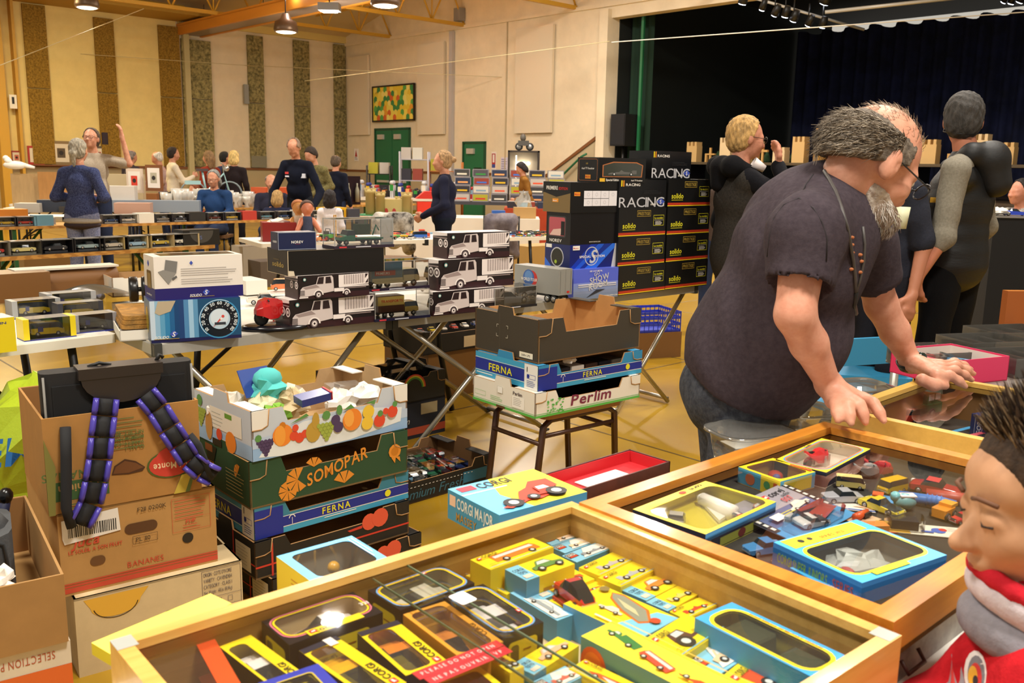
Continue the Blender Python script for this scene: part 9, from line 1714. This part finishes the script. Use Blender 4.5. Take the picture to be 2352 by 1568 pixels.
# orange cloth table and cased stock
oA=onpx(1158,478,.80);t=thing('orange_cloth_table','table under an orange red cloth loaded with cased stock','table',(oA.x,oA.y,0));b=MB();b.box(0,0,.0,1.6,.8,.80,mat('#a83a14',.8,c2='#983210',scale=3));b.build('cloth',t)
dA=onpx(1035,462,.80);t=thing('stock_table','dark table under stacks of cased models behind the navy topped person','table',(dA.x,dA.y,0));MB().box(0,0,.74,2.2,.5,.80,mat('#3a3a42')).build('tabletop',t);[MB().box(x,0,0,x+.04,.04,.74,blackm).build('leg',t)for x in(.05,2.1)]
sc_=['#2a2a34','#4a4650','#b8b0a8','#8a3a2c','#3a3a3a','#c8c4b8','#24304a','#a8a02c'];sn=['black','grey','pale','rust','charcoal','cream','navy','lime']
for i in range(24):
 col_,row_=i%6,i//6;x,z_=dA.x+.05+col_*.36,.80+row_*.155;k=(i*5+2)%8;B=Box(.31,.2,.15,sc_[k]);B.f.frame(0,0,.31,.15,.014,mat('#8a868c'));B.f.rect(.06,.04,.25,.07,mat(fc2[(i*3)%8]));B.mb.build('cased_model',None,(x+((row_*7)%3)*.01,dA.y+.1,z_),0,label=sn[k]+' cased model, '+ORD[col_]+' in the '+('bottom','second','third','top')[row_]+' row of the stock stacks',cat='cased model')
for i in range(12):
 B=Box(.2,.2,.1,sc_[(i*3)%8]);B.mb.build('stock_carton',None,(oA.x+.05+(i%6)*.25,oA.y+.1+.3*(i//6),.80),0,label=sn[(i*3)%8]+' stock carton on the orange cloth, '+ORD[i%6]+(' in front',' behind')[i//6],cat='box')
 # small figures crowd
fA=onpx(800,452,.80);t=thing('figure_table','pale table crowded with small bright figures','table',(fA.x,fA.y,0),R(0));MB().box(0,0,.74,3.4,.5,.80,wc_).build('tabletop',t);[MB().box(x,0,0,x+.04,.04,.74,blackm).build('leg',t)for x in(.05,3.3)]
for i in range(60):
 k=(i*5+i//7)%8;x=fA.x+.06+(i%20)*.165;y_=fA.y+.08+.15*(i//20);h_=.20+.05*((i*3)%4);b=MB();c_=mat(fc2[k],.3);d_=mat(['#2c2c34','#c8c8cc','#2c3a8a','#b02c2c'][i%4],.3)
 b.box(-.03,-.02,0,-.008,.02,h_*.4,d_);b.box(.008,-.02,0,.03,.02,h_*.4,d_);b.box(-.035,-.025,h_*.4,.035,.025,h_*.75,c_);b.ball((0,0,h_*.87),h_*.13,d_,8);b.box(-.05,-.015,h_*.4,-.035,.015,h_*.72,d_);b.box(.035,-.015,h_*.4,.05,.015,h_*.72,d_)
 b.build('toy_figure',None,(x,y_,.80),0,label='small '+fn2[k]+' bodied figure standing in the crowd of bright figures',cat='toy figure',group=fn2[k]+' bodied toy figures')
 # shelving before the doors
def shelves(px,y,w_,h,n,c_,lb,item=True,ang=0,goods=()):
 q=D(px,420,y);t=thing('shelf_unit',lb,'shelf',(q.x,y,0),R(ang));m_=mat(c_,.4)
 for x in(0,w_):
  for yy in(0,.35):MB().tube([(x,yy,0),(x,yy,h)],.02,m_,6).build('post',t)
 for k in range(n):MB().box(0,0,h*(k+.6)/n,w_,.35,h*(k+.6)/n+.02,m_).build('shelf',t)
 for k in range(n):
  for j in range(int(w_/.24)):
   z_=h*(k+.6)/n+.02;B=Box(.2,.25,min(.24,h/n*.75),sc_[(j*3+k*2+n)%8]);B.mb.build('stock_box',None,(q.x+math.cos(R(ang))*(.03+j*.24),y+math.sin(R(ang))*(.03+j*.24)+.04,z_),R(ang),label=sn[(j*3+k*2+n)%8]+' box, '+ORD[j]+' on shelf '+('one','two','three','four')[k]+' of the '+' '.join(lb.split()[:2])+' shelves',cat='box')
shelves(843,20.2,.5,1.45,3,'#161412','black open shelf of ornaments before the double doors')
shelves(918,19.6,.6,1.75,4,'#a8a4ac','silver tubular trolley shelf packed with boxes');shelves(985,19.7,.7,1.55,3,'#a8642c','brown wooden bookcase behind the navy topped person')
q=D(1168,400,18.7);t=thing('lit_cabinet','tall glass display cabinet lit from inside by bright bulbs','cabinet',(q.x,18.7,0),0);fr_=mat('#2c2018');zt=D(1168,345,18.7).z
for x in(0,.6):MB().box(x-.02,0,0,x+.02,.4,zt,fr_).build('post',t)
MB().box(-.02,0,zt-.03,.62,.4,zt,fr_).build('top_panel',t);MB().box(0,.38,0,.6,.4,zt,mat('#d8c8b0')).build('back_panel',t)
for z_ in(.5,.9,1.3):MB().box(0,.02,z_,.6,.38,z_+.01,clear(refl=.1)).build('glass_shelf',t)
for x in(.2,.3,.4):MB().ball((x,.3,zt-.25),.035,glow).build('bulb',t)
MB().box(.14,-.01,.9,.16,.01,zt-.1,glow).build('light_strip',t)
b=MB();[b.wheel((x,0,.08),.08,.04)for x in(-.1,.12)];b.box(-.12,-.05,.1,.1,.05,.2,mat('#4a4640'));b.ball((-.02,0,.26),(.06,.05,.08),mat('#5a544c'));b.build('model_motorcycle',None,(q.x+.3,18.9,zt),0,label='grey model rider on machine on top of the lit cabinet',cat='model')
# low green legged bench pieces and cartons below the stalls
for i,(px,py,L_,H_,c_,lb)in enumerate(((560,620,.45,.4,'#b8b0a0','tall translucent storage tub under the second trestle table'),(440,640,.5,.3,'#22201e','black drawer crates under the front trestle table'),(600,640,.4,.3,'#5a5048','dark carton under the white middle table'),(1210,640,.6,.5,'#b08c50','tan carton under the white middle table'),(60,640,.5,.34,'#8a6a3c','brown carton under the front trestle table'))):
 q=onpx(px,py+20,0);B=Box(L_,.35,H_,c_);B.mb.build('storage_tub',None,(q.x,q.y,0),R(40),label=lb,cat='storage box')
 # models on the stage apron
sA=W(5.2,-1.2,1.05);t=thing('stage_table','long table on the stage edge carrying wooden models','table',tuple(sA),AS);MB().box(0,0,.55,7.5,.9,.60,mat('#5a4a30')).build('tabletop',t);[MB().box(x,.1,0,x+.05,.8,.55,blackm).build('leg',t)for x in(.1,2.5,5,7.3)]
def onst(s,n_,z_):return tuple(W(5.2+s,-1.2-n_,1.65+z_))
for i in range(16):
 s_=.2+i*.42;h_=(.42,.3,.5,.36)[i%4];b=MB();wm_=mat(['#e0b878','#d8a860','#ecd0a0'][i%3],.5)
 if i in(7,10):b.lathe([(.13,0),(.13,.38),(.13,.42),(.10,.52),(.02,.56)],wm_,14);nn='domed wooden model tower'
 elif i%3==1:b.box(-.02,-.02,0,.02,.02,h_,wm_);b.box(-.12,-.03,h_*.5,.12,.03,h_*.6,wm_);b.box(-.12,-.03,0,-.08,.03,h_*.5,wm_);nn='open wooden model frame'
 else:b.box(-.13,-.1,0,.13,.1,h_*.8,wm_);[b.box(x,-.1,h_*.8,x+.05,.1,h_,wm_)for x in(-.13,-.03,.07)];nn='battlemented wooden model block'
 b.build('wooden_model',None,onst(s_,.3,-.0),AS,label=nn+' on the stage edge, '+ORD[i],cat='wooden model')
b=MB();b.box(-.03,-.03,0,.03,.03,.75,mat('#d8a050'));b.box(-.35,-.02,.62,.4,.02,.66,mat('#d8a050'));b.tube([(-.3,0,.66),(0,0,.75),(.38,0,.66)],.008,mat('#a87a3c'));b.tube([(.38,0,.62),(.5,0,.4),(.3,0,.1)],.012,mat('#8a6a44'));b.build('wooden_crane',None,onst(3.35,.35,.0),AS,label='wooden model crane rising above the stage models',cat='wooden model')
for i in range(7):
 b=MB();b.lathe([(.06,0),(.10,.05),(.05,.16),(.02,.24)],mat('#2c4a2a',.9,noise_=.4,scale=20),8);b.build('model_tree',None,onst(.5+.3*i,.75,-.0),0,label='dark green model tree behind the wooden models, '+ORD[i],cat='model tree')
 # right side beyond the cases
q=G(1920,860,.46);t=thing('step_stool','small blue topped folding step beside the bearded man','stool',(q.x,q.y,0),R(-12));bl2=mat('#2f8ab8',.5)
MB().rbox(0,0,.42,.36,.26,.46,bl2,.03).build('top_step',t)
for x in(.04,.3):MB().box(x,.04,0,x+.035,.22,.42,mat('#cfc8b4',.4)).build('side_frame',t)
MB().box(.04,.0,.2,.33,.12,.22,bl2).build('lower_step',t)
q=D(1975,800,3.9);t=thing('folding_chair','blue strapped folding chair with pale metal frame behind the bearded man','chair',(q.x,3.9,0),R(20))
for x in(-.15,.2):MB().tube([(x,0,0),(x+.05,.05,.75)],.018,mat('#b8b4a8',.35,.6)).build('frame',t)
MB().box(-.17,-.02,.42,.25,.3,.45,bl2).build('seat',t);MB().box(-.14,.04,.6,.25,.06,.72,bl2).build('backrest',t)
for x in(-.15,.2):MB().tube([(x,.3,0),(x,.1,.45)],.014,mat('#b8b4a8',.35,.6)).build('rear_leg',t)
tq=Vector((1.62,2.05,0));folding_table('dark table of pink box and clear trays beyond the cases',(1.22,2.86),R(-46),1.6,.9,.74,top='#7a736c',hinge=False)
o,g,L,Wd=quad((2125,830),(2235,800),(2328,835),(2260,880),.84);g=R(24);o=G(2172,888,.742)
t=thing('pink_shoe_box','open pink shoe box with toy oddments','box',(o.x,o.y,.742),g);pk=mat('#d83460',.45);b=MB();L,Wd,H=.29,.24,.085;b.box(0,0,0,L,Wd,.003,pk)
for q_ in((0,0,L,.003),(0,Wd-.003,L,Wd),(0,0,.003,Wd),(L-.003,0,L,Wd)):b.box(q_[0],q_[1],0,q_[2],q_[3],H,pk)
for q_ in((.003,.003,L-.003,.004),(.003,Wd-.004,L-.003,Wd-.003),(.003,.003,.004,Wd-.003),(L-.004,.003,L-.003,Wd-.003)):b.box(q_[0],q_[1],0,q_[2],q_[3],H-.006,mat('#d8cfc4'))
b.build('box_body',t)
for i,(dx,dy,c_,sx,sy,sz,lb)in enumerate(((.16,.10,'#c82a28',.04,.025,.03,'red oddment in the pink shoe box'),(.19,.12,'#ddd0b8',.025,.02,.03,'cream oddment in the pink shoe box'),(.21,.14,'#4a8ab0',.015,.05,.03,'blue oddment in the pink shoe box'),(.24,.08,'#17171a',.03,.03,.012,'black oddments in the pink shoe box'))):
 b=MB();b.rbox(-sx,-sy,0,sx,sy,sz*1.6,mat(c_,.4),.008);b.build('toy_piece',None,(o.x+math.cos(g)*dx-math.sin(g)*dy,o.y+math.sin(g)*dx+math.cos(g)*dy,.748),g+.4,label=lb,cat='toy part')
for i,(px,py,L_,lb)in enumerate(((2230,800,.3,'clear divided tray nearest the pink shoe box'),(2290,775,.3,'clear divided tray beside the wooden board'),(2330,840,.25,'clear tray at the right picture edge'),(2118,828,.2,'clear open tub behind the watch'))):
 o2=G(px,py+30,.742);t=thing('clear_tray',lb,'tray',(o2.x,o2.y,.742+.0*i),R(15));cm_=clear('#f6f4f0',refl=.08,haze=.05);b=MB()
 for q_ in((0,0,0,L_,.2,.003),(0,0,0,L_,.002,.07),(0,.198,0,L_,.2,.07),(0,0,0,.002,.2,.07),(L_-.002,0,0,L_,.2,.07),(L_*.33,0,0,L_*.33+.002,.2,.06),(L_*.66,0,0,L_*.66+.002,.2,.06)):b.box(*q_,cm_)
 b.build('tray_body',t);b=MB();[b.rbox(L_*(.05+.3*k),.05,.003,L_*(.2+.3*k),.13,.02,mat(['#b8503c','#8a9ab0','#d8c8a0'][k]),.01)for k in range(3)];b.build('small_parts',None,(o2.x,o2.y,.745),R(15),label='small parts inside the '+lb,cat='toy parts',kind='stuff')
b=MB();b.box(0,0,0,.12,.4,.012,mat('#4a4a52'));f_=Face(b,(0,0,.013),(1,0,0),(0,1,0));f_.rect(.01,.02,.11,.38,mat('#8a8a94'));f_.rect(.03,.05,.09,.2,mat('#c8a85a'));b.build('window_card',None,tuple(G(2322,925,.745)),R(-40),label='grey window card at the right picture edge by the pink box',cat='card')
B=Box(.35,.03,.42,'#a8561c');q=D(2306,785,3.6);B.mb.build('wooden_board',None,(q.x,3.6,.745),R(12),label='upright orange brown wooden board at the right picture edge',cat='board')if 0 else None
q=D(2312,700,3.9);B=Box(.4,.04,D(2306,668,3.9).z,'#9a5220',ct='#b8702c');B.mb.build('wooden_cabinet',None,(q.x,3.9,0),R(5),label='orange brown wooden cabinet side at the right picture edge',cat='cabinet')
q=G(2210,665,.46);t=thing('white_bench','white topped low bench with round chrome base behind the vest wearer','bench',(q.x,q.y,0),R(-5));MB().box(0,0,.43,1.3,.35,.46,wt).build('bench_top',t);MB().lathe([(.28,0),(.27,.02),(.05,.03)],chrome,24,Matrix.Translation((.3,.2,0))).build('chrome_base',t);MB().tube([(.15,.2,.02),(.35,.2,.25),(.3,.2,.43)],.025,mat('#a89a74',.3,.6)).build('post',t);MB().tube([(.5,.2,.43),(1.2,.2,.02)],.015,blackm).build('strut',t)
q=D(2300,500,6.8);t=thing('black_covered_stall','black cloth covered stall with blue model car on top','table',(q.x-.05,6.8,0),R(-6));zt=D(2300,500,6.8).z;MB().box(0,0,.02,1.8,.8,zt,mat('#08080a',.9)).build('black_cloth',t);MB().box(0,-.01,zt,1.8,.8,zt+.01,mat('#8a8680',.3,.5)).build('edge_strip',t)
car('toy_car','glossy blue model car on the black covered stall','sport',.2,'#1c3ab0',(q.x+.18,6.95,zt+.011),R(170));b=MB();paper(b,(0,0,.03),.07,wt,2,.4);b.build('white_wrapping',None,(q.x+.04,6.95,zt+.011),0,label='white wrapping beside the glossy blue model car',cat='paper')
